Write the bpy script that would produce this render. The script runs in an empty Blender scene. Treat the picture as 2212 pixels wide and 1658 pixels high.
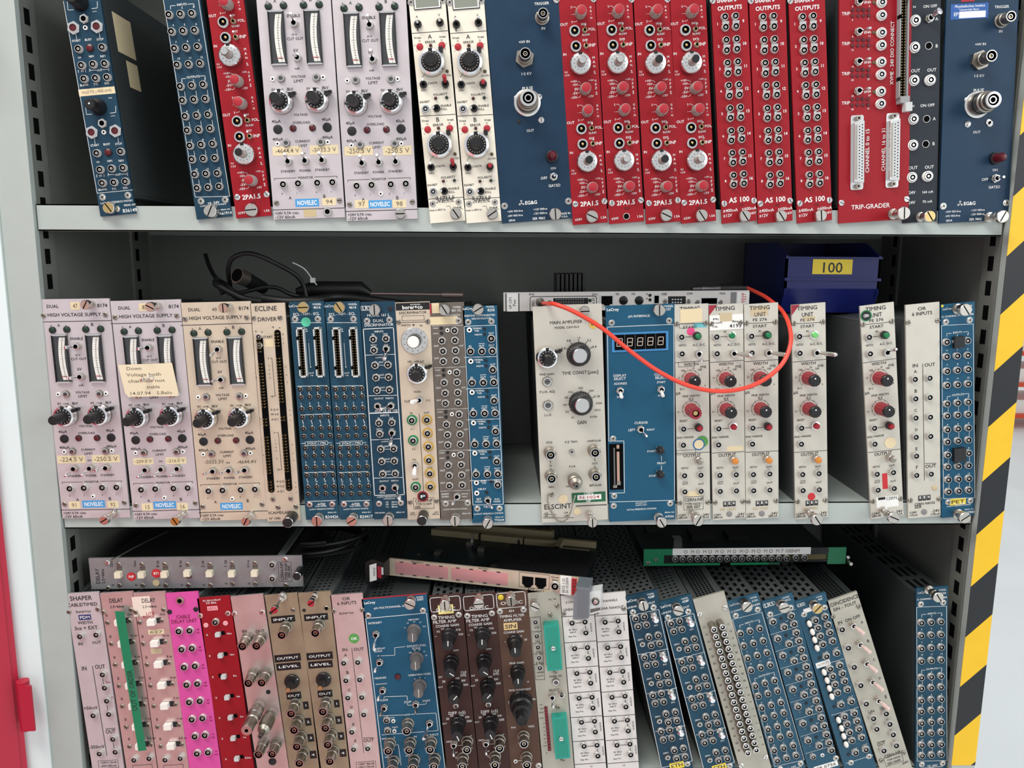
import bpy, math, random
from mathutils import Matrix, Vector
random.seed(7)
SC = bpy.context.scene
COL = SC.collection
# all building dimensions are in millimetres, measured from the eye point; Z0 lifts them over the floor
MM = 0.001
Z0 = 1.5
CAM_F=1727.720
CAM_X=(0.999799,-0.018507,0.007732)
CAM_U=(-0.004556,0.165837,0.986143)
CAM_FWD=(0.019533,0.985980,-0.165719)
CAM_DIST=785.96
# ------------------------------------------------------------------ camera
cam_d = bpy.data.cameras.new('camera'); cam = bpy.data.objects.new('camera', cam_d); COL.objects.link(cam)
cam_d.sensor_width = 36.0; cam_d.lens = CAM_F / 2212 * 36.0; cam_d.clip_start = 0.02; cam_d.clip_end = 60
_r, _u, _f = Vector(CAM_X), Vector(CAM_U), Vector(CAM_FWD)
_m = Matrix((_r, _u, -_f)).transposed().to_4x4(); _m.translation = Vector((0, -CAM_DIST * MM, Z0)); cam.matrix_world = _m
SC.camera = cam
# ------------------------------------------------------------------ world, lights, exposure
W = bpy.data.worlds.new('world'); SC.world = W; W.use_nodes = True
bg = W.node_tree.nodes['Background']; bg.inputs[0].default_value = (0.93, 0.96, 1.0, 1); bg.inputs[1].default_value = 0.62
def area(name, loc, aim, sx, sy, power, col):
    d = bpy.data.lights.new(name, 'AREA'); d.shape = 'RECTANGLE'; d.size = sx; d.size_y = sy; d.energy = power; d.color = col
    o = bpy.data.objects.new(name, d); COL.objects.link(o); o.location = loc
    o.rotation_euler = (Vector(aim) - Vector(loc)).to_track_quat('-Z', 'Y').to_euler(); return o
area('hall_window_light', (3.2, -2.6, 2.4), (0, 0, 1.35), 2.4, 2.0, 46, (0.95, 0.98, 1.0))
area('ceiling_light', (-0.7, -0.95, 3.1), (-.2, -.3, 1.0), 1.6, 0.5, 34, (1.0, 0.95, 0.88))
SC.view_settings.view_transform = 'Standard'; SC.view_settings.look = 'None'; SC.view_settings.gamma = 1.0
SC.view_settings.use_curve_mapping = False; SC.view_settings.exposure = 0.22
# ------------------------------------------------------------------ materials
def lin(c):
    return tuple(((v / 255) / 12.92 if v / 255 <= .04045 else ((v / 255 + .055) / 1.055) ** 2.4) for v in c)
MATS = {}
def mat(name, rgb, rough=.5, metal=0.0, bump=0.0, var=0.0, scale=60, emit=None, trans=0, spec=.5, aniso=False):
    if name in MATS: return MATS[name]
    m = bpy.data.materials.new(name); m.use_nodes = True; nt = m.node_tree; b = nt.nodes['Principled BSDF']
    c = (*lin(rgb), 1); b.inputs['Base Color'].default_value = c
    b.inputs['Roughness'].default_value = rough; b.inputs['Metallic'].default_value = metal
    b.inputs['Specular IOR Level'].default_value = .3 if name.startswith('panel_') else spec
    if var or bump:
        tc = nt.nodes.new('ShaderNodeTexCoord'); n = nt.nodes.new('ShaderNodeTexNoise'); n.inputs['Scale'].default_value = scale; n.inputs['Detail'].default_value = 5
        nt.links.new(tc.outputs['Object'], n.inputs['Vector'])
        if var:
            r = nt.nodes.new('ShaderNodeMapRange'); r.inputs[1].default_value = .3; r.inputs[2].default_value = .7; r.inputs[3].default_value = 1 - var; r.inputs[4].default_value = 1 + var * .4
            mx = nt.nodes.new('ShaderNodeVectorMath'); mx.operation = 'SCALE'; mx.inputs[0].default_value = c[:3]
            nt.links.new(n.outputs['Fac'], r.inputs[0]); nt.links.new(r.outputs[0], mx.inputs['Scale']); nt.links.new(mx.outputs[0], b.inputs['Base Color'])
            r2 = nt.nodes.new('ShaderNodeMapRange'); r2.inputs[3].default_value = max(.05, rough - .06); r2.inputs[4].default_value = min(1, rough + .1)
            nt.links.new(n.outputs['Fac'], r2.inputs[0]); nt.links.new(r2.outputs[0], b.inputs['Roughness'])
        if bump:
            bp = nt.nodes.new('ShaderNodeBump'); bp.inputs['Strength'].default_value = bump; bp.inputs['Distance'].default_value = .0004
            nt.links.new(n.outputs['Fac'], bp.inputs['Height']); nt.links.new(bp.outputs[0], b.inputs['Normal'])
    MATS[name] = m; return m
def glassy(name):
    m = bpy.data.materials.new(name); m.use_nodes = True; nt = m.node_tree; nt.nodes.clear()
    o = nt.nodes.new('ShaderNodeOutputMaterial'); mx = nt.nodes.new('ShaderNodeMixShader'); t = nt.nodes.new('ShaderNodeBsdfTransparent'); g = nt.nodes.new('ShaderNodeBsdfGlossy')
    g.inputs['Roughness'].default_value = .03; mx.inputs[0].default_value = .05
    nt.links.new(t.outputs[0], mx.inputs[1]); nt.links.new(g.outputs[0], mx.inputs[2]); nt.links.new(mx.outputs[0], o.inputs[0])
    MATS[name] = m; return m
PAL = {  # flat colours of printing, plastic and stickers
 'K': (34, 32, 34), 'W': (232, 234, 232), 'R': (120, 20, 60), 'red': (166, 24, 40), 'dred': (84, 14, 24), 'rdot': (196, 40, 48), 'ink': (112, 100, 84), 'cream': (222, 206, 168),
 'tan': (192, 174, 134), 'tan2': (196, 180, 146), 'sky': (70, 150, 208), 'ochre': (188, 150, 58), 'notepaper': (226, 212, 182), 'white': (236, 236, 232), 'black': (18, 18, 20), 'dark': (22, 22, 26), 'navy': (34, 40, 100),
 'royal': (36, 88, 160), 'yellow': (232, 206, 60), 'mint': (88, 200, 160), 'hotpink': (222, 70, 130), 'cyan': (104, 184, 190), 'leaf': (84, 150, 72), 'blue': (36, 96, 160),
 'sgreen': (22, 96, 60), 'amber': (214, 178, 80), 'amberc': (222, 196, 140), 'brown': (84, 56, 48), 'pinkw': (230, 160, 165), 'green': (16, 120, 70), 'dgreen': (18, 48, 34),
 'olive': (90, 84, 50), 'midgrey': (128, 128, 128), 'grey': (150, 150, 152), 'lgrey': (196, 200, 200), 'paper': (240, 226, 140), 'torn': (232, 214, 200), 'gtape': (16, 122, 84),
 'lcd': (128, 134, 122), 'teal': (28, 150, 132), 'ltgreen': (110, 200, 110), 'orange': (206, 130, 50), 'pinkcap': (222, 198, 190), 'segw': (206, 192, 178), 'bezelblue': (60, 130, 185)}
def P(c):
    if c in MATS: return MATS[c]
    if c in PAL:
        gl = c in ('dred', 'dgreen', 'green', 'black', 'teal', 'ltgreen', 'orange')
        return mat(c, PAL[c], .32 if gl else .55)
    raise KeyError(c)
mat('ringm', (206, 204, 200), .42, .7); mat('nickel', (205, 200, 192), .3, 1.0); mat('dull', (160, 154, 144), .42, 1.0); mat('bright', (228, 226, 224), .22, 1.0); mat('chrome', (235, 235, 238), .14, 1.0)
mat('brass', (214, 186, 128), .32, 1.0); mat('gold', (224, 180, 96), .3, 1.0); mat('warm', (220, 178, 160), .3, 1.0); mat('steel', (120, 118, 118), .4, 1.0)
mat('pin', (150, 132, 92), .4, 1.0); mat('knobblack', (20, 20, 22), .38); mat('rubber', (14, 14, 15), .5); mat('knobgrey', (96, 92, 92), .45); mat('flute', (160, 150, 145), .4)
mat('knobred', (150, 34, 50), .4); mat('plastic', (238, 234, 226), .4); mat('creamp', (226, 216, 192), .45); mat('void', (5, 5, 6), .9, spec=.1); mat('scale', (238, 236, 228), .5)
mat('panel_blue', (31, 72, 93), .42, .15, .04, .05); mat('panel_blue2', (28, 62, 82), .42, .15, .04, .06); mat('panel_blue3', (46, 86, 108), .4, .2, .04, .06)
mat('panel_bright', (28, 84, 113), .4, .15, .04, .05); mat('panel_navy', (24, 52, 76), .42, .1, .04, .05); mat('panel_red', (150, 16, 30), .42, .05, .03, .04)
mat('panel_pink', (214, 82, 158), .42, .05, .03, .04); mat('panel_alu', (208, 200, 203), .34, .4, .03, .05); mat('panel_raw', (226, 208, 206), .3, .8, .03, .05); mat('panel_cream', (232, 226, 210), .42, .05, .03, .03)
mat('panel_beige', (214, 199, 178), .36, .35, .03, .06); mat('panel_nim', (206, 202, 190), .4, .35, .03, .05); mat('panel_gold', (168, 152, 128), .36, .5, .03, .1)
mat('panel_grey', (118, 110, 102), .4, .5, .03, .08); mat('panel_brown', (66, 42, 38), .42, .1, .03, .05); mat('panel_brown2', (92, 68, 56), .42, .2, .03, .06)
mat('panel_dark', (38, 44, 52), .45, .1, .03, .04); mat('panel_alu2', (150, 150, 152), .36, .45, .03, .08); mat('panel_dull', (184, 181, 168), .42, .4, .04, .1)
mat('case', (88, 92, 92), .42, .1, .05, .08, 30); mat('case_dark', (58, 63, 64), .42, .1, .05, .08, 30)
mat('cabinet_grey', (172, 181, 177), .45, 0, .05, .03, 40); mat('cabinet_grey_shaded', (124, 127, 121), .42, .1, .1, .05, 120); mat('salmon', (236, 156, 154), .5); mat('panel_white', (216, 212, 208), .42, .05, .03, .03); mat('cabinet_white', (222, 236, 236), .4)  # interior is the grey cabinet paint again, darkened to carry the inside shade
mat('door_red', (176, 24, 54), .4, 0, .03, .03); mat('pcb', (14, 32, 34), .4, 0, 0, .1); mat('pcb_green', (12, 118, 76), .4); mat('binblue', (7, 22, 96), .35)
mat('cable_red', (226, 70, 52), .35); mat('ivory', (150, 138, 108), .5); mat('shield_reflection_tint', (238, 176, 178), .3, .5); mat('clearplastic', (210, 214, 212), .3)  # shield plates: pink reflection put into the base colour
mat('wallpaint', (240, 246, 242), .7, 0, .03, .03, 3); mat('floorpaint', (244, 248, 246), .35, 0, .05, .05, 2); mat('orange_paint', (214, 74, 40), .45); mat('probe', (170, 150, 146), .3, .8)
glassy('meter_glass')
# ------------------------------------------------------------------ mesh builder, local axes: u right, v up, w out of the panel
class MB:
    def __init__(s): s.v = []; s.f = []; s.m = []; s.mats = []; s.sm = []
    def mi(s, name):
        if name not in s.mats: s.mats.append(name)
        return s.mats.index(name)
    def face(s, idx, m, smooth=False): s.f.append(idx); s.m.append(s.mi(m)); s.sm.append(smooth)
    def pt(s, u, v, w): s.v.append((u, -w, v)); return len(s.v) - 1
    def box(s, u0, u1, v0, v1, w0, w1, m, top=None):
        a = [s.pt(u, v, w) for w in (w0, w1) for (u, v) in ((u0, v0), (u1, v0), (u1, v1), (u0, v1))]
        s.face([a[3], a[2], a[1], a[0]], m); s.face([a[4], a[5], a[6], a[7]], top or m)
        for i in range(4): j = (i + 1) % 4; s.face([a[i], a[j], a[4 + j], a[4 + i]], m)
    def poly(s, pts, w, m):
        s.face([s.pt(u, v, w) for u, v in pts], m)
    def prism(s, pts, w0, w1, m, top=None):
        n = len(pts); a = [s.pt(u, v, w0) for u, v in pts]; b = [s.pt(u, v, w1) for u, v in pts]
        s.face(b, top or m); s.face(a[::-1], m)
        for i in range(n): j = (i + 1) % n; s.face([a[i], a[j], b[j], b[i]], m)
    def lathe(s, prof, seg=20, cu=0, cv=0, flute=0, fl=()):
        rings = []
        for k, p in enumerate(prof):
            r, w = p[0], p[1]
            ring = []
            for i in range(seg):
                rr = r * (1 - flute * (i % 2)) if (k in fl) else r
                t = 2 * math.pi * i / seg; ring.append(s.pt(cu + rr * math.cos(t), cv + rr * math.sin(t), w))
            rings.append(ring)
        for k in range(len(prof) - 1):
            m = prof[k][2]
            for i in range(seg):
                j = (i + 1) % seg; s.face([rings[k][i], rings[k][j], rings[k + 1][j], rings[k + 1][i]], m, True)
        s.face(rings[-1], prof[-1][2])
    def hexa(s, r, w0, w1, m, cu=0, cv=0, rot=0.3, hole=None):
        s.prism([(cu + r * math.cos(rot + i * math.pi / 3), cv + r * math.sin(rot + i * math.pi / 3)) for i in range(6)], w0, w1, m)
    def tube(s, pts, rad, m, seg=10, cap=True, taper=None):
        pts = [Vector(p) for p in pts]; n = len(pts); prev = None; rings = []
        for i, p in enumerate(pts):
            d = (pts[min(i + 1, n - 1)] - pts[max(i - 1, 0)]).normalized()
            if prev is None: prev = d.orthogonal().normalized()
            a = (prev - d * prev.dot(d)).normalized(); b = d.cross(a); prev = a
            r = rad if taper is None else taper[i]
            ring = []
            for k in range(seg):
                t = 2 * math.pi * k / seg; q = p + (a * math.cos(t) + b * math.sin(t)) * r; s.v.append(tuple(q)); ring.append(len(s.v) - 1)
            rings.append(ring)
        for i in range(n - 1):
            for k in range(seg):
                j = (k + 1) % seg; s.face([rings[i][k], rings[i][j], rings[i + 1][j], rings[i + 1][k]], m, True)
        if cap: s.face(rings[0][::-1], m); s.face(rings[-1], m)
    def ball(s, c, r, m, seg=12, rg=6, sq=(1, 1, 1)):
        rings = []
        for i in range(1, rg):
            ph = math.pi * i / rg; ring = []
            for k in range(seg):
                t = 2 * math.pi * k / seg
                s.v.append((c[0] + r * sq[0] * math.sin(ph) * math.cos(t), c[1] + r * sq[1] * math.sin(ph) * math.sin(t), c[2] + r * sq[2] * math.cos(ph))); ring.append(len(s.v) - 1)
            rings.append(ring)
        s.v.append((c[0], c[1], c[2] + r * sq[2])); a = len(s.v) - 1; s.v.append((c[0], c[1], c[2] - r * sq[2])); b = len(s.v) - 1
        for k in range(seg):
            j = (k + 1) % seg; s.face([a, rings[0][k], rings[0][j]], m, True); s.face([b, rings[-1][j], rings[-1][k]], m, True)
            for i in range(len(rings) - 1): s.face([rings[i][k], rings[i + 1][k], rings[i + 1][j], rings[i][j]], m, True)
    def line(s, pts, wd, w, m):
        P2 = [Vector((pts[i], pts[i + 1])) for i in range(0, len(pts), 2)]
        for a, b in zip(P2, P2[1:]):
            d = b - a
            if d.length < 1e-6: continue
            d.normalize(); n = Vector((-d.y, d.x)) * wd / 2; a2 = a - d * wd * .4; b2 = b + d * wd * .4
            s.poly([tuple(a2 - n), tuple(b2 - n), tuple(b2 + n), tuple(a2 + n)], w, m)
    def disc(s, cu, cv, r, w, m, seg=20):
        s.poly([(cu + r * math.cos(2 * math.pi * i / seg), cv + r * math.sin(2 * math.pi * i / seg)) for i in range(seg)], w, m)
    def text(s, cu, cv, width, txt, w, m, height=None, rot=0, bold=False, center=True):
        G = [glyph(c, bold) for c in txt]; tot = sum(g[2] for g in G)
        if tot <= 0: return
        sx = width / tot; sy = sx if height is None else height / CAPH
        if height is None and sx * CAPH > 6: sy = 6 / CAPH
        ca, sa = math.cos(rot), math.sin(rot); x = -width / 2
        for vs, fs, adv in G:
            base = len(s.v)
            for (a, b) in vs:
                lx = x + a * sx; ly = (b - CAPH / 2) * sy; s.v.append((cu + lx * ca - ly * sa, -w, cv + lx * sa + ly * ca))
            for fc in fs: s.face([base + k for k in fc], m)
            x += adv * sx
    def mesh(s, name):
        me = bpy.data.meshes.new(name); me.from_pydata([(a * MM, b * MM, c * MM) for a, b, c in s.v], [], s.f)
        for n in s.mats: me.materials.append(P(n))
        me.polygons.foreach_set('material_index', s.m); me.polygons.foreach_set('use_smooth', s.sm); me.update()
        me.set_sharp_from_angle(angle=math.radians(35)); return me
_dg = {}
def _raw(txt, bold):
    cu = bpy.data.curves.new('tmp', 'FONT'); cu.body = txt; cu.resolution_u = 2; cu.offset = (.022 if bold else .009) if 'M' not in txt and 'm' not in txt else 0; cu.dimensions = '2D'; cu.fill_mode = 'BOTH'
    ob = bpy.data.objects.new('tmp', cu); COL.objects.link(ob); dg = bpy.context.evaluated_depsgraph_get(); dg.update()
    me = ob.evaluated_get(dg).to_mesh(); vs = [(v.co.x, v.co.y) for v in me.vertices]; fs = [list(p.vertices) for p in me.polygons]
    ob.evaluated_get(dg).to_mesh_clear(); bpy.data.objects.remove(ob); bpy.data.curves.remove(cu); return vs, fs
def _w(vs): return max(v[0] for v in vs) - min(v[0] for v in vs) if vs else 0
def glyph(c, bold=False):
    k = (c, bold)
    if k in _dg: return _dg[k]
    if c == ' ': _dg[k] = ([], [], .3); return _dg[k]
    vs, fs = _raw(c, bold); adv = _w(_raw('H' + c + 'H', bold)[0]) - _w(_raw('HH', bold)[0])
    _dg[k] = (vs, fs, adv); return _dg[k]
CAPH = max(v[1] for v in _raw('H', False)[0])
# ------------------------------------------------------------------ objects
def tag(o, label, cat, group=None):
    o['label'] = label; o['category'] = cat
    if group: o['group'] = group
    return o
def struct(o): o['kind'] = 'structure'; return o
def part(name, me, parent, loc=(0, 0, 0), rot=None):
    o = bpy.data.objects.new(name, me); COL.objects.link(o); o.parent = parent; o.location = [c * MM for c in loc]
    if rot: o.rotation_euler = rot
    return o
def empty(name, x, y, z):
    o = bpy.data.objects.new(name, None); o.empty_display_size = .02; COL.objects.link(o); o.location = (x * MM, y * MM, z * MM + Z0); return o
CACHE = {}
def cached(key, fn):
    if key not in CACHE:
        b = MB(); fn(b); CACHE[key] = b.mesh(key[0])
    return CACHE[key]
DIR = {'U': (0, .42), 'D': (0, -.42), 'L': (-.42, 0), 'R': (.45, 0), 'C': (0, .02), 'LD': (-.3, -.35), 'RD': (.3, -.35), 'RU': (.35, .3), 'LU': (-.3, .3)}
# name of the part, builder(b, o)
def _socket(b, r, hexnut=False, nut='ringm'):
    if hexnut: b.hexa(r * 1.18, 0, 2, nut)
    else: b.lathe([(r, 0, nut), (r, 1.7, nut), (r * .9, 2.2, nut)], 20)
    b.lathe([(r * .9, 2, nut), (r * .88, 3.4, nut), (r * .86, 3.7, nut), (r * .74, 3.7, 'void'), (r * .72, 2.35, 'void')], 20)
    b.lathe([(r * .33, 2.35, 'ringm'), (r * .33, 3.4, 'ringm'), (r * .14, 3.4, 'void'), (r * .12, 3.1, 'void')], 12)
def k_lemo(b, o): _socket(b, o.get('r', 3.7))
def k_xlemo(b, o): _socket(b, o.get('r', 3.5), True)
def k_wlemo(b, o):
    r = o.get('r', 4.3); b.lathe([(r, 0, 'white'), (r, 2.6, 'white'), (r * .84, 3.1, 'white'), (r * .8, 2.4, 'void'), (r * .72, 2.4, 'white'), (r * .72, 3.8, 'bright'), (r * .5, 3.8, 'void'), (r * .48, 2, 'void')], 24)
    b.lathe([(r * .24, 2, 'void'), (r * .24, 3.6, 'bright'), (r * .1, 3.6, 'bright')], 10)
def k_clemo(b, o):
    if o['c'] == 'yellow': o = dict(o, c='ochre')
    b.lathe([(5.3, 0, o['c']), (5.3, .6, o['c']), (5.0, .7, o['c'])], 24); _socket(b, 3.7)
def k_slemo(b, o):
    b.lathe([(2.5, 0, 'dull'), (2.5, 1.4, 'dull'), (2.2, 1.6, 'knobblack'), (2.1, 2.6, 'knobblack'), (1.5, 2.6, 'void'), (1.4, 1.6, 'void')], 16); b.lathe([(.9, 1.5, 'dull'), (.9, 2.4, 'dull'), (.3, 2.5, 'dull')], 8)
def k_blemo(b, o):
    b.lathe([(5.2, 0, 'bright'), (5.2, 1.8, 'bright'), (4.9, 2.2, 'bright'), (3.8, 2.2, 'bright'), (3.8, 3, 'bright'), (3.5, 3, 'void'), (3.4, .8, 'void')], 24)
    b.ball((0, -1.2, .3), 1.7, 'brass', 12, 6); b.box(-2.9, 2.9, -3, -.3, .8, 2.4, 'void')
def k_tlemo(b, o):
    b.lathe([(4, 0, 'dull'), (4, 1.5, 'dull'), (3.5, 1.6, 'dull'), (3.5, 12, 'bright'), (3.2, 12.4, 'bright'), (2.3, 12.4, 'void'), (2.3, 9, 'void')], 18); b.lathe([(1.1, 9, 'void'), (1.1, 11.6, 'bright'), (.3, 11.6, 'bright')], 8)
def k_bnc(b, o, R=4.9):
    n = o.get('len', 16); b.lathe([(R + 1.6, 0, 'dull'), (R + 1.6, 1.6, 'dull'), (R + .7, 2, 'dull'), (R + .7, n * .42, 'dull'), (R, n * .45, 'dull'), (R, n - .8, 'dull'), (R - .3, n, 'bright'), (R - 1, n, 'void'), (R - 1.1, n - 6, 'void')], 24)
    b.lathe([(2.1, n - 6, 'bright'), (2.1, n - .8, 'bright'), (1.5, n - .8, 'void'), (1.4, n - 3, 'void')], 16); b.lathe([(.6, n - 4, 'gold'), (.6, n - 1.5, 'gold')], 8)
    for sg in (-1, 1): b.lathe([(.9, n * .7, 'dull'), (.9, n * .7 + .1, 'dull')], 6); b.box(sg * R - (.0 if sg > 0 else 1.1), sg * R + (1.1 if sg > 0 else 0), -.9, .9, n - 5, n - 3.2, 'dull')
def k_shv(b, o): b.hexa(9, 0, 3.2, 'dull'); k_bnc(b, {'len': 20}, 5.4)
def k_nconn(b, o):
    b.lathe([(12.5, 0, 'bright'), (12.5, 1.6, 'bright'), (12, 2, 'bright'), (10.4, 2.2, 'dull'), (10, 9, 'void'), (9.2, 9.2, 'dull'), (9.8, 10, 'dull'), (9.8, 16, 'dull'), (8.6, 17, 'dull'), (8.3, 20, 'dull'), (7.4, 21, 'dull'), (7.4, 26, 'bright'), (6.2, 26.3, 'bright'), (5.2, 26.3, 'void'), (5.2, 19, 'void')], 30)
    b.lathe([(3.4, 19, 'void'), (3.4, 25.6, 'bright'), (2.4, 25.6, 'void'), (2.3, 22, 'void')], 18)
def k_term(b, o):
    n = o.get('len', 28); b.lathe([(6.6, 0, 'dull'), (6.6, 1.6, 'dull'), (5.4, 2, 'dull'), (5.4, 7, 'dull'), (7.2, 7.4, 'dull'), (7.2, n * .5, 'dull'), (6.2, n * .54, 'dull'), (6.2, n * .68, 'dull'), (3, n * .76, 'dull'), (2.6, n - 4, 'steel'), (2.6, n, 'steel'), (1, n, 'void')], 24)
def k_term2(b, o):
    n = o.get('len', 40); b.lathe([(6.6, 0, 'dull'), (6.6, 1.6, 'dull'), (5.4, 2, 'dull'), (5.4, 7, 'dull'), (7.2, 7.4, 'dull'), (7.2, 14, 'steel'), (6.6, 14.6, 'dull'), (6.6, 22, 'dull'), (5.6, 23, 'steel'), (5.9, 24, 'dull'), (5.9, n - 1, 'dull'), (5.3, n, 'bright'), (1.9, n, 'void'), (1.8, n - 3, 'void')], 24)
def k_thumb(b, o):
    r = o.get('r', 5.5); n = o.get('len', 8); c = o.get('c', 'nickel'); c = {'black': 'knobblack', 'brown': 'dull', 'red': 'red'}.get(c, c); hd = 5.5
    sh = 'nickel' if c != 'knobblack' else 'knobblack'
    if o.get('thin'): b.lathe([(4.5, 0, 'nickel'), (4.5, 3, 'nickel'), (3, 3.4, 'nickel'), (3, 9, 'nickel'), (1.3, 9.5, 'nickel'), (1.3, n - 5, 'nickel')], 16); hd = 5
    elif c == 'knobblack': b.lathe([(r, 1, c), (r, n - 1.2, 'knobblack'), (r * .96, n - 1, 'bright'), (r * .9, n - .8, 'knobblack'), (r * .8, n, 'knobblack')], 24); return
    elif n > 12: b.lathe([(r * .85, 0, sh), (r * .85, 3, sh), (r * .5, 3.4, sh), (r * .5, n * .4, sh), (r * .78, n * .4 + .2, sh), (r * .78, n * .6, sh), (r * .62, n * .6 + .3, sh), (r * .62, n - hd, sh)], 20)
    else: hd = n - 1; b.lathe([(r * .6, 0, sh), (r * .6, 1.2, sh)], 16)
    b.lathe([(r * .9, n - hd, 'nickel'), (r, n - hd + .5, 'nickel'), (r, n - .7, 'bright'), (r * .9, n, c if c != 'red' else 'red')], 24)
    a = o.get('_a', .6); d = Vector((math.cos(a), math.sin(a))) * r * .88; nn = Vector((-d.y, d.x)).normalized() * .55
    b.poly([tuple(-d - nn), tuple(d - nn), tuple(d + nn), tuple(-d + nn)], n + .03, 'void')
def _scr(b, r, c, cross=False, a=.8, w=1.2):
    b.lathe([(r, 0, c), (r, w * .6, c), (r * .8, w, c)], 18)
    for k in range(2 if cross else 1):
        t = a + k * math.pi / 2; d = Vector((math.cos(t), math.sin(t))) * r * (.5 if cross else .8); nn = Vector((-d.y, d.x)).normalized() * (.35 if cross else .3)
        b.poly([tuple(-d - nn), tuple(d - nn), tuple(d + nn), tuple(-d + nn)], w + .03, 'void')
def k_pscrew(b, o): b.lathe([(3.2, 0, 'bright'), (3.1, .3, 'bright')], 18); _scr(b, 2.5, 'nickel', True, o.get('_a', .8))
def k_rscrew(b, o): _scr(b, o.get('r', 2.5), 'dull', False, o.get('_a', .8))
def k_fscrew(b, o): _scr(b, o.get('r', 2.8), 'bright', False, o.get('_a', .8), 1.0)
def k_tog(b, o):
    s = o.get('s', 'norm')
    if s == 'mini': b.lathe([(2.4, 0, 'dull'), (2.4, 1, 'dull'), (2, 1.2, 'dull'), (2, 3.4, 'brass'), (1.4, 3.4, 'void')], 14)
    elif s == 'black': b.lathe([(3.5, 0, 'knobblack'), (3.5, 2.4, 'knobblack'), (3, 3.2, 'knobblack'), (1.8, 3.2, 'void')], 20)
    else: b.hexa(4, 0, 2, 'nickel'); b.lathe([(3.1, 2, 'nickel'), (3.1, 5, 'bright'), (2.6, 5.2, 'bright'), (2.1, 5.2, 'void'), (2, 4, 'void')], 18)
def k_lever(b, o):
    s = o.get('s', 'norm'); d = DIR.get(o.get('d', 'C'), (0, .02)); n = Vector((d[0], -1, d[1])).normalized()
    L, r0, r1, m, cap = {'norm': (15, 1.0, 1.9, 'chrome', 0), 'mini': (9, .7, 1.1, 'bright', 0), 'long': (22, 1.3, 2.1, 'chrome', 'chrome'), 'white': (17, 1.2, 2.2, 'chrome', 'white'),
        'black': (9, .9, 1.4, 'chrome', 0), 'pink': (17, 1.3, 2.4, 'pinkcap', 'pinkcap'), 'paddle': (14, 2, 3.4, 'chrome', 'chrome'), 'paddlew': (13, 1.4, 1.8, 'dull', 'white'),
        'dark': (13, 1.2, 1.8, 'steel', 0), 'red': (13, 1.2, 2, 'knobred', 'red'), 'longr': (27, 1.7, 2.3, 'chrome', 'bright'), 'short': (11, 1.2, 1.9, 'chrome', 0)}[s]
    base = n * 3; tip = n * L
    if cap: b.tube([base, base.lerp(tip, .35), base.lerp(tip, .4), base.lerp(tip, .95), tip], 1, cap if s != 'long' and s != 'paddle' else 'chrome', 12, True, [r0, r0, r1 * .9, r1, r1 * .6])
    else: b.tube([base, base.lerp(tip, .5), base.lerp(tip, .85), tip], 1, m, 12, True, [r0, r0 * 1.1, r1, r1 * .6])
def k_led(b, o):
    r = o.get('r', 3); c = o.get('c', 'dred'); b.lathe([(r, 0, 'knobblack'), (r, .9, 'knobblack'), (r * .84, 1.1, c), (r * .8, 1.9, c), (r * .5, 2.5, c), (r * .15, 2.7, c)], 18)
def k_hexled(b, o): b.hexa(6, 0, 2, 'bright'); b.lathe([(4.1, 2, 'bright'), (4.1, 3, 'bright'), (3.3, 3, 'dred'), (3.1, 2.2, 'dred')], 20)
def k_lamp(b, o): b.lathe([(5.8, 0, 'knobblack'), (5.6, 3, 'knobblack'), (4.3, 3.4, 'dred'), (4.1, 12, 'dred'), (2.6, 14.6, 'dred'), (1, 15, 'dred')], 22)
def k_cap(b, o): r = o.get('r', 3); b.lathe([(r, 0, o.get('c', 'dark')), (r, .5, o.get('c', 'dark')), (r * .85, .8, o.get('c', 'dark'))], 20)
def k_ring(b, o): r = o.get('r', 2.1); b.lathe([(r, 0, 'white'), (r, .8, 'white'), (r * .9, 1, 'white'), (r * .45, 1, 'void'), (r * .4, .4, 'void')], 16)
def k_jack(b, o): r = o.get('r', 3); b.hexa(r * 1.5, 0, 1.8, 'nickel'); b.lathe([(r * 1.15, 1.8, 'nickel'), (r * 1.15, 3, 'bright'), (r * .8, 3, 'void'), (r * .75, 1.95, 'void')], 18)
def k_hole(b, o): r = o.get('r', 3); b.lathe([(r + .5, 0, 'ringm'), (r + .5, .5, 'ringm'), (r, .6, 'void'), (r * .9, .1, 'void')], 20)
def k_pot(b, o): r = o.get('r', 3.6); b.hexa(r * 1.1, 0, 1.4, 'dull'); b.lathe([(r * .85, 1.4, 'dull'), (r * .85, 2.4, 'bright'), (r * .6, 2.5, 'steel'), (r * .55, 2, 'steel')], 16); b.box(-r * .4, r * .4, -.25, .25, 2, 2.06, 'void')
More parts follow.
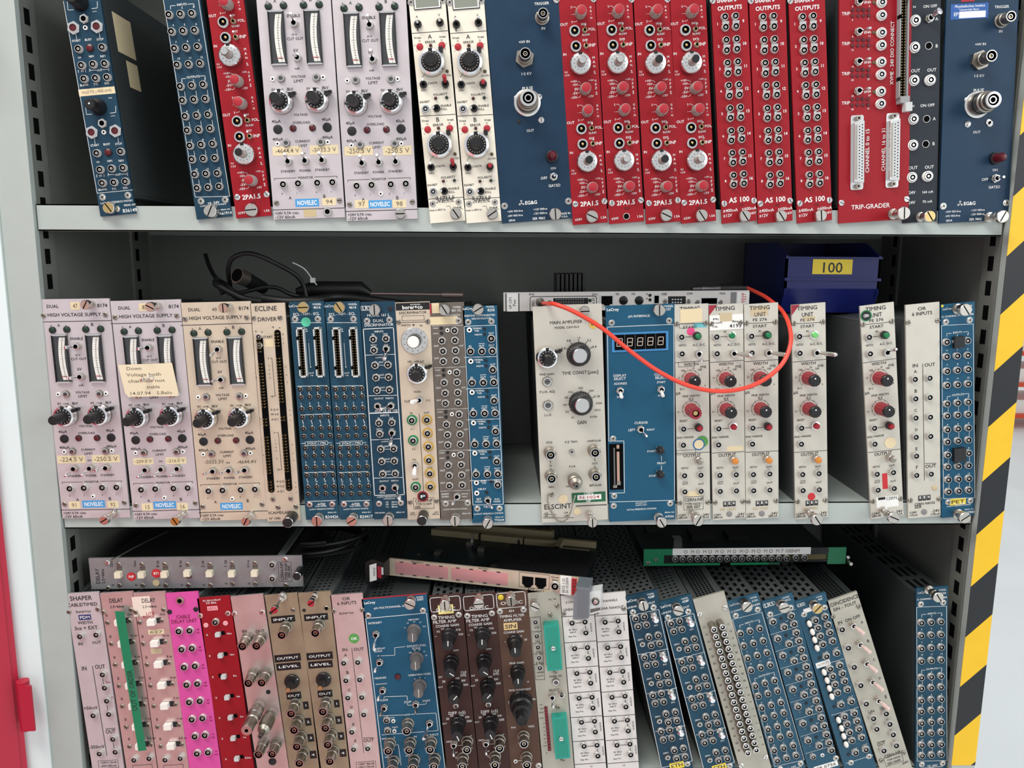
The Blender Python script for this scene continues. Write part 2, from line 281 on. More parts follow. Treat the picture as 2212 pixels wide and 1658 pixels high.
def k_meter(b, o):
    b.box(-7.2, 7.2, -24, 24, 0, 1.2, 'knobblack'); b.box(-7.2, -6.2, -23, 23, 1.2, 3.4, 'knobblack'); b.box(6.3, 7.2, -23, 23, 1.2, 3.0, 'knobblack'); b.box(-7.2, 7.2, -24, -22.5, 1.2, 3.0, 'bright'); b.box(-7.2, 7.2, 22.5, 24, 1.2, 3.0, 'bright')
    N = 14; L_ = []; R_ = []
    for i in range(N + 1):
        v = -21 + 42 * i / N; k = (v / 21) ** 2; L_.append((-2.6 + 2.2 * k, v)); R_.append((3.3 + 2.2 * k, v))
    for i in range(N): b.poly([L_[i], R_[i], R_[i + 1], L_[i + 1]], 1.5, 'scale')
    for i in range(N):
        b.line([L_[i][0] + 3.3, L_[i][1], L_[i + 1][0] + 3.3, L_[i + 1][1]], .3, 1.6, 'K')
    for i in range(17):
        v = -18 + 36 * i / 16; k = 2.2 * (v / 21) ** 2; h = 1.9 if i % 4 == 0 else 1; b.line([k + .7 - h, v, k + .7 + h, v], .25, 1.6, 'K')
    b.line([-1.6, -17.4, 3.6, -17.4], .7, 1.62, 'red')
def k_meterglass(b, o): b.box(-6.1, 6.2, -22.4, 22.4, 2.4, 2.7, 'meter_glass')
def _marks(b, r, w, n=12, m='K', sz=.9):
    for i in range(n):
        t = 2 * math.pi * i / n; d = Vector((math.cos(t), math.sin(t))); p = d * r; q = d * (r + 1.1); b.line([p.x, p.y, q.x, q.y], .38, w, m)
def k_dial(b, o):
    b.lathe([(11, 0, 'dull'), (11, 3.5, 'chrome'), (10.4, 5, 'bright'), (9.8, 8, 'chrome'), (8.2, 9, 'knobblack'), (7.6, 9.2, 'knobblack'), (6.2, 9.4, 'knobblack')], 36); _marks(b, 6.2, 9.45, 14, 'white'); b.box(-1.6, 1.6, 8.2, 10.3, 8.6, 9.4, 'knobblack')
def k_dialknob(b, o): b.lathe([(5.9, 9, 'knobblack'), (5.1, 11, 'knobblack'), (4.8, 26, 'knobblack'), (4.2, 27.5, 'knobblack'), (3.4, 27.5, 'rubber')], 24, flute=.04, fl=(1, 2))
def k_lock(b, o): b.box(8.6, 13.2, 4.6, 7.4, 1, 9, 'knobblack'); b.box(11.6, 15, 5.6, 8.2, 3, 7, 'knobblack')
def k_dial2(b, o):
    b.lathe([(10, 0, 'dull'), (10, 3, 'chrome'), (9.8, 7, 'chrome'), (9, 8, 'bright'), (5, 9, 'bright')], 36); _marks(b, 5.6, 8.85, 12, 'K'); b.box(-1.7, 1.7, 7.6, 9.9, 7, 8.6, 'knobblack')
def k_dial2knob(b, o): c = o.get('kc', 'K'); b.lathe([(4.4, 8, 'knobgrey'), (3.8, 10, 'flute'), (3.7, 21, 'knobgrey'), (3.5, 22, 'knobblack' if c == 'K' else 'dull'), (3.0, 22.4, 'knobblack' if c == 'K' else 'bright')], 22)
def k_sdial(b, o):
    b.lathe([(12.2, 0, 'dull'), (12.2, 4, 'chrome'), (11.4, 8.5, 'chrome'), (9.4, 9.2, 'knobblack'), (8.6, 10.5, 'knobblack'), (6.2, 13, 'knobblack')], 36); _marks(b, 6.9, 11.9, 20, 'white'); b.box(-2, 2, 9.4, 11.6, 8.5, 9.6, 'knobblack')
def k_sdialknob(b, o): b.lathe([(5.9, 12, 'knobblack'), (5.5, 14, 'knobblack'), (5.3, 22, 'knobblack'), (4.6, 23, 'knobblack')], 24)
def k_slock(b, o): b.box(7.5, 11.4, 8.4, 12.6, 1, 7, 'knobblack')
def k_flatdial(b, o):
    b.lathe([(13.2, 0, 'bright'), (13.2, 1.2, 'bright'), (12.6, 1.8, 'bright')], 40)
    for i in range(12): t = 2 * math.pi * i / 12 + .3; b.text(10.4 * math.cos(t), 10.4 * math.sin(t), 1.7, str(5 * i), 1.9, 'K')
def k_flatknob(b, o): b.lathe([(6.8, 1.6, 'knobblack'), (6.8, 12, 'knobblack'), (6, 13, 'plastic'), (5, 14.5, 'white')], 28, flute=.1, fl=(0, 1))
def k_fknob(b, o): n = o.get('len', 13); b.lathe([(5.4, 0, 'flute'), (5, n - 1, 'flute'), (4.2, n, 'red'), (3.9, n + .2, 'red')], 32, flute=.09, fl=(0, 1)); b.box(-.25, .25, -5, -3, 1, n - .5, 'knobblack')
def k_kk(b, o):
    n = 19; b.lathe([(7, 0, 'knobred'), (6.8, 1, 'knobred'), (6.3, n - 3, 'knobred')], 28, flute=.09, fl=(0, 1, 2))
    if o.get('cap') == 'open': b.lathe([(6.4, n - 3, 'knobred'), (6.2, n, 'knobred'), (3.6, n, 'void'), (3.4, n - 4, 'void')], 28, flute=.09, fl=(0, 1)); b.lathe([(2.2, n - 4, 'brass'), (2.2, n - 1, 'brass')], 12)
    else: b.lathe([(6.2, n - 3, 'knobblack'), (6, n - .6, 'knobblack'), (5, n, 'knobblack')], 28, flute=.09, fl=(0, 1)); b.disc(0, 2.2, .8, n + .05, 'white', 10)
def k_oknob(b, o):
    r = o.get('r', 8.2); b.lathe([(r, 0, 'knobblack'), (r, 3, 'knobblack'), (r * .93, 4, 'knobblack'), (r * .93, 10, 'knobblack'), (r * .8, 11, 'knobblack'), (r * .72, 24, 'knobblack'), (r * .66, 25, 'knobblack')], 36, flute=.07, fl=(2, 3))
    a = math.radians(o.get('a', 90)); d = Vector((math.cos(a), math.sin(a))); q = d * r * .6; b.line([0, 0, q.x, q.y], .9, 25.06, 'white')
def k_oknob2(b, o):
    b.lathe([(12.5, 0, 'knobblack'), (12.5, 2, 'knobblack'), (12, 3, 'knobblack'), (12, 12, 'knobblack'), (10, 13, 'knobblack'), (9.6, 14, 'knobblack'), (9.6, 23, 'knobblack'), (6.6, 24, 'knobblack'), (6, 36, 'knobblack'), (5.4, 37, 'knobblack'), (4.4, 37, 'rubber'), (4.2, 36.4, 'rubber')], 44, flute=.06, fl=(2, 3, 5, 6))
def k_gknob(b, o):
    r = o.get('r', 6); b.lathe([(r * 1.2, 0, 'knobgrey'), (r * 1.2, 2, 'knobgrey'), (r, 3, 'knobgrey'), (r * .9, 17, 'knobgrey'), (r * .82, 18, 'knobgrey')], 24, flute=.05, fl=(2, 3)); b.line([0, -r * .6, .6, r * .8], .5, 18.06, 'white')
def k_bknob(b, o): b.lathe([(7.6, 0, 'knobblack'), (7.2, 3, 'knobblack'), (5.6, 9, 'knobblack'), (5, 17, 'knobblack'), (4.2, 18, 'knobblack')], 28); b.disc(0, .4, .8, 18.05, 'white', 12)
def k_pknob(b, o): b.lathe([(8, 0, 'knobblack'), (8, 2.4, 'knobblack'), (7.4, 3, 'knobblack'), (3.2, 3.4, 'knobblack'), (2.9, 17, 'knobblack'), (2.4, 18, 'brass')], 26); b.line([2.5, 1, 7, 3.2], .7, 3.1, 'white')
def k_bigf(b, o): b.lathe([(12, 0, 'knobblack'), (12, 1.6, 'knobblack'), (11.6, 2, 'knobblack'), (11.2, 10, 'knobblack'), (9, 11.4, 'knobblack'), (7.4, 12, 'bright'), (7.2, 14.4, 'bright'), (6.6, 15, 'bright')], 60, flute=.07, fl=(2, 3, 4))
def k_ball(b, o): b.hexa(3.6, 0, 1.6, 'nickel'); b.tube([(0, -1, 0), (0, -5, 0), (.4, -9, -.6), (.6, -11.5, -1)], 1, 'chrome', 14, True, [1.5, 2.0, 4.0, 2.6])
def k_oval(b, o): b.box(-2.2, 2.2, -3.8, 3.8, 0, .4, 'knobblack'); b.ball((0, -2.6, 0), 2.6, 'plastic', 14, 8, (1, .9, 1.5))
def k_slide(b, o):
    s = o.get('s'); d = {'L': -1, 'R': 1, 'U': 1, 'D': -1}[o.get('d', 'L')]
    if s == 'big': b.box(-4, 8.5, -2.9, 2.9, 0, .4, 'dark'); b.box(-4.2, 3.6, -2.9, 2.9, .4, 6, 'plastic')
    elif s == 'small': b.box(-2.6 if d < 0 else -6.4, 6.4 if d < 0 else 2.6, -2, 2, 0, .4, 'void'); b.box(-2.4, 2.4, -2, 2, .4, 5, 'lgrey')
    else: b.box(-2.7, 2.7, -2.6 if d < 0 else -7.2, 7.2 if d < 0 else 2.6, 0, .4, 'steel'); b.box(-3.2, 3.2, -3, 3, .4, 6.5, 'creamp')
def k_push(b, o): c = o.get('c', 'black'); b.hexa(4.6, 0, 1.6, 'nickel'); b.lathe([(4.2, 1.6, 'nickel'), (4.2, 2.6, 'knobblack'), (4.0, 6, 'knobblack'), (2.8, 6.4, c), (2.5, 9.5, c), (1.8, 10, c)], 20)
def k_pushflat(b, o): c = o.get('c', 'green'); b.lathe([(4.3, 0, 'bright'), (4.3, 2, 'bright'), (3.2, 2.4, c), (3, 5, c), (2.2, 5.6, c)], 20)
def k_gjack(b, o): b.hexa(4.6, 0, 3, 'nickel'); b.lathe([(4, 3, 'nickel'), (4, 6, 'nickel'), (3.4, 6.5, o.get('c', 'orange')), (3.2, 9, o.get('c', 'orange')), (2, 9.6, o.get('c', 'orange'))], 18)
def k_disp(b, o): b.box(-12.5, 12.5, -7.4, 7.4, 0, .8, 'K'); b.box(-11.8, 11.8, -6.8, 6.8, .8, 1.1, 'white'); b.box(-10.6, 10.6, -5.8, 5.8, 1.1, 1.3, 'lcd')
def k_tab(b, o): b.box(-3, 3.4, -1.3, 1.2, 0, .7, 'bright'); b.box(-3, -.6, .4, 2.3, .1, .8, 'bright')
def k_hdr(b, o):
    L_ = o['len']; w = o['w']; c = o.get('c', 'lgrey'); h = L_ / 2; x = w / 2
    b.box(-x, -x + 1.1, -h, h, 0, 6.5, c); b.box(x - 1.1, x, -h, h, 0, 6.5, c); b.box(-x, x, h - 1.4, h, 0, 6.5, c); b.box(-x, x, -h, -h + 1.4, 0, 6.5, c); b.box(-x + 1, x - 1, -h + 1, h - 1, 0, .8, 'void')
    for k in (.2, .8): b.box(-x - .02, -x + 1.15, -h + k * L_ - 2, -h + k * L_ + 1.5, .8, 6.6, 'void')
    n = int(L_ / 2.54) - 1
    for i in range(n):
        v = -h + 2.6 + i * (L_ - 5.2) / (n - 1)
        for u in (-1.3, 1.3): b.box(u - .45, u + .45, v - .45, v + .45, .8, 5, 'pin')
    if o.get('eject'):
        for sg in (-1, 1): b.box(-x + .5, x + .5, sg * (h + 1) - 3, sg * (h + 1) + 3, 0, 9, c); b.box(-.5, x + 1.5, (-h - 12 if sg < 0 else h + 3), (-h - 4 if sg < 0 else h + 6), 5, 12, 'lgrey')
def k_dsub(b, o):
    b.prism([(-6.2, -33), (-5.2, -34.5), (5.2, -34.5), (6.2, -33), (6.2, 33), (5.2, 34.5), (-5.2, 34.5), (-6.2, 33)], 0, 1.2, 'bright')
    b.prism([(-4.6, -27), (4.8, -28.5), (4.8, 28.5), (-4.6, 27)], 1.2, 6, 'bright'); b.prism([(-1.9, -26.5), (4.3, -28), (4.3, 28), (-1.9, 26.5)], 6, 6.4, 'lgrey'); b.box(-4, -2.3, -25, 25, 6, 6.1, 'dull')
    for j, (u, n) in enumerate(((-.1, 18), (2.6, 19))):
        for i in range(n): b.disc(u, -1.38 * (n - 1) + i * 2.76, .62, 6.45, 'void', 8)
    for v in (-31.4, 31.4): b.hexa(2.4, 1.2, 5, 'dull', 0, v); b.disc(0, v, 1, 5.05, 'void', 10)
def k_slot(b, o):
    L_ = o['len']; w = o['w']; h = L_ / 2 - w / 2; pts = [(w / 2 * math.cos(t), h + w / 2 * math.sin(t)) for t in [math.pi * i / 8 for i in range(9)]]; pts += [(-a, -c) for a, c in pts]
    b.prism(pts, 0, .25, 'void')
    n = int(L_ / 3.1)
    for i in range(n):
        v = -h + i * 2 * h / (n - 1); q = i / n
        if abs(q - .39) < .035 or abs(q - .51) < .03 or abs(q - .09) < .02 or .84 < q < .9: continue
        for u in (-1.3, 1.3): b.box(u - .5, u + .5, v - .5, v + .5, .25, 5.5, 'pin')
def k_gcon(b, o):
    h = o.get('h', 50) / 2; b.prism([(-8, -h), (-7.6, -h - .8), (7.6, -h - .8), (8, -h), (8, h), (7.6, h + .8), (-7.6, h + .8), (-8, h)], 0, 9, 'teal')
    n = int(h * 2 / 1.9)
    for i in range(n):
        for k in range(7):
            u = -5.4 + k * 1.8; v = -h + 1.5 + i * 1.9 + (k % 2) * .9
            if v < h - 1 and u * u + v * v > 9: b.disc(u, v, .5, 9.05, 'sgreen', 6)
    b.lathe([(2.8, 9, 'bright'), (2.4, 11, 'bright')], 14); b.box(-2.2, 2.2, -.3, .3, 11, 11.1, 'void')
def k_ledbar(b, o):
    b.box(-1.7, 1.7, -26, 26, 0, .8, 'dred')
    for i in range(14): b.box(-1.2, 1.2, -24.5 + i * 3.6, -22.7 + i * 3.6, .8, 1.1, 'knobred')
def k_cavity(b, o):
    b.box(-7, 7, -24, 24, 0, .3, 'void'); b.box(.5, 3.2, -17, 23, .3, .9, 'warm'); b.box(-2.8, -1.2, -20, 20, .3, .8, 'steel'); b.box(-3.6, .4, -22, -19, .3, .7, 'dull'); b.box(.2, 4, 16, 19, .9, 1.4, 'void'); b.box(.2, 4, -19, -15, .3, 1.4, 'dull')
def k_segdisp(b, o):
    b.box(-28, 28, -9.6, 9.6, 0, .8, 'bezelblue'); b.box(-25.5, 25.5, -7.6, 7.6, .8, 1.1, 'void')
    for i in range(5):
        x = -20.5 + i * 10.2
        for q in ((-2, 3.8, 2.6, 3.8), (-2.3, 0, 2.3, 0), (-2.6, -3.8, 2, -3.8), (-2.2, 3.6, -2.5, .2), (2.8, 3.6, 2.5, .2), (-2.5, -.2, -2.8, -3.6), (2.5, -.2, 2.2, -3.6)): b.line([x + q[0], q[1], x + q[2], q[3]], .6, 1.15, 'segw'); b.disc(x + 4, -3.8, .45, 1.15, 'segw', 8)
        if i: b.line([x - 5, -7.5, x - 5, 7.5], .2, 1.12, 'midgrey')
def k_chain(b, o):
    path = [(0, 0), (-3.6, 1), (-4.7, -4.7), (-3, -12.5), (.8, -21), (5, -26.5), (10, -28), (15, -25), (18.4, -17), (20.5, -7), (23, 4)]
    pts = []
    for (a, c), (d, e) in zip(path, path[1:]):
        n = max(1, round(math.hypot(d - a, e - c) / 1.9))
        pts += [(a + (d - a) * i / n, c + (e - c) * i / n) for i in range(n)]
    for i, (u, v) in enumerate(pts): b.ball((u, -3 - (i / len(pts)) ** 4 * 14, v), 1.0, 'dull', 8, 5)
def k_note(b, o):
    pts = [(-27, 16.5), (25.5, 17), (29, -12), (28, -16), (-20, -15.5), (-23, -12)]
    b.prism(pts, 4.6, 4.9, 'notepaper')
    for i, (t, w, dx) in enumerate((('Down', 15, -12), ('Voltage both', 34, -3), ('channels not', 36, -1), ('stable', 13, 5), ('14.07.94   S.Belo', 42, 2))): b.text(dx, 12.6 - i * 6.2, w, t, 4.95, 'ink', 3.2)
def k_gtape(b, o):
    pts = [(-.5, 1), (9, 0), (11, -157), (2.5, -157.5)]; b.prism(pts, 7, 7.2, 'gtape'); b.text(5.4, -88, 46, 'OUT OF ORDER', 7.25, 'K', 5, math.pi / 2)
def k_rj(b, o):
    s = o.get('k', 1); pts = [(-7.4, -5.8), (7.4, -5.8), (7.4, 5.8), (-7.4, 5.8)]; b.prism(pts, 0, .5, 'lgrey'); b.prism([(-5.8, -3.6), (-3, -3.6), (-3, -5), (3, -5), (3, -3.6), (5.8, -3.6), (5.8, 5), (-5.8, 5)], .5, .6, 'void')
def k_rjp(b, o): b.prism([(-3, -6.5), (3, -6.5), (3, -5), (4.4, -5), (4.4, -3.4), (6, -3.4), (6, 5.4), (-6, 5.4), (-6, -3.4), (-4.4, -3.4), (-4.4, -5), (-3, -5)], .2, .4, 'void')
def k_hexplug(b, o): b.lathe([(4.6, 0, 'steel'), (4.6, 4, 'steel'), (4, 4.4, 'dull'), (4, 14, 'dull'), (3, 15, 'steel'), (2.6, 22, 'steel'), (1.6, 23, 'rubber')], 18)
KN = dict(lemo='coaxial_socket', xlemo='coaxial_socket', wlemo='coaxial_socket', clemo='coaxial_socket', slemo='coaxial_socket', blemo='coaxial_socket', tlemo='coaxial_socket',
 bnc='bayonet_connector', shv='high_voltage_connector', nconn='large_round_connector', term='terminator_cap', term2='terminator_cap', thumb='captive_thumbscrew', pscrew='cross_screw', rscrew='slotted_screw', fscrew='slotted_screw',
 tog='toggle_switch', led='indicator_light', hexled='indicator_light', lamp='indicator_lamp', cap='round_plug', ring='test_point', jack='round_jack', hole='round_hole', pot='trimmer', meter='panel_meter', dial='counting_dial', dial2='counting_dial',
 sdial='counting_dial', flatdial='numbered_dial', fknob='knob', kk='knob', oknob='knob', oknob2='stepped_knob', gknob='knob', bknob='knob', pknob='pointer_knob', bigf='ribbed_knob', ball='ball_toggle', oval='slide_knob', slide='slide_switch',
 push='push_button', pushflat='push_button', gjack='capped_socket', disp='display', tab='metal_tab', hdr='ribbon_connector', dsub='pin_connector', slot='pin_strip', gcon='block_connector', ledbar='light_bar', cavity='card_opening',
 segdisp='digit_display', chain='bead_chain', note='paper_note', gtape='adhesive_tape', rj='network_socket', rjp='network_socket', hexplug='cable_plug')
SUB = {'dial': [('knob', k_dialknob), ('lock_lever', k_lock)], 'dial2': [('knob', k_dial2knob)], 'sdial': [('knob', k_sdialknob), ('lock_lever', k_slock)], 'flatdial': [('knob', k_flatknob)], 'meter': [('meter_glass', k_meterglass)]}
PRINT = {'T', 'line', 'box', 'rbox', 'fill', 'arrow', 'tri', 'trired', 'sen', 'arc', 'trefoil', 'kline'}
LAYOUT = {
 'mlu': ('W',[('bknob',16.2,98.9,{'r': 7}),('jack',17.7,84,{'r': 3}),('ring',17.1,76.2),('hexled',6.6,76.8),('hexled',28.5,76.2),('T',6.6,65.3,8.1,'START'),('T',17.8,65.3,6.5,'BUSY'),('T',28.8,64.6,6.5,'STOP'),('lemo',8.2,57.7),('led',18.1,57.9,{'c': 'dred','r': 3.6}),('lemo',30.5,57.2),('T',6.9,50,3.1,'OR'),('T',18,50,4.7,'NIM'),('T',28.7,49.3,5,'NIM'),('lemo',8.5,42.6),('lemo',19.4,42.7),('lemo',30.3,42.3),('T',7.1,37.4,2.6,'IN'),('T',23.4,36.9,5.5,'OUT'),('line',[3.7,38.7,3.3,36.4],0.4),('line',[10.5,38.5,10.1,36.2],0.4),('line',[14.5,39,14,36.5],0.4),('line',[14.2,37.7,20.1,37.2],0.4),('line',[26.7,37,32.3,36.8],0.4),('line',[32.5,37.9,32.1,35.4],0.4),('lemo',8.6,30.2),('lemo',19.5,29.9),('lemo',30.3,29.8),('T',6.9,24.6,8.4,'BLANK'),('T',17.8,24.2,4.5,'TTL'),('T',28.5,24.3,4.7,'DEL'),('T',28,90,3.9,'LATCH'),('T',28.2,106.3,3.4,'1ms'),('line',[32.1,98.4,31.1,92.8,25.9,92.7],0.4),('line',[5.5,103.3,4.5,103.4,3.7,93.4,8.9,93.2],0.4),('line',[7.2,71.6,7.1,66.5],0.4),('line',[29.2,70.3,29,65.6],0.4),('bknob',15.7,190.5,{'r': 7}),('jack',17.2,176.3,{'r': 3}),('ring',16.5,169),('hexled',6.3,169.4),('hexled',27.7,168.7),('T',6.2,158.6,7.9,'START'),('T',17.2,158.6,6.4,'BUSY'),('T',28,157.9,6.4,'STOP'),('lemo',7.9,150.8),('led',17.5,151.2,{'c': 'dred','r': 3.6}),('lemo',29.7,150.3),('T',6.5,143.8,3.1,'OR'),('T',17.4,143.9,4.6,'NIM'),('T',27.9,143.2,4.9,'NIM'),('lemo',8.1,136.3),('lemo',18.8,136.4),('lemo',29.5,136),('T',6.8,131.8,2.6,'IN'),('T',22.7,131.3,5.4,'OUT'),('line',[3.4,133,3,130.8],0.4),('line',[10.1,132.8,9.7,130.6],0.4),('line',[13.9,133.3,13.5,130.9],0.4),('line',[13.7,132.1,19.5,131.6],0.4),('line',[25.9,131.4,31.5,131.2],0.4),('line',[31.6,132.3,31.2,129.9],0.4),('lemo',8.3,124.4),('lemo',18.9,124.1),('lemo',29.5,124),('T',6.5,119.5,8.2,'BLANK'),('T',17.2,119.2,4.4,'TTL'),('T',27.7,119.3,4.6,'DEL'),('T',27.2,182.2,3.8,'LATCH'),('T',27.5,197.8,3.3,'1ms'),('line',[31.2,190.3,30.3,185,25.1,184.8],0.4),('line',[5.2,195,4.2,195.1,3.5,185.5,8.5,185.3],0.4),('line',[6.8,164.6,6.7,159.7],0.4),('line',[28.3,163.3,28.2,158.8],0.4),('line',[1.2,21.7,34.7,21.7],0.4),('line',[0.7,193.2,1,21.7],0.4),('pscrew',5.4,17.6),('pscrew',29.5,17.3),('T',17.7,12.2,30.5,'LeCROY RESEARCH SYSTEM'),('T',29.7,8.3,11.3,'SERIAL NO'),('thumb',12.6,6.8,{'c': 'brass','len': 8,'r': 5.5}),('pscrew',17,5.7),('T',28.9,3.3,13.7,'B36149'),('stk',17,112.9,33.7,6.2,{'tc': 'ink','t': 'MULE_TTL/FREE_LEVEL','c': 'cream'})]),
 'ch12': ('W',[('lemo',4.5,183.9),('T',6,189.8,1.3,'1'),('lemo',14.9,183.6),('T',16.5,189.6,1.3,'2'),('lemo',25.3,183.3),('T',26.9,189.3,1.3,'3'),('lemo',4.4,169.3),('T',6,175.2,1.3,'4'),('lemo',15,169),('T',16.5,174.9,1.3,'5'),('lemo',25.5,168.7),('T',27.1,174.6,1.3,'6'),('lemo',4.8,154.5),('T',6.3,160.4,1.3,'7'),('lemo',15.3,154.4),('T',16.9,160.3,1.3,'8'),('lemo',25.9,154.3),('T',27.5,160.2,1.3,'9'),('lemo',4.9,140.1),('T',6.4,146,2.6,'10'),('lemo',15.4,139.8),('T',17,145.7,2.6,'11'),('lemo',25.9,139.6),('T',27.5,145.4,2.6,'12'),('lemo',4.8,121.1),('T',6.4,125.8,1.3,'1'),('line',[7.1,116.6,7.1,111.1],0.4),('lemo',15.4,121),('T',17,125.7,1.3,'2'),('line',[17.7,116.5,17.7,111],0.4),('lemo',26,120.9),('T',27.6,125.6,1.3,'3'),('line',[28.3,116.4,28.3,110.9],0.4),('lemo',4.8,108.6),('lemo',15.4,108.4),('lemo',26,108.2),('lemo',5,94.3),('T',6.5,98.9,1.3,'4'),('line',[7.2,89.5,7.2,84],0.4),('lemo',15.7,94.2),('T',17.2,98.8,1.3,'5'),('line',[18,89.4,18,83.9],0.4),('lemo',26.4,94.1),('T',28,98.7,1.3,'6'),('line',[28.7,89.3,28.7,83.8],0.4),('lemo',4.9,81.6),('lemo',15.7,81.5),('lemo',26.4,81.4),('lemo',5.3,67.8),('T',6.8,72.4,1.3,'7'),('line',[7.5,62.9,7.5,57.3],0.4),('lemo',15.9,67.7),('T',17.5,72.3,1.3,'8'),('line',[18.2,62.8,18.2,57.2],0.4),('lemo',26.6,67.6),('T',28.2,72.2,1.3,'9'),('line',[29,62.7,29,57.1],0.4),('lemo',5.2,55.2),('lemo',15.9,54.9),('lemo',26.6,54.6),('lemo',5.6,41.5),('T',7.1,46,2.6,'10'),('line',[7.8,36.4,7.8,30.8],0.4),('lemo',16.2,41.1),('T',17.8,45.6,2.6,'11'),('line',[18.5,36,18.5,30.4],0.4),('lemo',26.9,40.7),('T',28.4,45.2,2.6,'12'),('line',[29.2,35.6,29.2,30],0.4),('lemo',5.9,28.7),('lemo',16.4,28.5),('lemo',26.9,28.4),('T',6.8,216.8,10,'LeCroy'),('T',28,217.8,7.6,'MODEL'),('T',28.5,214.2,6.5,'612A'),('T',16.7,209.2,32.4,'12 CHANNEL PM AMPLIFIER'),('pscrew',5.1,203.9),('pscrew',28.9,203.5),('line',[0.6,200.7,32.4,199.3,34.7,18.7,2.1,20.8,0.6,200.7],0.4),('T',16.7,192.3,9.1,'INPUTS'),('line',[6,189.7,6,192,10.7,191.9],0.4),('line',[22.2,192.1,27.6,192,27.7,188.9],0.4),('T',17.1,128.9,12.2,'OUTPUTS'),('line',[6.2,125.5,6.2,128.1,9.9,128.1],0.4),('line',[23.5,129,28.1,129,28.1,126],0.4),('pscrew',7,16.6),('pscrew',30,15.9),('T',18.5,14.1,11.4,'+6 -24V'),('T',17.9,12,24.7,'LeCROY RESEARCH SYSTEMS'),('T',28.9,6.9,9.5,'SERIAL NO.')]),
 '2pa': ('W',[('fknob',19.5,190.8,{'len': 13,'r': 5}),('T',29.3,195.9,1.9,'G'),('T',29.4,192.7,1.9,'A'),('T',29.5,189.7,0.5,'I'),('T',29.5,186.6,1.9,'N'),('T',11.5,197.2,1.3,'2'),('T',11.1,190.9,0.6,'1'),('T',11.5,184.3,1.3,'5'),('line',[12.8,197.3,15.2,197.2,16.4,195.6],0.3),('line',[12.4,190.9,14.7,190.7],0.3),('line',[12.8,184.3,15.6,184.3,16.3,185.5],0.3),('T',3.8,182.7,7.3,'OUT'),('blemo',13.2,176.1),('T',22,181.7,4.7,'INV'),('tog',22.7,176,{'d': 'U','s': 'mini'}),('T',29.7,176.8,7,'POL.'),('T',23.7,172.3,7.3,'N.INV'),('T',22.6,167.6,4.9,'EXT'),('blemo',13.5,162.5),('tog',23,162.2,{'d': 'U','s': 'mini'}),('T',28.9,162.8,6.3,'INP'),('T',2.8,156.3,3.3,'IN'),('dial2',16.5,146.1),('T',29.5,151.6,2.4,'M'),('T',29.6,147.8,2.1,'A'),('T',29.9,144,2.6,'N.'),('T',30.1,138.4,2.4,'S.'),('T',2.9,140.4,3.1,'1U'),('T',3.7,137.6,4.7,'+1V'),('fknob',19.6,123.5,{'len': 12,'r': 5}),('T',9.6,131.8,6,'+10V'),('T',10.7,128.7,5,'+5V'),('T',11.8,124.7,3.9,'0V'),('T',10.2,121.1,5,'-5V'),('T',8.9,117.4,6.1,'-10V'),('T',26,131.7,4.7,'+15V'),('T',24.7,117.4,5.5,'-15V'),('line',[12.9,131.5,14.8,131.4,16,129.8],0.3),('line',[13.6,128.3,15.9,127.7],0.3),('line',[14.1,124.5,15.7,124.4],0.3),('line',[12.8,120.9,15.5,121.4],0.3),('line',[12.3,117.1,14.2,117.2,15.6,118.9],0.3),('T',30.1,131,2,'O'),('T',30.2,127.5,1.6,'F'),('T',30.3,124.1,1.6,'F'),('T',30.3,119.6,1.8,'S'),('fknob',20.2,103.6,{'len': 13,'r': 5}),('T',30.3,108.6,2,'G'),('T',30.3,105.3,2,'A'),('T',30.4,102.1,0.5,'I'),('T',30.5,98.9,2,'N'),('T',12.1,109.9,1.3,'2'),('T',11.7,103.4,0.7,'1'),('T',12,96.5,1.3,'5'),('line',[13.5,110.1,15.8,109.9,17,108.3],0.3),('line',[13,103.4,15.4,103.2],0.3),('line',[13.4,96.5,16.3,96.6,17,97.8],0.3),('T',4.3,94.9,7.4,'OUT'),('blemo',13.9,88.4),('T',22.7,93.8,4.8,'INV'),('tog',23.5,88.3,{'d': 'U','s': 'mini'}),('T',30.7,88.7,7.2,'POL.'),('T',24.5,84.1,7.4,'N.INV'),('T',23.4,79.2,5,'EXT'),('blemo',14.2,74.2),('tog',23.8,73.9,{'d': 'U','s': 'mini'}),('T',29.8,74.2,6.4,'INP'),('T',3.2,67.4,3.3,'IN'),('dial2',17.2,57.8),('T',30.4,62.5,2.4,'M'),('T',30.6,58.5,2.1,'A'),('T',30.9,54.6,2.7,'N.'),('T',31.1,48.8,2.4,'S.'),('T',3.4,50.9,3.2,'1U'),('T',4.1,48,4.8,'+1V'),('fknob',20.4,33.5,{'len': 12,'r': 5}),('T',10.1,41.9,6.2,'+10V'),('T',11.3,38.7,5.1,'+5V'),('T',12.4,34.6,4,'0V'),('T',10.8,30.7,5.1,'-5V'),('T',9.5,26.9,6.2,'-10V'),('T',26.9,41.8,4.8,'+15V'),('T',25.6,27,5.6,'-15V'),('line',[13.5,41.6,15.5,41.5,16.7,39.8],0.3),('line',[14.2,38.3,16.6,37.6],0.3),('line',[14.8,34.4,16.4,34.2],0.3),('line',[13.5,30.5,16.2,31.1],0.3),('line',[12.9,26.6,14.8,26.8,16.3,28.5],0.3),('T',31,41.1,2,'O'),('T',31.2,37.4,1.6,'F'),('T',31.3,33.9,1.6,'F'),('T',31.3,29.2,1.9,'S'),('fscrew',3.9,19.6),('fscrew',31.9,20.1),('T',17.4,19.1,17.8,'2PA1.5',{'b': 1}),('T',6,4.9,7,'±24V'),('T',30,5,5.9,'1.5A'),('T',18,13.5,5.4,'020',{'c': 'dred'}),('fscrew',-1.8,204.5)]),
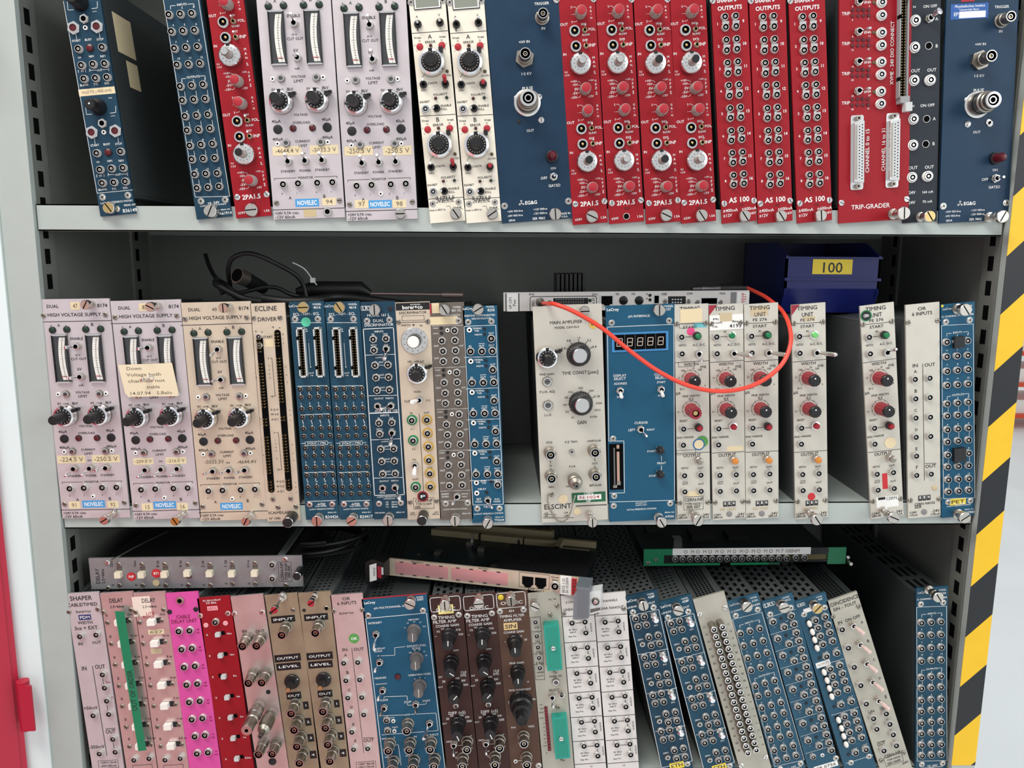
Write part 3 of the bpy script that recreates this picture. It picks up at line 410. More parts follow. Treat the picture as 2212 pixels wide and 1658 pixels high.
 'nov': ('K',[('T',13.1,214.6,11.7,'DUAL'),('T',61,214.8,9.9,'8174'),('T',33.1,206.3,51.8,'HIGH VOLTAGE SUPPLY'),('rscrew',3.6,205.8),('rscrew',63.3,205.8),('line',[-1.3,199.6,68.3,200],0.6),('T',9.6,195.8,1.8,'+'),('T',17,196.1,2.5,'A'),('T',23.9,196.2,1.4,'-'),('T',42.2,196.1,1.8,'+'),('T',49.4,196.5,2.5,'B'),('T',56.2,196.6,1.4,'-'),('led',10.8,191.5,{'c': 'dgreen','r': 3.4}),('led',24.7,191.9,{'c': 'dgreen','r': 3.4}),('led',43,191.8,{'c': 'dgreen','r': 3.4}),('led',57.4,191.9,{'c': 'dgreen','r': 3.4}),('meter',17.2,163.4),('meter',50.1,163.3),('T',32.9,182.9,12.5,'ENABLE'),('tog',33.7,175.6,{'d': '{t0}'}),('T',32.6,166.5,4.7,'H V'),('T',33,162.9,15,'CUT OUT'),('T',32.8,152.8,4.3,'kV'),('tog',34.5,145.6,{'d': '{t1}'}),('T',32.8,136.8,4.7,'mA'),('T',33.4,129.6,13.7,'VOLTAGE'),('T',33.3,125.7,9,'LIMIT'),('ring',9.5,128),('pot',17.5,128.2),('pot',50.3,128),('ring',56.4,128.1),('T',9.3,118.5,3.6,'0V'),('arrow',16.1,118.6,{'w': 33}),('T',24.8,118.6,6,'8kV'),('T',41.9,118.7,3.6,'0V'),('arrow',48.9,118.8,{'w': 33}),('T',57.7,119,6,'8kV'),('dial',16.3,107),('dial',49.5,107.3),('T',33,95.5,13.1,'VOLTAGE'),('T',9.7,90.1,8.4,'40µA'),('T',56.7,90.6,8.4,'40µA'),('T',33.2,88.4,16.7,'OVERLOAD'),('cap',10.7,82.8,{'r': 4.3}),('led',25.1,83.3,{'c': 'dred','r': 3.2}),('led',43.3,83.2,{'c': 'dred','r': 3.2}),('cap',57.1,83.3,{'r': 4.3}),('T',9.8,74,9.8,'400µA'),('T',56.7,74.4,9.9,'400µA'),('T',33.1,71.4,14.2,'CURRENT'),('T',33.1,67.4,8.4,'LIMIT'),('ring',9.4,69.7),('pot',17.8,70.1),('pot',50.4,69.9),('ring',56.6,69.8),('T',33.1,60.3,4,'ON'),('tog',18.7,52.9,{'d': '{t2}'}),('tog',34.6,53.1,{'d': '{t3}'}),('tog',50.6,53.2,{'d': '{t4}'}),('T',17.2,44.4,13.9,'STANDBY'),('T',33.4,44.5,11,'POWER'),('T',49.6,44.8,14,'STANDBY'),('line',[3.7,36.6,3.9,38.1,24.5,38.1],0.4),('T',33.3,38.1,14.3,'MONITOR'),('line',[42,38.4,63.2,38.4,63,36.8],0.4),('lemo',12.3,32.2,{'r': 3.8}),('lemo',26.5,32.6,{'r': 3.8}),('lemo',44.7,32.6,{'r': 3.8}),('lemo',59,32.7,{'r': 3.8}),('T',9.9,23.7,1.5,'V'),('T',24.1,23.9,0.6,'I'),('T',42.6,24.1,1.5,'V'),('T',56.7,24.2,0.6,'I'),('T',17.3,19.7,2.6,'A'),('T',49.8,20.1,2.6,'B'),('rscrew',4.2,15.3),('rscrew',64.1,15.9),('stk',33,14.8,22.5,7.4,{'b': 1,'tc': 'white','t': 'NOVELEC','c': 'sky'}),('line',[-0.5,9,69.1,8.8],0.6),('T',13.2,5.8,23.3,'+24V 0.7A max.'),('T',11.2,2,18.9,'-12V 60mA')]),
 'str': ('K',[('disp',17.2,200.4),('pscrew',2.4,199.9),('pscrew',31.4,199.3),('T',6.3,187.3,1.8,'A'),('T',26.9,187.2,1.8,'V'),('tog',6.8,180.3,{'d': '{t0}','s': 'black'}),('tog',27.2,180.3,{'d': '{t0}','s': 'black'}),('T',6.1,175.7,1.8,'B'),('T',27,175.3,0.5,'I'),('line',[-0.1,173.1,34,172.9],0.5),('T',16.6,169.1,3.6,'A'),('T',5.1,169,6.7,'Vmax'),('T',28.3,168.2,5.9,'Imax'),('T',16.5,164.4,9.8,'ERROR'),('T',6.6,166,2.1,'10'),('T',27,165.2,2.1,'10'),('T',2,162.5,0.8,'8'),('T',3.1,157.5,0.8,'6'),('T',31.2,161.8,0.8,'2'),('T',29.8,157,0.8,'4'),('cap',6.5,160.9,{'c': 'red','r': 3.2}),('cap',27.1,160.5,{'c': 'red','r': 3.2}),('led',16.6,161.2,{'c': 'dred','r': 1.5}),('sdial',16.3,145.4),('led',29.6,137.4,{'c': 'olive','r': 1.5}),('T',29.4,133.6,7.6,'HV-ON'),('tog',6.5,127.1,{'d': 'U','s': 'black'}),('T',15.1,127.9,9.7,'CONTR.'),('T',6.3,122.4,5.5,'DAC'),('line',[9.2,137.2,6.3,134.3,6.1,131.2],0.3),('rtog',27,126.2),('T',26.7,122.3,5,'OFF'),('T',21.4,117.4,13.3,'POLARITY'),('led',16.6,114.1,{'c': 'dred','r': 1.5}),('T',19.6,114.2,1,'+'),('led',27,113.9,{'c': 'dgreen','r': 1.5}),('T',29.9,114.1,1,'-'),('T',6,111.8,9.7,'INHIBIT'),('wlemo',6.3,105,{'r': 4.3}),('tog',16.7,105,{'d': 'L','s': 'black'}),('T',25.6,107,10.2,'ENABLE'),('T',23.4,104.1,6,'KILL'),('line',[-0.6,99.4,33.6,98.4],0.5),('T',16.5,95,3.2,'B'),('T',4.8,94.9,6.8,'Vmax'),('T',28.5,94,6,'Imax'),('T',16.5,90.2,10,'ERROR'),('T',6.3,91.8,2.1,'10'),('T',27.1,91,2.1,'10'),('T',1.7,88.2,0.8,'8'),('T',2.8,83,0.8,'6'),('T',31.4,87.4,0.8,'2'),('T',30,82.5,0.8,'4'),('cap',6.3,86.7,{'c': 'red','r': 3.2}),('cap',27.2,86.2,{'c': 'red','r': 3.2}),('led',16.6,87.1,{'c': 'dred','r': 1.5}),('sdial',16.2,71.3),('led',29.8,62.4,{'c': 'olive','r': 1.5}),('T',29.5,58.3,7.7,'HV-ON'),('tog',6.2,51.9,{'d': 'U','s': 'black'}),('T',15,52.4,9.8,'CONTR.'),('T',6,46.8,5.6,'DAC'),('line',[9,62,6.1,59,5.9,55.8],0.3),('rtog',27.1,50.9),('T',26.8,46.6,5,'OFF'),('T',21.4,41.6,13.6,'POLARITY'),('led',16.5,38.3,{'c': 'dred','r': 1.5}),('T',19.6,38.2,1.1,'+'),('led',27,38.1,{'c': 'dgreen','r': 1.5}),('T',30,38.2,1.1,'-'),('T',5.7,35.7,9.8,'INHIBIT'),('wlemo',6,29.2,{'r': 4.3}),('tog',16.6,29,{'d': 'L','s': 'black'}),('T',25.7,30.8,10.4,'ENABLE'),('T',23.4,27.8,6.1,'KILL'),('line',[-0.9,23,33.8,21.9],0.5),('T',16.6,22.3,16,'UZLU'),('line',[8.1,25,7.8,21.7,24.9,21.4,25.2,24.5],0.4),('T',16.4,19.1,17.6,'STRUCK',{'h': 1.44}),('pscrew',4.2,18.1),('pscrew',29,17.7),('T',8.2,12.1,15.5,'Made in BRD by'),('T',27.3,13.3,8,'iseg',{'h': 1.7}),('line',[16.9,14.8,20.3,14.8,21.3,11.4,32.7,11.1],0.3),('thumb',25.6,7,{'len': 8,'r': 5.5})]),
 'egg': ('W',[('T',52.3,195.8,13.7,'TRIGGER'),('bnc',51.8,183.2,{'len': 16}),('T',52.3,174.1,3.6,'IN'),('T',33.7,163.6,10.4,'+HV IN'),('shv',33,148.9),('T',33.5,135.3,9.9,'1·5 KV'),('T',33.8,122.3,10.2,'PULSE'),('nconn',32.6,109.2),('T',33.6,84,7.1,'OUT'),('fscrew',23,113.9),('fscrew',44.1,113.6),('cap',23.4,92.9,{'c': 'dark','r': 2}),('fscrew',44.6,92.7),('lamp',52.2,58.6),('T',53,47.8,5.1,'ON'),('tog',52.7,39.8,{'d': 'C'}),('T',43.5,39.4,6.4,'OFF'),('T',53,31.8,11.5,'GATED'),('trefoil',20.2,17.7),('T',29.5,17.6,11.8,'EG&G',{'b': 1}),('pscrew',3.9,16.3),('pscrew',65.4,16.2),('T',13.6,10.7,15,'+24V 003.4ma'),('T',37.9,10.8,13.4,'+12V 000ma'),('T',13.3,6.6,14.8,'-24V 003.4ma'),('T',37.6,6.9,13.5,'-12V 000ma'),('T',9.8,2.2,6.7,'18VA'),('T',35.8,2.2,12.4,'SER 9862'),('T',61.5,4.9,10.2,'MADE IN'),('T',60.7,2.2,6.5,'U.S.A.')]),
 'as': ('W',[('lemo',11.5,187.8,{'d': 8,'r': 3.6}),('lemo',11.7,178.6,{'d': 8,'r': 3.6}),('lemo',21.4,187.6,{'d': 8,'r': 3.6}),('lemo',21.4,178.5,{'d': 8,'r': 3.6}),('tab',12.3,183.1),('tab',22,182.9),('T',5,182.6,1.6,'1',{'b': 1}),('T',29.2,183.2,1.8,'9',{'b': 1}),('lemo',11.8,167.3,{'d': 8,'r': 3.6}),('lemo',11.7,158.1,{'d': 8,'r': 3.6}),('lemo',21.5,167.3,{'d': 8,'r': 3.6}),('lemo',21.4,158.4,{'d': 8,'r': 3.6}),('tab',12.5,162.4),('tab',22.1,162.5),('T',5.1,162.8,1.6,'2',{'b': 1}),('T',29.3,163.3,3.7,'10',{'b': 1}),('lemo',11.9,147,{'d': 8,'r': 3.6}),('lemo',11.9,137.7,{'d': 8,'r': 3.6}),('lemo',21.6,147.1,{'d': 8,'r': 3.6}),('lemo',21.5,138,{'d': 8,'r': 3.6}),('tab',12.6,141.8),('tab',22.2,142),('T',5.2,142.7,1.6,'3',{'b': 1}),('T',29.5,143.3,3.7,'11',{'b': 1}),('lemo',12,126.8,{'d': 8,'r': 3.6}),('lemo',12.2,117.4,{'d': 8,'r': 3.6}),('lemo',21.7,126.6,{'d': 8,'r': 3.6}),('lemo',21.8,117.5,{'d': 8,'r': 3.6}),('tab',12.8,121.3),('tab',22.3,121.3),('T',5.3,122.5,1.6,'4',{'b': 1}),('T',29.6,123,3.7,'12',{'b': 1}),('lemo',12.4,106.1,{'d': 8,'r': 3.6}),('lemo',12.2,97.3,{'d': 8,'r': 3.6}),('lemo',22.1,106.2,{'d': 8,'r': 3.6}),('lemo',22.1,97.1,{'d': 8,'r': 3.6}),('tab',13,100.6),('tab',22.7,100.6),('T',5.3,102.1,1.6,'5',{'b': 1}),('T',29.7,102.6,3.7,'13',{'b': 1}),('lemo',12.4,85.6,{'d': 8,'r': 3.6}),('lemo',12.1,76.7,{'d': 8,'r': 3.6}),('lemo',22.1,85.7,{'d': 8,'r': 3.6}),('lemo',22.1,77.1,{'d': 8,'r': 3.6}),('tab',13,79.9),('tab',22.7,80.1),('T',5.4,81.6,1.6,'6',{'b': 1}),('T',29.8,82,3.7,'14',{'b': 1}),('lemo',12.4,65.2,{'d': 8,'r': 3.6}),('lemo',12.8,56.1,{'d': 8,'r': 3.6}),('lemo',22.3,65.1,{'d': 8,'r': 3.6}),('lemo',22.2,56.3,{'d': 8,'r': 3.6}),('tab',13.2,59.1),('tab',22.9,59.2),('T',5.5,60.8,1.6,'7',{'b': 1}),('T',29.9,61.3,3.8,'15',{'b': 1}),('lemo',12.7,44.5,{'d': 8,'r': 3.6}),('lemo',12.4,35.7,{'d': 8,'r': 3.6}),('lemo',22.5,44.7,{'d': 8,'r': 3.6}),('lemo',22.2,35.9,{'d': 8,'r': 3.6}),('tab',13.3,38.4),('tab',23,38.5),('T',5.6,39.9,1.6,'8',{'b': 1}),('T',30,40.3,3.8,'16',{'b': 1}),('T',14.5,202.5,18.2,'SHAPER 8',{'b': 1}),('T',17.1,195.9,22.9,'OUTPUTS',{'b': 1}),('fscrew',1.6,203.4),('T',17.8,21.4,19.8,'AS 100',{'b': 1}),('fscrew',3.2,18.8),('fscrew',32,19.1),('T',8.8,12,14.4,'±400mA'),('T',26.9,12.1,14.4,'±600mA'),('T',5.9,7.4,8.7,'±12V'),('T',30.5,7.6,6,'±6V'),('T',19.6,16.1,4.1,'070',{'c': 'dred'}),('thumb',20.7,5.3,{'len': 8,'r': 5.5})]),
 'trip': ('W',[('tog',17.4,200.7,{'d': 'R'}),('T',26.6,200.4,6.5,'ENA'),('T',6.3,191.6,7.9,'TRIP'),('cap',32.5,199.7,{'c': 'olive','r': 1.6}),('cap',12.6,194.3,{'c': 'dred','r': 1.7}),('cap',17.6,194.1,{'c': 'dred','r': 1.7}),('cap',22.7,193.8,{'c': 'dred','r': 1.7}),('cap',27.7,193.6,{'c': 'dred','r': 1.7}),('cap',12.6,189.3,{'c': 'dred','r': 1.7}),('cap',17.7,189,{'c': 'dred','r': 1.7}),('cap',22.7,188.8,{'c': 'dred','r': 1.7}),('cap',27.7,188.6,{'c': 'dred','r': 1.7}),('T',12.6,197.4,1.2,'0'),('T',28.3,196.9,1.2,'3'),('T',12.4,185.6,1.2,'4'),('T',27.5,185.4,1.2,'7'),('tog',17.4,174.5,{'d': 'R'}),('T',26.8,174,6.6,'ENA'),('T',6.4,165.1,7.9,'TRIP'),('cap',32.8,173.3,{'c': 'olive','r': 1.6}),('cap',12.6,167.8,{'c': 'dred','r': 1.7}),('cap',17.6,167.6,{'c': 'dred','r': 1.7}),('cap',22.7,167.4,{'c': 'dred','r': 1.7}),('cap',27.7,167.2,{'c': 'dred','r': 1.7}),('cap',12.6,162.8,{'c': 'dred','r': 1.7}),('cap',17.7,162.6,{'c': 'dred','r': 1.7}),('cap',22.7,162.3,{'c': 'dred','r': 1.7}),('cap',27.8,162.1,{'c': 'dred','r': 1.7}),('T',12.8,170.9,1.2,'8'),('T',28.6,170.5,2.4,'11'),('T',12.6,159,2.4,'12'),('T',27.7,158.9,2.4,'15'),('tog',17.4,147.9,{'d': 'R'}),('T',27.1,147.3,6.6,'ENA'),('T',6.5,138.3,8,'TRIP'),('cap',33.1,146.6,{'c': 'olive','r': 1.6}),('cap',12.5,141.1,{'c': 'dred','r': 1.7}),('cap',17.6,140.9,{'c': 'dred','r': 1.7}),('cap',22.7,140.7,{'c': 'dred','r': 1.7}),('cap',27.8,140.4,{'c': 'dred','r': 1.7}),('cap',12.6,136,{'c': 'dred','r': 1.7}),('cap',17.6,135.7,{'c': 'dred','r': 1.7}),('cap',22.7,135.5,{'c': 'dred','r': 1.7}),('cap',27.8,135.3,{'c': 'dred','r': 1.7}),('T',13,144.2,2.4,'16'),('T',28.8,143.7,2.4,'19'),('T',12.8,132.1,2.4,'20'),('T',28,132,2.4,'23'),('tog',17.5,121.6,{'d': 'R'}),('T',27.3,120.9,6.7,'ENA'),('T',6.6,111.8,8,'TRIP'),('cap',33.3,120.2,{'c': 'olive','r': 1.6}),('cap',12.5,114.7,{'c': 'dred','r': 1.7}),('cap',17.6,114.5,{'c': 'dred','r': 1.7}),('cap',22.7,114.2,{'c': 'dred','r': 1.7}),('cap',27.8,114,{'c': 'dred','r': 1.7}),('cap',12.5,109.5,{'c': 'dred','r': 1.7}),('cap',17.6,109.3,{'c': 'dred','r': 1.7}),('cap',22.8,109,{'c': 'dred','r': 1.7}),('cap',27.9,108.8,{'c': 'dred','r': 1.7}),('T',13.1,117.7,2.4,'24'),('T',29.1,117.3,2.4,'27'),('T',12.9,105.6,2.4,'28'),('T',28.2,105.4,2.4,'31'),('wlemo',39,198.9,{'r': 4.6}),('wlemo',39.2,187.6,{'r': 4.6}),('wlemo',39.2,172.3,{'r': 4.6}),('wlemo',39.2,161.2,{'r': 4.6}),('wlemo',39.2,146.3,{'r': 4.6}),('wlemo',39.2,135.1,{'r': 4.6}),('wlemo',39.1,119.8,{'r': 4.6}),('wlemo',39.2,108.7,{'r': 4.6}),('hdr',58.4,157.2,{'eject': 1,'c': 'grey','w': 8.5,'len': 92}),('T',50.1,154,56.7,'XVME - 240 DIO CONNECT',{'rot': 1}),('dsub',17.2,65.3),('dsub',51.2,65.2),('T',27.5,66.5,40.8,'CHANNEL 0 to 15',{'rot': 1}),('T',43,66.8,40.4,'CHANNEL 16 to 31',{'rot': 1}),('fscrew',2.8,19.4),('fscrew',66.3,18.9),('T',31.1,14.4,37.6,'TRIP-GRADER'),('thumb',52.3,5.5,{'len': 24,'r': 6})]),
 'dark': ('W',[('T',8.9,198.1,2.9,'IN'),('T',23.7,197.8,13.1,'ON OFF'),('wlemo',9,185.6,{'r': 5}),('tog',22.3,186.6,{'d': 'RU','s': 'paddle'}),('T',30.1,186.2,2.6,'A'),('wlemo',8.7,161.8,{'r': 5}),('hole',22.9,162.7,{'r': 3}),('T',30.5,162.2,2.4,'B'),('T',10.8,141.2,8.8,'OUT'),('T',26.3,140.9,8.8,'OUT'),('wlemo',8.5,132.2,{'r': 5}),('wlemo',24.1,131.5,{'r': 5}),('T',8.9,109.2,2.9,'IN'),('T',22.7,109,13.7,'ON OFF'),('wlemo',8.4,97,{'r': 5}),('hole',22.1,96.5,{'r': 3}),('T',29.5,96.3,2.7,'A'),('wlemo',8.4,73.1,{'r': 5}),('hole',21.6,73.4,{'r': 3}),('T',29.3,73.3,2.4,'B'),('T',9.8,52.1,8.9,'OUT'),('T',25.6,51.7,8.9,'OUT'),('wlemo',7.9,43,{'r': 5}),('wlemo',23.4,43,{'r': 5}),('T',9.2,28.8,6.5,'24V'),('T',24.2,28.4,11.2,'164 mA'),('T',9.1,19.3,6.6,'24V'),('T',24.3,19.3,9.6,'70 mA'),('thumb',16.8,4.9,{'c': 'brass','len': 20,'r': 5.5})]),
 'ecl': ('K',[('T',15.1,216.4,21.8,'ECLINE'),('T',15.6,205.9,18.7,'DRIVER'),('rscrew',2.7,207.4),('rscrew',28.3,207.1),('T',3.8,194.3,2,'+'),('T',9.5,194.3,2,'-'),('T',20.9,197.9,2.3,'+'),('T',27.2,197.9,2,'-'),('slot',6.8,110.2,{'c': 'pin','w': 6.5,'len': 160}),('slot',24.7,113.4,{'c': 'pin','w': 6.5,'len': 164}),('lemo',6.9,189.3,{'r': 2.8}),('lemo',6.8,180.5,{'r': 2.8}),('T',15.1,188.6,9.2,'START'),('fill',15.9,182.3,8.7,7.3,{'c': 'cream'}),('T',14.1,167.4,1.2,'0'),('line',[16,167.3,17.4,167.3,17.8,129.4,16,129.2],0.4),('T',14.1,160,1.3,'C'),('T',14.1,156,1.3,'H'),('T',14.1,152,1.3,'A'),('T',14.1,148,1.3,'N'),('T',14.1,140.4,0.6,'1'),('T',14.5,129.1,2.9,'15'),('T',16.2,115.8,7.6,'R Q O'),('T',16.1,111,7.9,'W S D'),('T',15.7,105.9,6.8,'A D I'),('T',14.4,92.3,1.2,'0'),('line',[16.3,92.4,18.1,92.3,18.7,54.2,16.7,54.1],0.4),('T',14.6,84.7,1.3,'C'),('T',14.7,81,1.3,'H'),('T',14.8,77.3,1.3,'A'),('T',14.8,73.7,1.3,'N'),('T',14.6,65.8,1.2,'2'),('T',15.1,54.1,3,'15'),('T',16.6,41.7,7.7,'R Q D'),('T',16.2,36.6,7.8,'W S D'),('T',16.1,31.3,6.9,'A D I'),('T',30,190.7,1.2,'E'),('T',30,186.4,1.2,'C'),('T',30.1,182.2,1,'L'),('T',30.4,158.5,1.3,'O'),('T',30.6,150.3,1.3,'U'),('T',30.8,142.9,1.2,'T'),('T',31.2,114.8,1.3,'O'),('T',31.3,109.9,1.3,'U'),('T',31.4,104.6,1.2,'T'),('T',31.4,79.6,1.3,'O'),('T',31.3,70.7,1.3,'U'),('T',31.5,63,1.2,'T'),('T',31.7,40.1,1.3,'O'),('T',31.6,35.2,1.3,'U'),('T',31.7,29.9,1.2,'T'),('T',0.5,157.4,0.4,'I'),('T',0.5,148.8,1.2,'N'),('T',1.2,114.4,0.4,'I'),('T',1.4,107.2,1.2,'N'),('T',1.4,78.3,0.4,'I'),('T',1.6,69.6,1.2,'N'),('rscrew',7.7,23.4),('rscrew',25.7,23.6),('rscrew',12.2,14.7),('rscrew',30.4,14.9),('T',13.4,9,23.4,'SCAIME/LAPP'),('T',8,3,11.4,'N° 1040'),('thumb',26.6,5.1,{'c': 'black','len': 22,'r': 5.5})]),
 '4616': ('W',[('slemo',5,135.3),('slemo',13.6,135.3),('slemo',22.2,135.3),('slemo',30.8,135.3),('slemo',5,127.4),('slemo',13.6,127.4),('slemo',22.2,127.4),('slemo',30.8,127.4),('slemo',4.9,115.5),('slemo',13.6,115.5),('slemo',22.2,115.5),('slemo',30.8,115.5),('slemo',5.2,107.1),('slemo',13.8,107.1),('slemo',22.5,107.1),('slemo',31.1,107.1),('slemo',5.1,95.3),('slemo',13.8,95.3),('slemo',22.5,95.3),('slemo',31.1,95.2),('slemo',5.1,87.4),('slemo',13.8,87.4),('slemo',22.5,87.4),('slemo',31.2,87.4),('slemo',5.2,75.5),('slemo',13.9,75.5),('slemo',22.6,75.4),('slemo',31.3,75.4),('slemo',5.2,67.4),('slemo',13.9,67.4),('slemo',22.6,67.4),('slemo',31.4,67.3),('slemo',5,55.2),('slemo',13.8,55.2),('slemo',22.5,55.2),('slemo',31.2,55.1),('slemo',5,47.1),('slemo',13.7,47),('slemo',22.5,47),('slemo',31.2,47),('slemo',5,34.9),('slemo',13.7,34.9),('slemo',22.5,34.9),('slemo',31.3,34.8),('slemo',4.8,27.3),('slemo',13.6,27.3),('slemo',22.4,27.3),('slemo',31.2,27.2),('line',[4.3,131.9,4.5,130.1],0.7),('T',4.3,120.9,1.2,'1'),('line',[4.4,119.2,4.4,118],0.5),('line',[12.9,131.9,13.1,130.1],0.7),('T',13,120.9,1.2,'2'),('line',[13,119.1,13.1,118],0.5),('line',[21.6,131.9,21.7,130.1],0.7),('T',21.6,120.9,1.2,'3'),('line',[21.7,119.1,21.7,118],0.5),('line',[30.2,131.8,30.4,130.1],0.7),('T',30.3,120.9,1.2,'4'),('line',[30.3,119.1,30.4,117.9],0.5),('line',[4.5,103.6,4.6,101.8],0.7),('T',5.1,100.6,1.2,'5'),('line',[5.1,98.8,5.2,97.6],0.5),('line',[13.1,103.5,13.3,101.8],0.7),('T',13.8,100.6,1.2,'6'),('line',[13.8,98.8,13.9,97.6],0.5),('line',[21.8,103.5,22,101.7],0.7),('T',22.5,100.5,1.2,'7'),('line',[22.5,98.7,22.6,97.6],0.5),('line',[30.5,103.5,30.7,101.7],0.7),('T',31.2,100.5,1.2,'8'),('line',[31.2,98.7,31.3,97.5],0.5),('line',[4.5,71.8,4.7,69.9],0.7),('T',4.6,60.5,1.2,'9'),('line',[4.6,58.7,4.6,57.5],0.5),('line',[13.3,71.7,13.4,69.9],0.7),('T',13.3,60.5,2.2,'10'),('line',[13.3,58.7,13.4,57.5],0.5),('line',[22,71.7,22.2,69.9],0.7),('T',22.1,60.5,2.2,'11'),('line',[22.1,58.7,22.2,57.5],0.5),('line',[30.8,71.7,30.9,69.9],0.7),('T',30.8,60.5,2.2,'12'),('line',[30.9,58.6,30.9,57.4],0.5),('line',[4.3,43.2,4.4,41.4],0.7),('T',4.9,40.1,2.2,'13'),('line',[4.9,38.3,5,37.1],0.5),('line',[13.1,43.2,13.2,41.3],0.7),('T',13.7,40.1,2.2,'14'),('line',[13.7,38.3,13.8,37],0.5),('line',[21.9,43.1,22,41.3],0.7),('T',22.5,40.1,2.2,'15'),('line',[22.5,38.2,22.6,37],0.5),('line',[30.7,43.1,30.8,41.3],0.7),('T',31.3,40,2.2,'16'),('line',[31.4,38.2,31.4,37],0.5),('T',4.8,217.7,10.1,'LeCroy'),('T',27.2,218.6,8.5,'MODEL'),('T',27,215.6,7.1,'4616'),('T',16.2,209.5,25.7,'ECL - NIM - ECL'),('pscrew',4.9,204.9),('pscrew',27.1,204.3),('line',[1.5,201.5,30.1,200.5],0.5),('hdr',10.2,172.2,{'c': 'lgrey','w': 7.5,'len': 49}),('hdr',26.6,171.9,{'c': 'lgrey','w': 7.5,'len': 49}),('T',14.5,194.5,2.8,'IN'),('arrow',14.8,192.5,{'w': 20}),('line',[16.3,180.9,16.4,156.7],0.4),('T',16.5,183.7,0.7,'1'),('T',16.5,157.1,1.7,'16'),('T',16.8,150.9,5.4,'OUT'),('arrow',17.1,148.5,{'w': 20}),('line',[1.9,138.3,31.6,137.9],0.5),('line',[3.3,109.1,31.5,109.5],0.5),('box',16.6,79.7,22.5,3.9),('line',[1.8,80,5.2,80],0.4),('line',[28,79.6,31.6,79.8],0.4),('T',16.6,79.7,18.9,'2*OUT / 1*IN'),('line',[2.4,49.8,31.7,49.6],0.5),('line',[3.1,19.4,31.5,19.4],0.5),('pscrew',5.1,16.2),('pscrew',27.9,15.7),('T',16.6,16.1,8.8,'-6/700'),('T',16.4,14,11.2,'(max 270W)'),('T',16.8,10.9,25.3,'LeCROY RESEARCH SYSTEMS'),('T',27.3,6.9,9.1,'SERIAL NO.'),('thumb',15.6,216.5,{'c': 'brass','len': 10,'r': 5.5}),('thumb',14.5,3.1,{'c': '{tc}','len': 15,'r': 5.5})]),
 'd161': ('W',[('T',16.7,192.2,8.8,'INPUTS'),('T',10.6,189.6,2.3,'IN'),('T',23,189.6,4.6,'OUT'),('xlemo',11,185),('xlemo',23.5,185.1),('T',10.8,178.8,6.3,'VETO'),('xlemo',11.1,174.2),('T',23.1,178.7,4,'50Ω'),('tog',23.3,175.3,{'d': 'D','s': 'long'}),('T',15.2,166.4,7.2,'OUTPUT'),('xlemo',11.2,159.1),('xlemo',23.9,159.1),('T',17.1,161.7,4.9,'OUT'),('line',[14.2,158.7,19.7,158.7],0.4),('xlemo',11.5,146.8),('xlemo',23.9,146.8),('T',17,148.9,4.9,'OUT'),('line',[14.4,146.2,19.9,146.1],0.4),('xlemo',11.7,134.1),('xlemo',24,134.1),('T',17,136.3,4.9,'OUT'),('line',[14.5,133.4,20,133.4],0.4),('T',17.5,108,9,'INPUTS'),('T',11.3,105.2,2.3,'IN'),('T',23.9,105.2,4.6,'OUT'),('xlemo',11.7,100.9),('xlemo',24.5,101),('T',11.5,94.1,6.4,'VETO'),('xlemo',11.8,89.7),('T',24,93.9,4.1,'50Ω'),('tog',24.2,90.7,{'d': 'D','s': 'long'}),('T',16,81.2,7.3,'OUTPUT'),('xlemo',11.9,74.1),('xlemo',24.8,74.1),('T',17.9,76.3,5,'OUT'),('line',[14.9,73.3,20.6,73.2],0.4),('xlemo',12.2,61.3),('xlemo',24.8,61.3),('T',17.8,63,5,'OUT'),('line',[15.2,60.3,20.8,60.2],0.4),('xlemo',12.4,48.2),('xlemo',25,48.2),('T',17.8,50,5,'OUT'),('line',[15.3,47.1,20.9,47],0.4),('box',6,215.4,10.5,4),('T',6,215.4,8.5,'LRS'),('thumb',15,214.1,{'len': 10,'r': 5.5}),('T',17,208.3,22.1,'MODEL 161 L'),('cap',29.2,214,{'c': 'dark','r': 2.4}),('T',16.8,202.9,10.5,'DUAL'),('T',17.1,198.8,28.4,'DISCRIMINATOR'),('pscrew',5.8,202.9),('pscrew',27.7,203.3),('line',[1.6,195,31.1,195.5,32.7,25.3,2.4,25.4,1.6,195],0.7),('line',[2.3,169.3,31.2,169.1],0.5),('line',[3,128.4,31.8,128],0.5),('line',[3.1,110.7,32,110.7],1),('line',[3.1,83.4,32.4,83.6],0.5),('line',[2.9,43.6,32.6,43.4],0.5),('T',12.8,125.3,9.2,'OUTPUT'),('T',23.3,125.3,8.1,'WIDTH'),('jack',11.3,117.9,{'r': 2.6}),('tog',24.7,118.1,{'d': 'L','s': 'long'}),('T',11,112.5,5.8,'FINE'),('T',23.3,112.7,14.5,'15 50 150'),('T',13,40.1,9.4,'OUTPUT'),('T',23.7,40.2,7.6,'WIDTH'),('jack',11.3,33.3,{'r': 2.6}),('tog',24.1,33.9,{'d': 'RD','s': 'long'}),('T',10.7,28,5.6,'FINE'),('T',17.2,23.6,24.5,'LeCROY RESEARCH SYSTEMS'),('T',17.1,21.5,11.8,'CORPORATION'),('T',14.5,18,3.2,'-12'),('T',22.1,17.9,5.9,'200mA'),('T',14.4,15.6,3.2,'-24'),('T',21.9,15.4,5.9,'300mA'),('T',14.5,12.9,3.2,'+12'),('T',22.1,12.8,5.9,'85mA'),('pscrew',6.5,16.6),('pscrew',28.6,16.7),('T',6.9,6.9,10.3,'MFD BOARD'),('T',27.7,6.7,8.9,'SERIAL NO'),('thumb',16.7,3.3,{'len': 16,'r': 5.5})]),
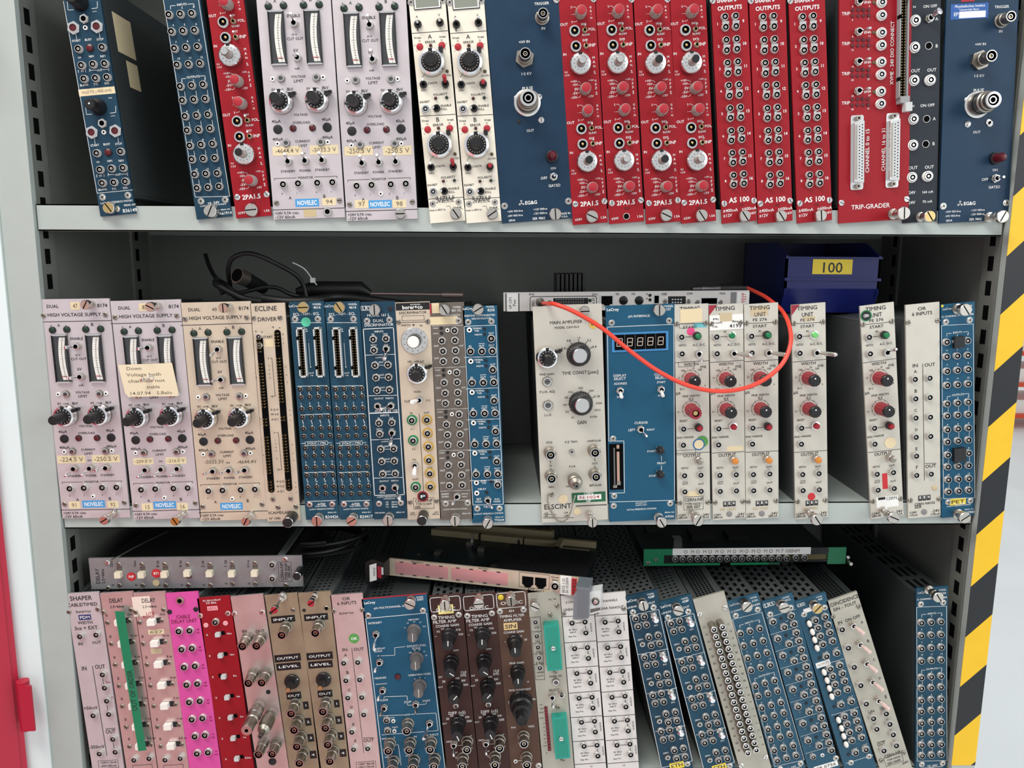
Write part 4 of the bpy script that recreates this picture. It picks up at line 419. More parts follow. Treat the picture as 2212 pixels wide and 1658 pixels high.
 'bor': ('K',[('fill',17.2,217.3,32.9,7.1,{'c': 'black'}),('T',16.9,216.6,20.1,'borer+co',{'b': 1,'c': 'W'}),('T',19.9,219,9.9,'ELECTRONICS',{'c': 'W'}),('T',16.9,211.2,27,'DISCRIMINATOR'),('box',17,205.9,21.6,4.6),('rscrew',2.6,202.5),('rscrew',31.1,202.1),('line',[4.4,201.8,29.6,201.7],0.5),('T',9.5,199.1,9.1,'WIDTH'),('tri',17,198.8),('T',24.4,198.5,2.8,'ns'),('flatdial',17.2,183.6),('T',17,162.9,16.6,'100 - 600 mV'),('dial',18.5,151.6),('T',16.9,132.4,7.2,'MODE'),('T',6.5,123.2,5.8,'CLIP'),('tog',18.8,124.5,{'d': 'L','s': 'white'}),('T',27.5,123.4,4.9,'D.C.'),('T',9.8,111,2.9,'IN'),('T',25.1,110.8,5.5,'OUT'),('line',[17.7,109.6,17.6,28.5],0.5),('clemo',10.2,104,{'c': 'green'}),('clemo',10.3,83.1,{'c': 'green'}),('clemo',10.1,34.6,{'c': 'green'}),('T',10,94.6,3.5,'X 1'),('T',10.1,73.9,3.5,'X 5'),('T',9.9,63.1,3.8,'ON'),('tog',10.7,57.8,{'d': 'D','s': 'white'}),('T',10,42.5,6.2,'GATE'),('clemo',25.2,103.8,{'c': 'yellow'}),('clemo',25.1,90.1,{'c': 'yellow'}),('clemo',25.2,76.3,{'c': 'yellow'}),('clemo',25,62.3,{'c': 'yellow'}),('clemo',25.2,48.4,{'c': 'yellow'}),('clemo',25,34.6,{'c': 'yellow'}),('T',25.1,53.8,5.6,'OUT'),('box',17.1,16.9,20.7,11.4),('T',17.3,19.7,18,'CERN-NP'),('T',17.1,16.2,16.3,'TYPE N 6009'),('T',10.8,13,5.9,'SER'),('rscrew',3.4,18.8),('rscrew',30.5,19),('dotk',16.6,24.2,{'ring': 'red','t': 'P','c': 'black','r': 5.6}),('T',5,7.1,5,'+24V'),('T',4.9,5.3,5.9,'170mA'),('T',29.2,6.9,4.7,'-24V'),('T',28.6,4.9,6.8,'300mA'),('thumb',16.4,4.9,{'c': 'black','len': 20,'r': 5.2})]),
 'm621': ('W',[('cap',10.6,196.6,{'c': 'dark','r': 1.7}),('cap',10.7,191.6,{'c': 'dark','r': 1.7}),('T',5,196.7,5.4,'THRESH'),('T',5,191.4,5.4,'WIDTH'),('ring',16.6,194.3),('xlemo',23.6,193.9),('xlemo',10.8,184.4),('xlemo',23.6,184.3),('T',4.9,179.2,5.1,'OUT'),('xlemo',11.3,174),('xlemo',23.7,174.2),('T',29.5,178.6,4.3,'OUT'),('T',4.6,166.9,4.9,'OUT'),('xlemo',11.1,163.9),('xlemo',23.7,164.2),('cap',10.8,154.9,{'c': 'dark','r': 1.7}),('cap',10.9,149.8,{'c': 'dark','r': 1.7}),('T',5.1,155,5.5,'THRESH'),('T',5.2,149.6,5.5,'WIDTH'),('ring',16.8,152.5),('xlemo',23.9,152.3),('xlemo',11,142.6),('xlemo',23.9,142.6),('T',5,137.2,5.2,'OUT'),('xlemo',11.5,132.1),('xlemo',24.1,132.2),('T',29.8,136.6,4.3,'OUT'),('T',4.7,124.7,4.9,'OUT'),('xlemo',11.3,121.8),('xlemo',24,122.1),('cap',11.2,112.6,{'c': 'dark','r': 1.7}),('cap',11.2,107.5,{'c': 'dark','r': 1.7}),('T',5.4,112.7,5.5,'THRESH'),('T',5.5,107.2,5.5,'WIDTH'),('ring',17.2,110.1),('xlemo',24.4,110.1),('xlemo',11.3,100.2),('xlemo',24.4,100.2),('T',5.3,94.5,5.2,'OUT'),('xlemo',11.9,89.5),('xlemo',24.5,89.6),('T',30.4,93.9,4.4,'OUT'),('T',5,81.8,5,'OUT'),('xlemo',11.7,79.1),('xlemo',24.5,79.3),('cap',11,70.7,{'c': 'dark','r': 1.7}),('cap',11,65.4,{'c': 'dark','r': 1.7}),('T',5.2,70.6,5.6,'THRESH'),('T',5.2,65,5.6,'WIDTH'),('ring',17.1,68.1),('xlemo',24.3,68.2),('xlemo',11.2,58.2),('xlemo',24.3,58.1),('T',5.1,52.2,5.3,'OUT'),('xlemo',11.7,47.3),('xlemo',24.4,47.4),('T',30.3,51.5,4.4,'OUT'),('T',4.7,39.2,5,'OUT'),('xlemo',11.5,36.6),('xlemo',24.4,36.9),('T',27,216.7,8,'MODEL'),('T',26.1,213.6,9.4,'621 CL'),('T',22.7,209,14.2,'DISCRIMINATOR'),('thumb',15.2,215,{'len': 10,'r': 5.5}),('pscrew',27.8,203.4),('fill',5.9,216.4,7.1,9.9,{'c': 'cream'}),('stk',13.6,203.9,27,8,{'c': 'cream'}),('fill',0.9,215.7,1.4,9.9,{'c': 'red'}),('line',[1.5,198.9,32.2,198.7],0.3),('line',[1.7,157.4,32.6,157.4],0.3),('line',[2.5,115.4,33,115.2],0.3),('line',[3.1,73,33.4,72.6],0.3),('line',[2.1,30.6,32.4,30.5],0.3),('line',[2.1,20.1,32,20.2],0.3),('tog',18.7,25.4,{'d': 'LD','s': 'norm'}),('T',6.7,27.3,7.4,'BURST'),('T',6.6,24.6,7.4,'GUARD'),('T',26.4,26.9,6.8,'UPDATE'),('T',26.2,24,5.3,'ONLY'),('pscrew',6.7,17.3),('pscrew',29.1,17.2),('T',16,11.1,24.6,'LeCROY RESEARCH SYSTEMS'),('T',27.3,6,8.9,'SERIAL NO'),('thumb',16.2,3.2,{'len': 15,'r': 5.5})]),
 'm825': ('W',[('ring',5.9,198.4,{'r': 2.6}),('T',13.5,199.6,8.9,'TIMING'),('T',13.1,197.2,4.6,'THR'),('cap',20.9,198.7,{'c': 'dark','r': 1.5}),('T',14.5,193.4,7.4,'WIDTH'),('cap',20.7,193.6,{'c': 'dark','r': 1.5}),('T',27.2,194.5,5.4,'OUT'),('lemo',27.1,189.3,{'r': 4}),('T',5.9,182.3,2.6,'IN'),('T',17.2,182.3,5.7,'OUT'),('line',[14.6,184.5,20.2,184.5],0.4),('T',27.1,182.4,5.7,'OUT'),('lemo',6.2,177.3,{'r': 4}),('lemo',17.4,177.1,{'r': 4}),('lemo',27.7,177,{'r': 4}),('line',[-0.1,171.3,31.6,171.1],0.5),('ring',6,167.3,{'r': 2.6}),('T',13.6,168.4,8.9,'TIMING'),('T',13.2,166,4.6,'THR'),('cap',21.1,167.6,{'c': 'dark','r': 1.5}),('T',14.7,162.1,7.5,'WIDTH'),('cap',20.9,162.3,{'c': 'dark','r': 1.5}),('T',27.4,163.3,5.5,'OUT'),('lemo',27.4,158.2,{'r': 4}),('T',6,150.9,2.6,'IN'),('T',17.4,150.9,5.8,'OUT'),('line',[14.7,153.1,20.4,153.2],0.4),('T',27.3,151,5.8,'OUT'),('lemo',6.3,146,{'r': 4}),('lemo',17.5,145.8,{'r': 4}),('lemo',27.9,145.7,{'r': 4}),('line',[0,139.7,31.8,139.6],0.5),('ring',5.9,136.1,{'r': 2.6}),('T',13.6,137.3,9,'TIMING'),('T',13.2,134.8,4.6,'THR'),('cap',21.1,136.5,{'c': 'dark','r': 1.5}),('T',14.7,130.9,7.5,'WIDTH'),('cap',20.9,131.2,{'c': 'dark','r': 1.5}),('T',27.5,132.1,5.5,'OUT'),('lemo',27.5,127.1,{'r': 4}),('T',5.9,119.6,2.6,'IN'),('T',17.4,119.6,5.8,'OUT'),('line',[14.7,121.8,20.4,121.8],0.4),('T',27.4,119.6,5.8,'OUT'),('lemo',6.3,114.8,{'r': 4}),('lemo',17.6,114.5,{'r': 4}),('lemo',28,114.4,{'r': 4}),('line',[-0.1,108.2,32,108],0.5),('ring',6,104.9,{'r': 2.6}),('T',13.8,106,9,'TIMING'),('T',13.4,103.5,4.7,'THR'),('cap',21.4,105.2,{'c': 'dark','r': 1.5}),('T',14.8,99.6,7.6,'WIDTH'),('cap',21.1,99.9,{'c': 'dark','r': 1.5}),('T',27.7,100.7,5.5,'OUT'),('lemo',27.7,95.8,{'r': 4}),('T',6,88.1,2.6,'IN'),('T',17.6,88.1,5.8,'OUT'),('line',[14.9,90.3,20.6,90.4],0.4),('T',27.7,88.2,5.9,'OUT'),('lemo',6.4,83.4,{'r': 4}),('lemo',17.7,83.1,{'r': 4}),('lemo',28.2,83,{'r': 4}),('line',[0,76.6,32.2,76.4],0.5),('ring',6,73.6,{'r': 2.6}),('T',13.8,74.8,9.1,'TIMING'),('T',13.4,72.3,4.7,'THR'),('cap',21.4,74,{'c': 'dark','r': 1.5}),('T',14.9,68.3,7.6,'WIDTH'),('cap',21.2,68.6,{'c': 'dark','r': 1.5}),('T',27.9,69.5,5.6,'OUT'),('lemo',27.8,64.6,{'r': 4}),('T',6,56.7,2.6,'IN'),('T',17.7,56.7,5.9,'OUT'),('line',[15,58.9,20.7,59],0.4),('T',27.8,56.7,5.9,'OUT'),('lemo',6.4,52,{'r': 4}),('lemo',17.8,51.7,{'r': 4}),('lemo',28.4,51.6,{'r': 4}),('line',[-0.1,45,32.4,44.8],0.5),('T',5.4,219.4,10,'LeCroy',{'b': 1}),('thumb',15.5,218.8,{'len': 10,'r': 5.5}),('T',27.3,220.4,8,'MODEL'),('T',28,217.2,7.1,'825E'),('T',16.7,212.3,30.2,'RISETIME COMPENSATED'),('T',18,209.3,18.8,'DISCRIMINATOR'),('pscrew',5.1,206.2),('pscrew',27.9,206.2),('line',[0.9,202.1,32,202.2,32.8,18.8,1.6,19.1,0.9,202.1],0.5),('ring',6.3,42.8,{'r': 2.6}),('T',13.6,44,6.5,'AMPL'),('T',13.8,41.9,4.4,'THR'),('cap',21.3,43.2,{'c': 'dark','r': 1.5}),('T',27.7,44.4,7.4,'VETO'),('lemo',27.8,40.1,{'r': 4}),('T',11.7,35.8,8.3,'DELAY'),('ring',6.2,31.7,{'r': 2.6}),('cap',16.3,32.1,{'c': 'dark','r': 1.8}),('T',8,25.1,5,'SET'),('T',7.8,22.4,7.1,'MODE'),('tog',17.2,24.6,{'d': 'RD','s': 'norm'}),('T',26.5,24.5,5,'RUN'),('T',26.4,22,7.1,'MODE'),('pscrew',6.1,15.2),('pscrew',28.8,14.6),('T',16.8,17,8.9,'+6/24'),('T',17.3,9.5,30.3,'LeCROY RESEARCH SYSTEMS'),('T',28.3,5.3,8.9,'SERIAL NO'),('T',28,2.2,10.1,'T92244'),('thumb',16.4,3.3,{'len': 14,'r': 5.5})]),
 'els': ('K',[('thumb',50.9,215,{'len': 6,'r': 5}),('T',32.4,205,32.3,'MAIN AMPLIFIER'),('T',33,199.8,24.5,'MODEL CAV-N-3'),('dotk',59.5,201.3,{'t': 'W.','c': 'amber','r': 4.4}),('dial',12.3,171.1),('kline',11.1,156.1),('bigf',43.7,172.6),('bigf',44.2,123.2),('T',28.8,179.1,4.1,'0.4'),('T',34.4,186.5,4.1,'0.8'),('T',44.4,189,3.2,'1.6'),('T',54.6,185.9,4.1,'3.2'),('T',59.7,179.3,4.1,'6.4'),('line',[31.9,178.5,34.1,177],0.6),('line',[36.5,184.3,38.3,181.8],0.6),('line',[44.2,187.1,44.4,183.9],0.6),('line',[52.2,184.6,50.7,182.5],0.6),('line',[57.5,179,55.2,177.5],0.6),('T',44.8,154.1,36.5,'TIME CONST.[µsec]',{'h': 3.21}),('T',11.5,154,14.6,'FINE GAIN'),('pot',11.5,146.8,{'r': 5}),('T',11.1,136.3,15.3,'P.U.R. ADJ'),('pot',11.3,122.9,{'r': 5}),('T',11.1,112.8,7.7,'L.L.D.'),('T',35.7,108.7,3.5,'X1'),('T',30.2,114.9,3.5,'X2'),('T',28.2,122,3.5,'X4'),('T',29.9,129.5,3.5,'X8'),('T',34.3,134.9,4.5,'X16'),('T',44.6,138.5,4.8,'X32'),('T',55.3,135.2,4.8,'X64'),('T',60.4,129.1,6.4,'X128'),('T',62.4,122.1,6.4,'X256'),('T',60.8,115.1,6.1,'X512'),('T',56.5,108.4,7.4,'X1024'),('line',[32.8,115.7,34.7,116.4],0.5),('line',[31.1,122.3,33.3,122.2],0.5),('line',[32.6,128.7,35.1,127.5],0.5),('line',[37.2,133.5,39.1,131.5],0.5),('line',[44.8,136.7,44.9,134.2],0.5),('line',[52.9,133.8,51.5,131.8],0.5),('line',[57.2,128.6,55.2,127.4],0.5),('T',44.7,103.3,9.6,'GAIN',{'h': 3.6}),('T',11.2,84.2,5.8,'POS'),('T',33.5,83.7,13.2,'P.Z TRIM.'),('T',56.4,83.6,13.9,'UNIPOLAR'),('bnc',11.2,74.3,{'len': 13}),('bnc',55.7,74.2,{'len': 13}),('bnc',11.2,49.7,{'len': 13}),('bnc',55.9,49.3,{'len': 13}),('pot',33.3,73.7,{'r': 2.6}),('line',[11.5,65.3,11.4,62.6],0.6),('T',11.5,60.1,2.6,'IN'),('line',[11.4,57.4,11.3,54.3],0.6),('line',[56.5,65.2,56.6,62.5],0.6),('T',56.5,60,5.8,'OUT'),('line',[56.4,57.2,56.3,54.2],0.6),('T',33.6,58.2,7.1,'P.U.R.'),('T',27.8,37.3,4.2,'VAL'),('term',34.7,45.1,{'len': 27}),('T',11.2,37.6,5.8,'NEG'),('T',56.3,37.1,12.4,'BIPOLAR'),('rscrew',11.2,29.7),('chain',11.2,29.4),('dotk',22.8,24.2,{'c': 'cream','r': 4.8}),('dotk',36.6,10.2,{'c': 'cream','r': 3.8}),('stk',48.9,24.8,34.6,10.5,{'c': 'sgreen'}),('stk',49.7,24.8,24.5,5.4,{'tc': 'red','t': 'N.1024','c': 'white'}),('T',49,28.9,9.8,'CERN',{'c': 'W'}),('T',48.7,20.7,4.9,'NP',{'c': 'W'}),('T',16.8,16.7,28.1,'ELSCINT'),('line',[35.7,16,67,15.8],0.9),('line',[1.7,8.7,14.5,8.2],0.4),('line',[1.6,6.1,14.4,5.6],0.4),('T',4.7,10.1,4.2,'+24'),('T',25.1,9.6,4.2,'+24'),('T',4.3,7.4,4.2,'-24'),('T',25,6.2,4.3,'-24'),('line',[1.6,4.8,33.1,3.9],0.4),('thumb',49.2,6.9,{'len': 28,'r': 5})]),
 'qvt': ('W',[('T',7.1,217.9,11.9,'LeCroy',{'b': 1}),('thumb',51.6,216.1,{'len': 9,'r': 5.8}),('T',62.4,219.1,9.4,'MODEL'),('T',61.1,216.1,6.9,'3157'),('T',32.9,210.5,21.7,'qVt INTERFACE'),('pscrew',5.9,204.9),('pscrew',62.8,204.8),('line',[1.6,200.8,67.3,201,67.6,20.3,1,21.3],0.5),('line',[1.6,200.8,1.1,85.4],0.5),('segdisp',33.8,185.2),('T',13.2,152,13,'DISPLAY'),('T',13.2,148.8,12.1,'SELECT'),('T',13.7,143.8,13.1,'ADDRESS'),('tog',13,136.9,{'d': 'D','s': 'paddlew'}),('T',11.6,130.3,3.5,'DA'),('T',54.1,151.5,13.1,'CURSOR'),('T',54.4,148.3,12.1,'SELECT'),('T',54.5,143.6,8.6,'START'),('tog',54,136.6,{'d': 'D','s': 'paddlew'}),('T',52.9,130.1,3.2,'EN'),('T',34,103,13.5,'CURSOR'),('T',24.5,95.9,7.1,'LEFT'),('tog',33.1,96.8,{'d': 'RD','s': 'norm'}),('T',43.6,95.5,8.1,'RIGHT'),('T',43.9,73,8.4,'START'),('push',52.5,74.7,{'c': 'black'}),('T',54.4,60.1,9.1,'PRINT'),('line',[54.4,67.4,54.4,62.7],0.5),('line',[54.4,57.4,54.3,51.7],0.5),('T',44.9,47.1,7.2,'STOP'),('push',52.4,49.4,{'c': 'black'}),('cavity',8.3,58.2),('line',[1.4,85.2,16.3,84.9,16.3,30.4,1.2,30.7],0.5),('pscrew',5.5,87.8),('pscrew',5.7,27.5),('pscrew',5,17),('pscrew',63.1,17.1),('T',33.2,18.9,11.5,'EFFICIENCY BY'),('T',33.2,16.7,11.5,'KINETIC SYST'),('T',33.6,12.4,30.5,'LeCroy RESEARCH SYSTEMS'),('T',62.3,7.7,9.9,'SERIAL NO'),('T',62.3,3.3,9.2,'A9506'),('thumb',50.5,3.8,{'len': 20,'r': 5.5})]),
 'tu': ('K',[('T',15.8,217.4,20.4,'TIMING',{'h': 3.94}),('T',16,210.9,11.6,'UNIT',{'h': 3.95}),('T',15.8,205.7,14.4,'FE 276',{'h': 2.74}),('rscrew',2.2,203),('rscrew',31,202.5),('line',[4.3,202.6,28.7,201.9],0.5),('T',15.7,199.2,14.1,'START',{'h': 2.75}),('T',15.7,194.3,2.8,'IN'),('xlemo',6.5,189.9),('line',[11.2,189.5,20.7,189.3],0.5),('push',21.6,190.4,{'c': '{c0}'}),('T',7.7,181.3,7.4,'VETO'),('T',24.5,181,12.9,'A.C. D.C.'),('xlemo',6.6,173.2),('tog',23.2,172.4,{'d': '{td}','s': '{ts}'}),('line',[0.6,164.4,34,164.6],0.5),('T',16.3,161.9,14.8,'WIDTH',{'h': 2.79}),('T',28.3,159.2,5.9,'ms'),('kk',15.6,147.2,{'cap': '{kc}'}),('arc',15.6,147.2),('T',7.9,155.9,4.3,'100'),('T',12.6,157.8,0.9,'1'),('T',18.4,157.9,2.5,'10'),('T',24.7,156,4.3,'100'),('T',3.5,148.7,2.2,'10'),('T',5.4,144.2,0.8,'1'),('T',7,137.4,5,'(0.1)'),('T',29.9,140.1,1.2,'s'),('T',2.8,133.7,4.7,'µs'),('T',15.8,129.8,17.7,'FINE WIDTH'),('T',15.8,126.8,4.7,'0.5'),('kk',15.7,115.8,{'cap': '{kc2}'}),('arc',15.7,115.8),('T',3.2,114,3.1,'0.1'),('T',30.4,113.3,0.9,'1'),('T',7.8,104.6,8.1,'RESET'),('xlemo',7,96.9),('line',[11.7,96.1,20.3,96],0.5),('push',22.1,97.8,{'c': '{c1}'}),('T',9.3,87.4,17.2,'END MARKER'),('xlemo',6.5,80.3),('line',[0.5,71.3,33.8,70.8],0.5),('T',15.9,68.4,18.2,'OUTPUT',{'h': 3.22}),('gjack',21.9,63.5,{'c': '{gc}'}),('T',8.2,55.3,7.6,'VETO'),('T',24.3,54.6,6,'OUT'),('xlemo',7.2,48.4),('xlemo',23.9,48),('T',8.4,38.7,6,'OUT'),('line',[5.8,40.7,11.1,40.7],0.4),('T',24.7,37.8,6,'OUT'),('xlemo',7.3,31.4),('xlemo',23.9,31),('rscrew',2.7,19.1),('rscrew',31.3,18.1),('T',4.7,5.5,8,'+24V'),('T',5.5,2.8,9.6,'280mA'),('T',29,4.7,8,'-24V'),('T',28,2,9.6,'280mA')]),
 'or': ('K',[('T',16.3,216.5,8.3,'OR',{'h': 3.24}),('T',16.6,211.6,20.3,'6 INPUTS'),('rscrew',2.4,204.1),('rscrew',31.9,203),('T',9.2,159.9,5.9,'IN',{'h': 3.32}),('T',23.8,159.4,10.7,'OUT',{'h': 3.32}),('line',[16.7,161,17.4,39.5],0.5),('T',9.3,153.8,2.9,'A'),('T',9.4,133.9,2.8,'B'),('T',9.2,113.8,3,'C'),('T',9.6,93.8,3,'D'),('T',9.6,73.8,2.4,'E'),('T',9.7,54.2,2.3,'F'),('xlemo',7.3,146.5),('xlemo',7.6,126.6),('xlemo',7.6,106.8),('xlemo',7.6,86.8),('xlemo',7.8,67),('xlemo',7.7,46.7),('xlemo',22.1,146.3),('xlemo',22.1,126.5),('xlemo',22.3,106.2),('xlemo',22.4,86.2),('T',23.9,54.1,11.3,'OUT',{'h': 3.47}),('line',[18.5,57.3,29.4,56.6],0.5),('xlemo',22.7,46.5)]),
 'shp': ('K',[('T',14.9,216,22.7,'SHAPER',{'h': 4.63}),('T',15.5,208.9,31.1,'CABLE/TIMED'),('T',15.5,201.4,15.4,'borer+co'),('rscrew',0.9,201.8),('rscrew',30.8,203),('stk',16.2,194.8,12.6,5.7,{'tc': 'white','t': 'PDM','c': 'navy'}),('T',15.8,189,15.4,'WIDTH'),('T',16.4,183.1,25.3,'3ns + EXT.'),('xlemo',9.9,175.3),('xlemo',26.8,176.1),('T',7.5,165.7,5,'IN'),('T',24.3,166.3,9.3,'OUT'),('T',7.6,138.1,5.6,'IN',{'h': 4.43}),('T',24.2,139.1,10.6,'OUT',{'h': 4.43}),('line',[16.5,140.1,17.9,36.7],0.6),('xlemo',27.4,131.5),('line',[25.3,125.6,25.3,118.2],0.5),('xlemo',27.6,116.5),('T',30.1,121.3,5.3,'2ns',{'c': 'red'}),('xlemo',27.8,101.5),('line',[25.7,95.3,25.7,88],0.5),('xlemo',28,86.3),('T',30.4,103.6,6.3,'GATE',{'c': 'red'}),('T',8.1,92.9,14.8,'>50mV'),('xlemo',11.5,85.8),('T',25.4,64.6,10.4,'OUT',{'h': 4.56}),('line',[20.8,68.1,31,68.1],0.5),('xlemo',28.4,57.3),('line',[26.5,50.9,26.5,43.8],0.5),('xlemo',29,42.3),('T',8.6,47.6,16.5,'-350mV'),('xlemo',12,41.3),('box',18.1,26.6,21,8.9),('T',18.4,28.7,17.5,'+24V/110mA'),('T',17.9,24.7,17.5,'-24V/185mA')]),
 'del': ('K',[('slide',17.5,190.3,{'d': 'L','s': 'big'}),('rscrew',3.7,189.2),('rscrew',26.5,189.9),('T',3.6,197.2,2.2,'0'),('T',27.7,196.8,5.6,'32ns'),('slide',17.9,166.6,{'d': 'L','s': 'big'}),('rscrew',4.2,165.5),('rscrew',27.1,166.2),('T',4.3,173.5,2.2,'0'),('T',28.3,173.2,7,'16 ns'),('slide',18.7,143.1,{'d': 'L','s': 'big'}),('rscrew',5.1,141.9),('rscrew',28,142.6),('T',5.3,150,2.2,'0'),('T',29.2,149.6,5.6,'8 ns'),('slide',19.1,119.3,{'d': 'L','s': 'big'}),('rscrew',5.7,117.9),('rscrew',28.7,118.6),('T',5.9,126.1,2.2,'0'),('T',29.9,125.7,5.6,'4 ns'),('slide',19.3,95.8,{'d': 'L','s': 'big'}),('rscrew',6.1,94.4),('rscrew',29.1,95.1),('T',6.4,102.7,2.2,'0'),('T',30.3,102.3,5.7,'2 ns'),('slide',19.7,72,{'d': 'L','s': 'big'}),('rscrew',6.8,70.4),('rscrew',29.8,71.2),('T',7.1,78.8,2.2,'0'),('T',31,78.4,5.7,'1 ns'),('slide',20.1,49.2,{'d': 'L','s': 'big'}),('rscrew',7.3,47.5),('rscrew',30.3,48.3),('T',7.7,56,2.2,'0'),('T',31.5,55.6,8.6,'0.5 ns'),('T',15.5,212.9,14.2,'DELAY',{'h': 4.63}),('T',15.7,206.2,14.5,'2.5÷66ns'),('rscrew',1,201),('rscrew',29.9,201.7),('xlemo',11.3,33.2),('xlemo',27.5,33.9),('box',17.6,22.2,20.8,5.3)]),
 'pnk': ('R',[('lemo',10.1,180.6,{'r': 4.1}),('lemo',21.4,180.7,{'r': 4.1}),('T',28.5,180.2,4.2,'160'),('T',28.5,177.1,3.4,'ns'),('lemo',10.5,160.4,{'r': 4.1}),('lemo',21.4,160.9,{'r': 4.1}),('T',28.6,160.3,2.8,'80'),('T',28.5,157.2,3.4,'ns'),('lemo',10.5,140.3,{'r': 4.1}),('lemo',22,140.9,{'r': 4.1}),('T',29.3,140.2,2.8,'60'),('T',29.2,137.1,3.4,'ns'),('lemo',10.6,120.3,{'r': 4.1}),('lemo',22,120.8,{'r': 4.1}),('T',29.3,120,2.8,'40'),('T',29.2,116.9,3.5,'ns'),('lemo',10.9,100.4,{'r': 4.1}),('lemo',22.2,101,{'r': 4.1}),('T',29.6,100.1,2.8,'20'),('T',29.5,97,3.5,'ns'),('lemo',11.1,80.5,{'r': 4.1}),('lemo',22.5,81.1,{'r': 4.1}),('T',29.8,80.1,2.9,'20'),('T',29.8,77,3.5,'ns'),('lemo',11.8,60.7,{'r': 4.1}),('lemo',22.6,61.3,{'r': 4.1}),('T',30,60.3,2.9,'10'),('T',29.9,57.1,3.5,'ns'),('lemo',11.7,40.6,{'r': 4.1}),('lemo',23.5,41.2,{'r': 4.1}),('T',30.9,40.1,2.9,'10'),('T',30.9,36.9,3.5,'ns'),('jack',15.2,213.8,{'r': 3}),('cap',2.3,201.5,{'c': 'dark','r': 2.6}),('cap',29.7,202.5,{'c': 'dark','r': 2.6}),('T',15.6,195.3,14.6,'CABLE',{'h': 3.67}),('T',15.8,190.4,26.7,'DELAY UNIT',{'h': 3.68})]),
 'rd3': ('W',[('slide',17.5,181.4,{'d': 'L','s': 'small'}),('T',5.1,180.6,1.6,'0'),('T',28.1,180.4,5,'32ns'),('slide',17.1,157.9,{'d': 'L','s': 'small'}),('T',4.6,157,1.6,'0'),('T',27.8,156.7,5,'16ns'),('slide',17.2,134,{'d': 'R','s': 'small'}),('T',4.6,133,1.6,'0'),('T',27.9,132.7,3.8,'8ns'),('slide',17.5,110.2,{'d': 'L','s': 'small'}),('T',4.9,109.2,1.6,'0'),('T',28.2,108.9,3.8,'4ns'),('slide',18,86.9,{'d': 'L','s': 'small'}),('T',5.3,85.8,1.6,'0'),('T',28.8,85.5,3.8,'2ns'),('slide',17.6,62.8,{'d': 'L','s': 'small'}),('T',4.9,61.6,1.6,'0'),('T',28.5,61.3,3.8,'1ns'),('slide',18.3,38.7,{'d': 'L','s': 'small'}),('T',5.5,37.4,1.6,'0'),('T',29.2,37.1,6.4,'0.5ns'),('T',15.2,218.4,18.6,'EG 200-G DELAY'),('T',14.3,215.7,10.8,'0.5 65ns'),('stk',14.7,209.5,10.8,4.7,{'tc': 'red','t': 'LECC','c': 'pinkw'}),('fscrew',0.9,202.6),('fscrew',29.7,202.7),('cap',5.5,191.5,{'c': 'pinkw','r': 2.6}),('cap',25.9,192,{'c': 'pinkw','r': 2.6}),('lemo',16.6,195.1,{'r': 3.7})]),
 'ino': ('K',[('T',9,182.5,5.3,'IN',{'h': 3.02}),('T',25.3,181,9.7,'OUT',{'h': 3.02}),('fscrew',1.4,202.7),('fscrew',30.2,201.5),('bnc',12,175.4,{'len': 20}),('bnc',26.3,174.4,{'len': 20}),('bnc',12.3,134.5,{'len': 20}),('bnc',26,133.7,{'len': 20}),('cap',24.3,111.9,{'c': 'dark','r': 2.4}),('term2',10.9,94.2,{'len': 40}),('term',22.9,84.9,{'len': 38}),('bnc',11.3,53.4,{'len': 20}),('bnc',25.5,52.5,{'len': 20}),('cap',17.6,31.1,{'c': 'dark','r': 4.2})]),
 'gd': ('K',[('rscrew',27.6,203.5),('cap',4.4,202.7,{'c': 'dark','r': 1.8}),('stk',15.9,194.2,24.9,7.4,{'h': 2.6,'tc': 'white','t': 'INPUT','c': 'black'}),('bnc',18.5,185.9,{'len': 20}),('stk',14.9,150.6,27.5,8.2,{'h': 2.6,'tc': 'white','t': 'OUTPUT','c': 'black'}),('stk',14.7,141,25.7,7.9,{'h': 2.6,'tc': 'white','t': 'LEVEL','c': 'black'}),('pknob',16.4,124.1),('stk',15.9,107.4,15.5,8,{'h': 2.6,'tc': 'white','t': 'OUT','c': 'black'}),('stk',27.1,95,5.7,8.7,{'h': 2.6,'tc': 'white','t': '1','c': 'black'}),('stk',27.1,75.8,6.4,8.8,{'h': 2.6,'tc': 'white','t': '2','c': 'black'}),('stk',27.6,57,6.4,8.8,{'h': 2.6,'tc': 'white','t': '3','c': 'black'}),('stk',27.5,37.1,7.1,8.9,{'h': 2.6,'tc': 'white','t': '4','c': 'black'}),('bnc',16.7,98.4,{'len': 20}),('bnc',17.3,79.5,{'len': 20}),('bnc',17.7,60.5,{'len': 20}),('bnc',17.9,41.3,{'len': 20})]),
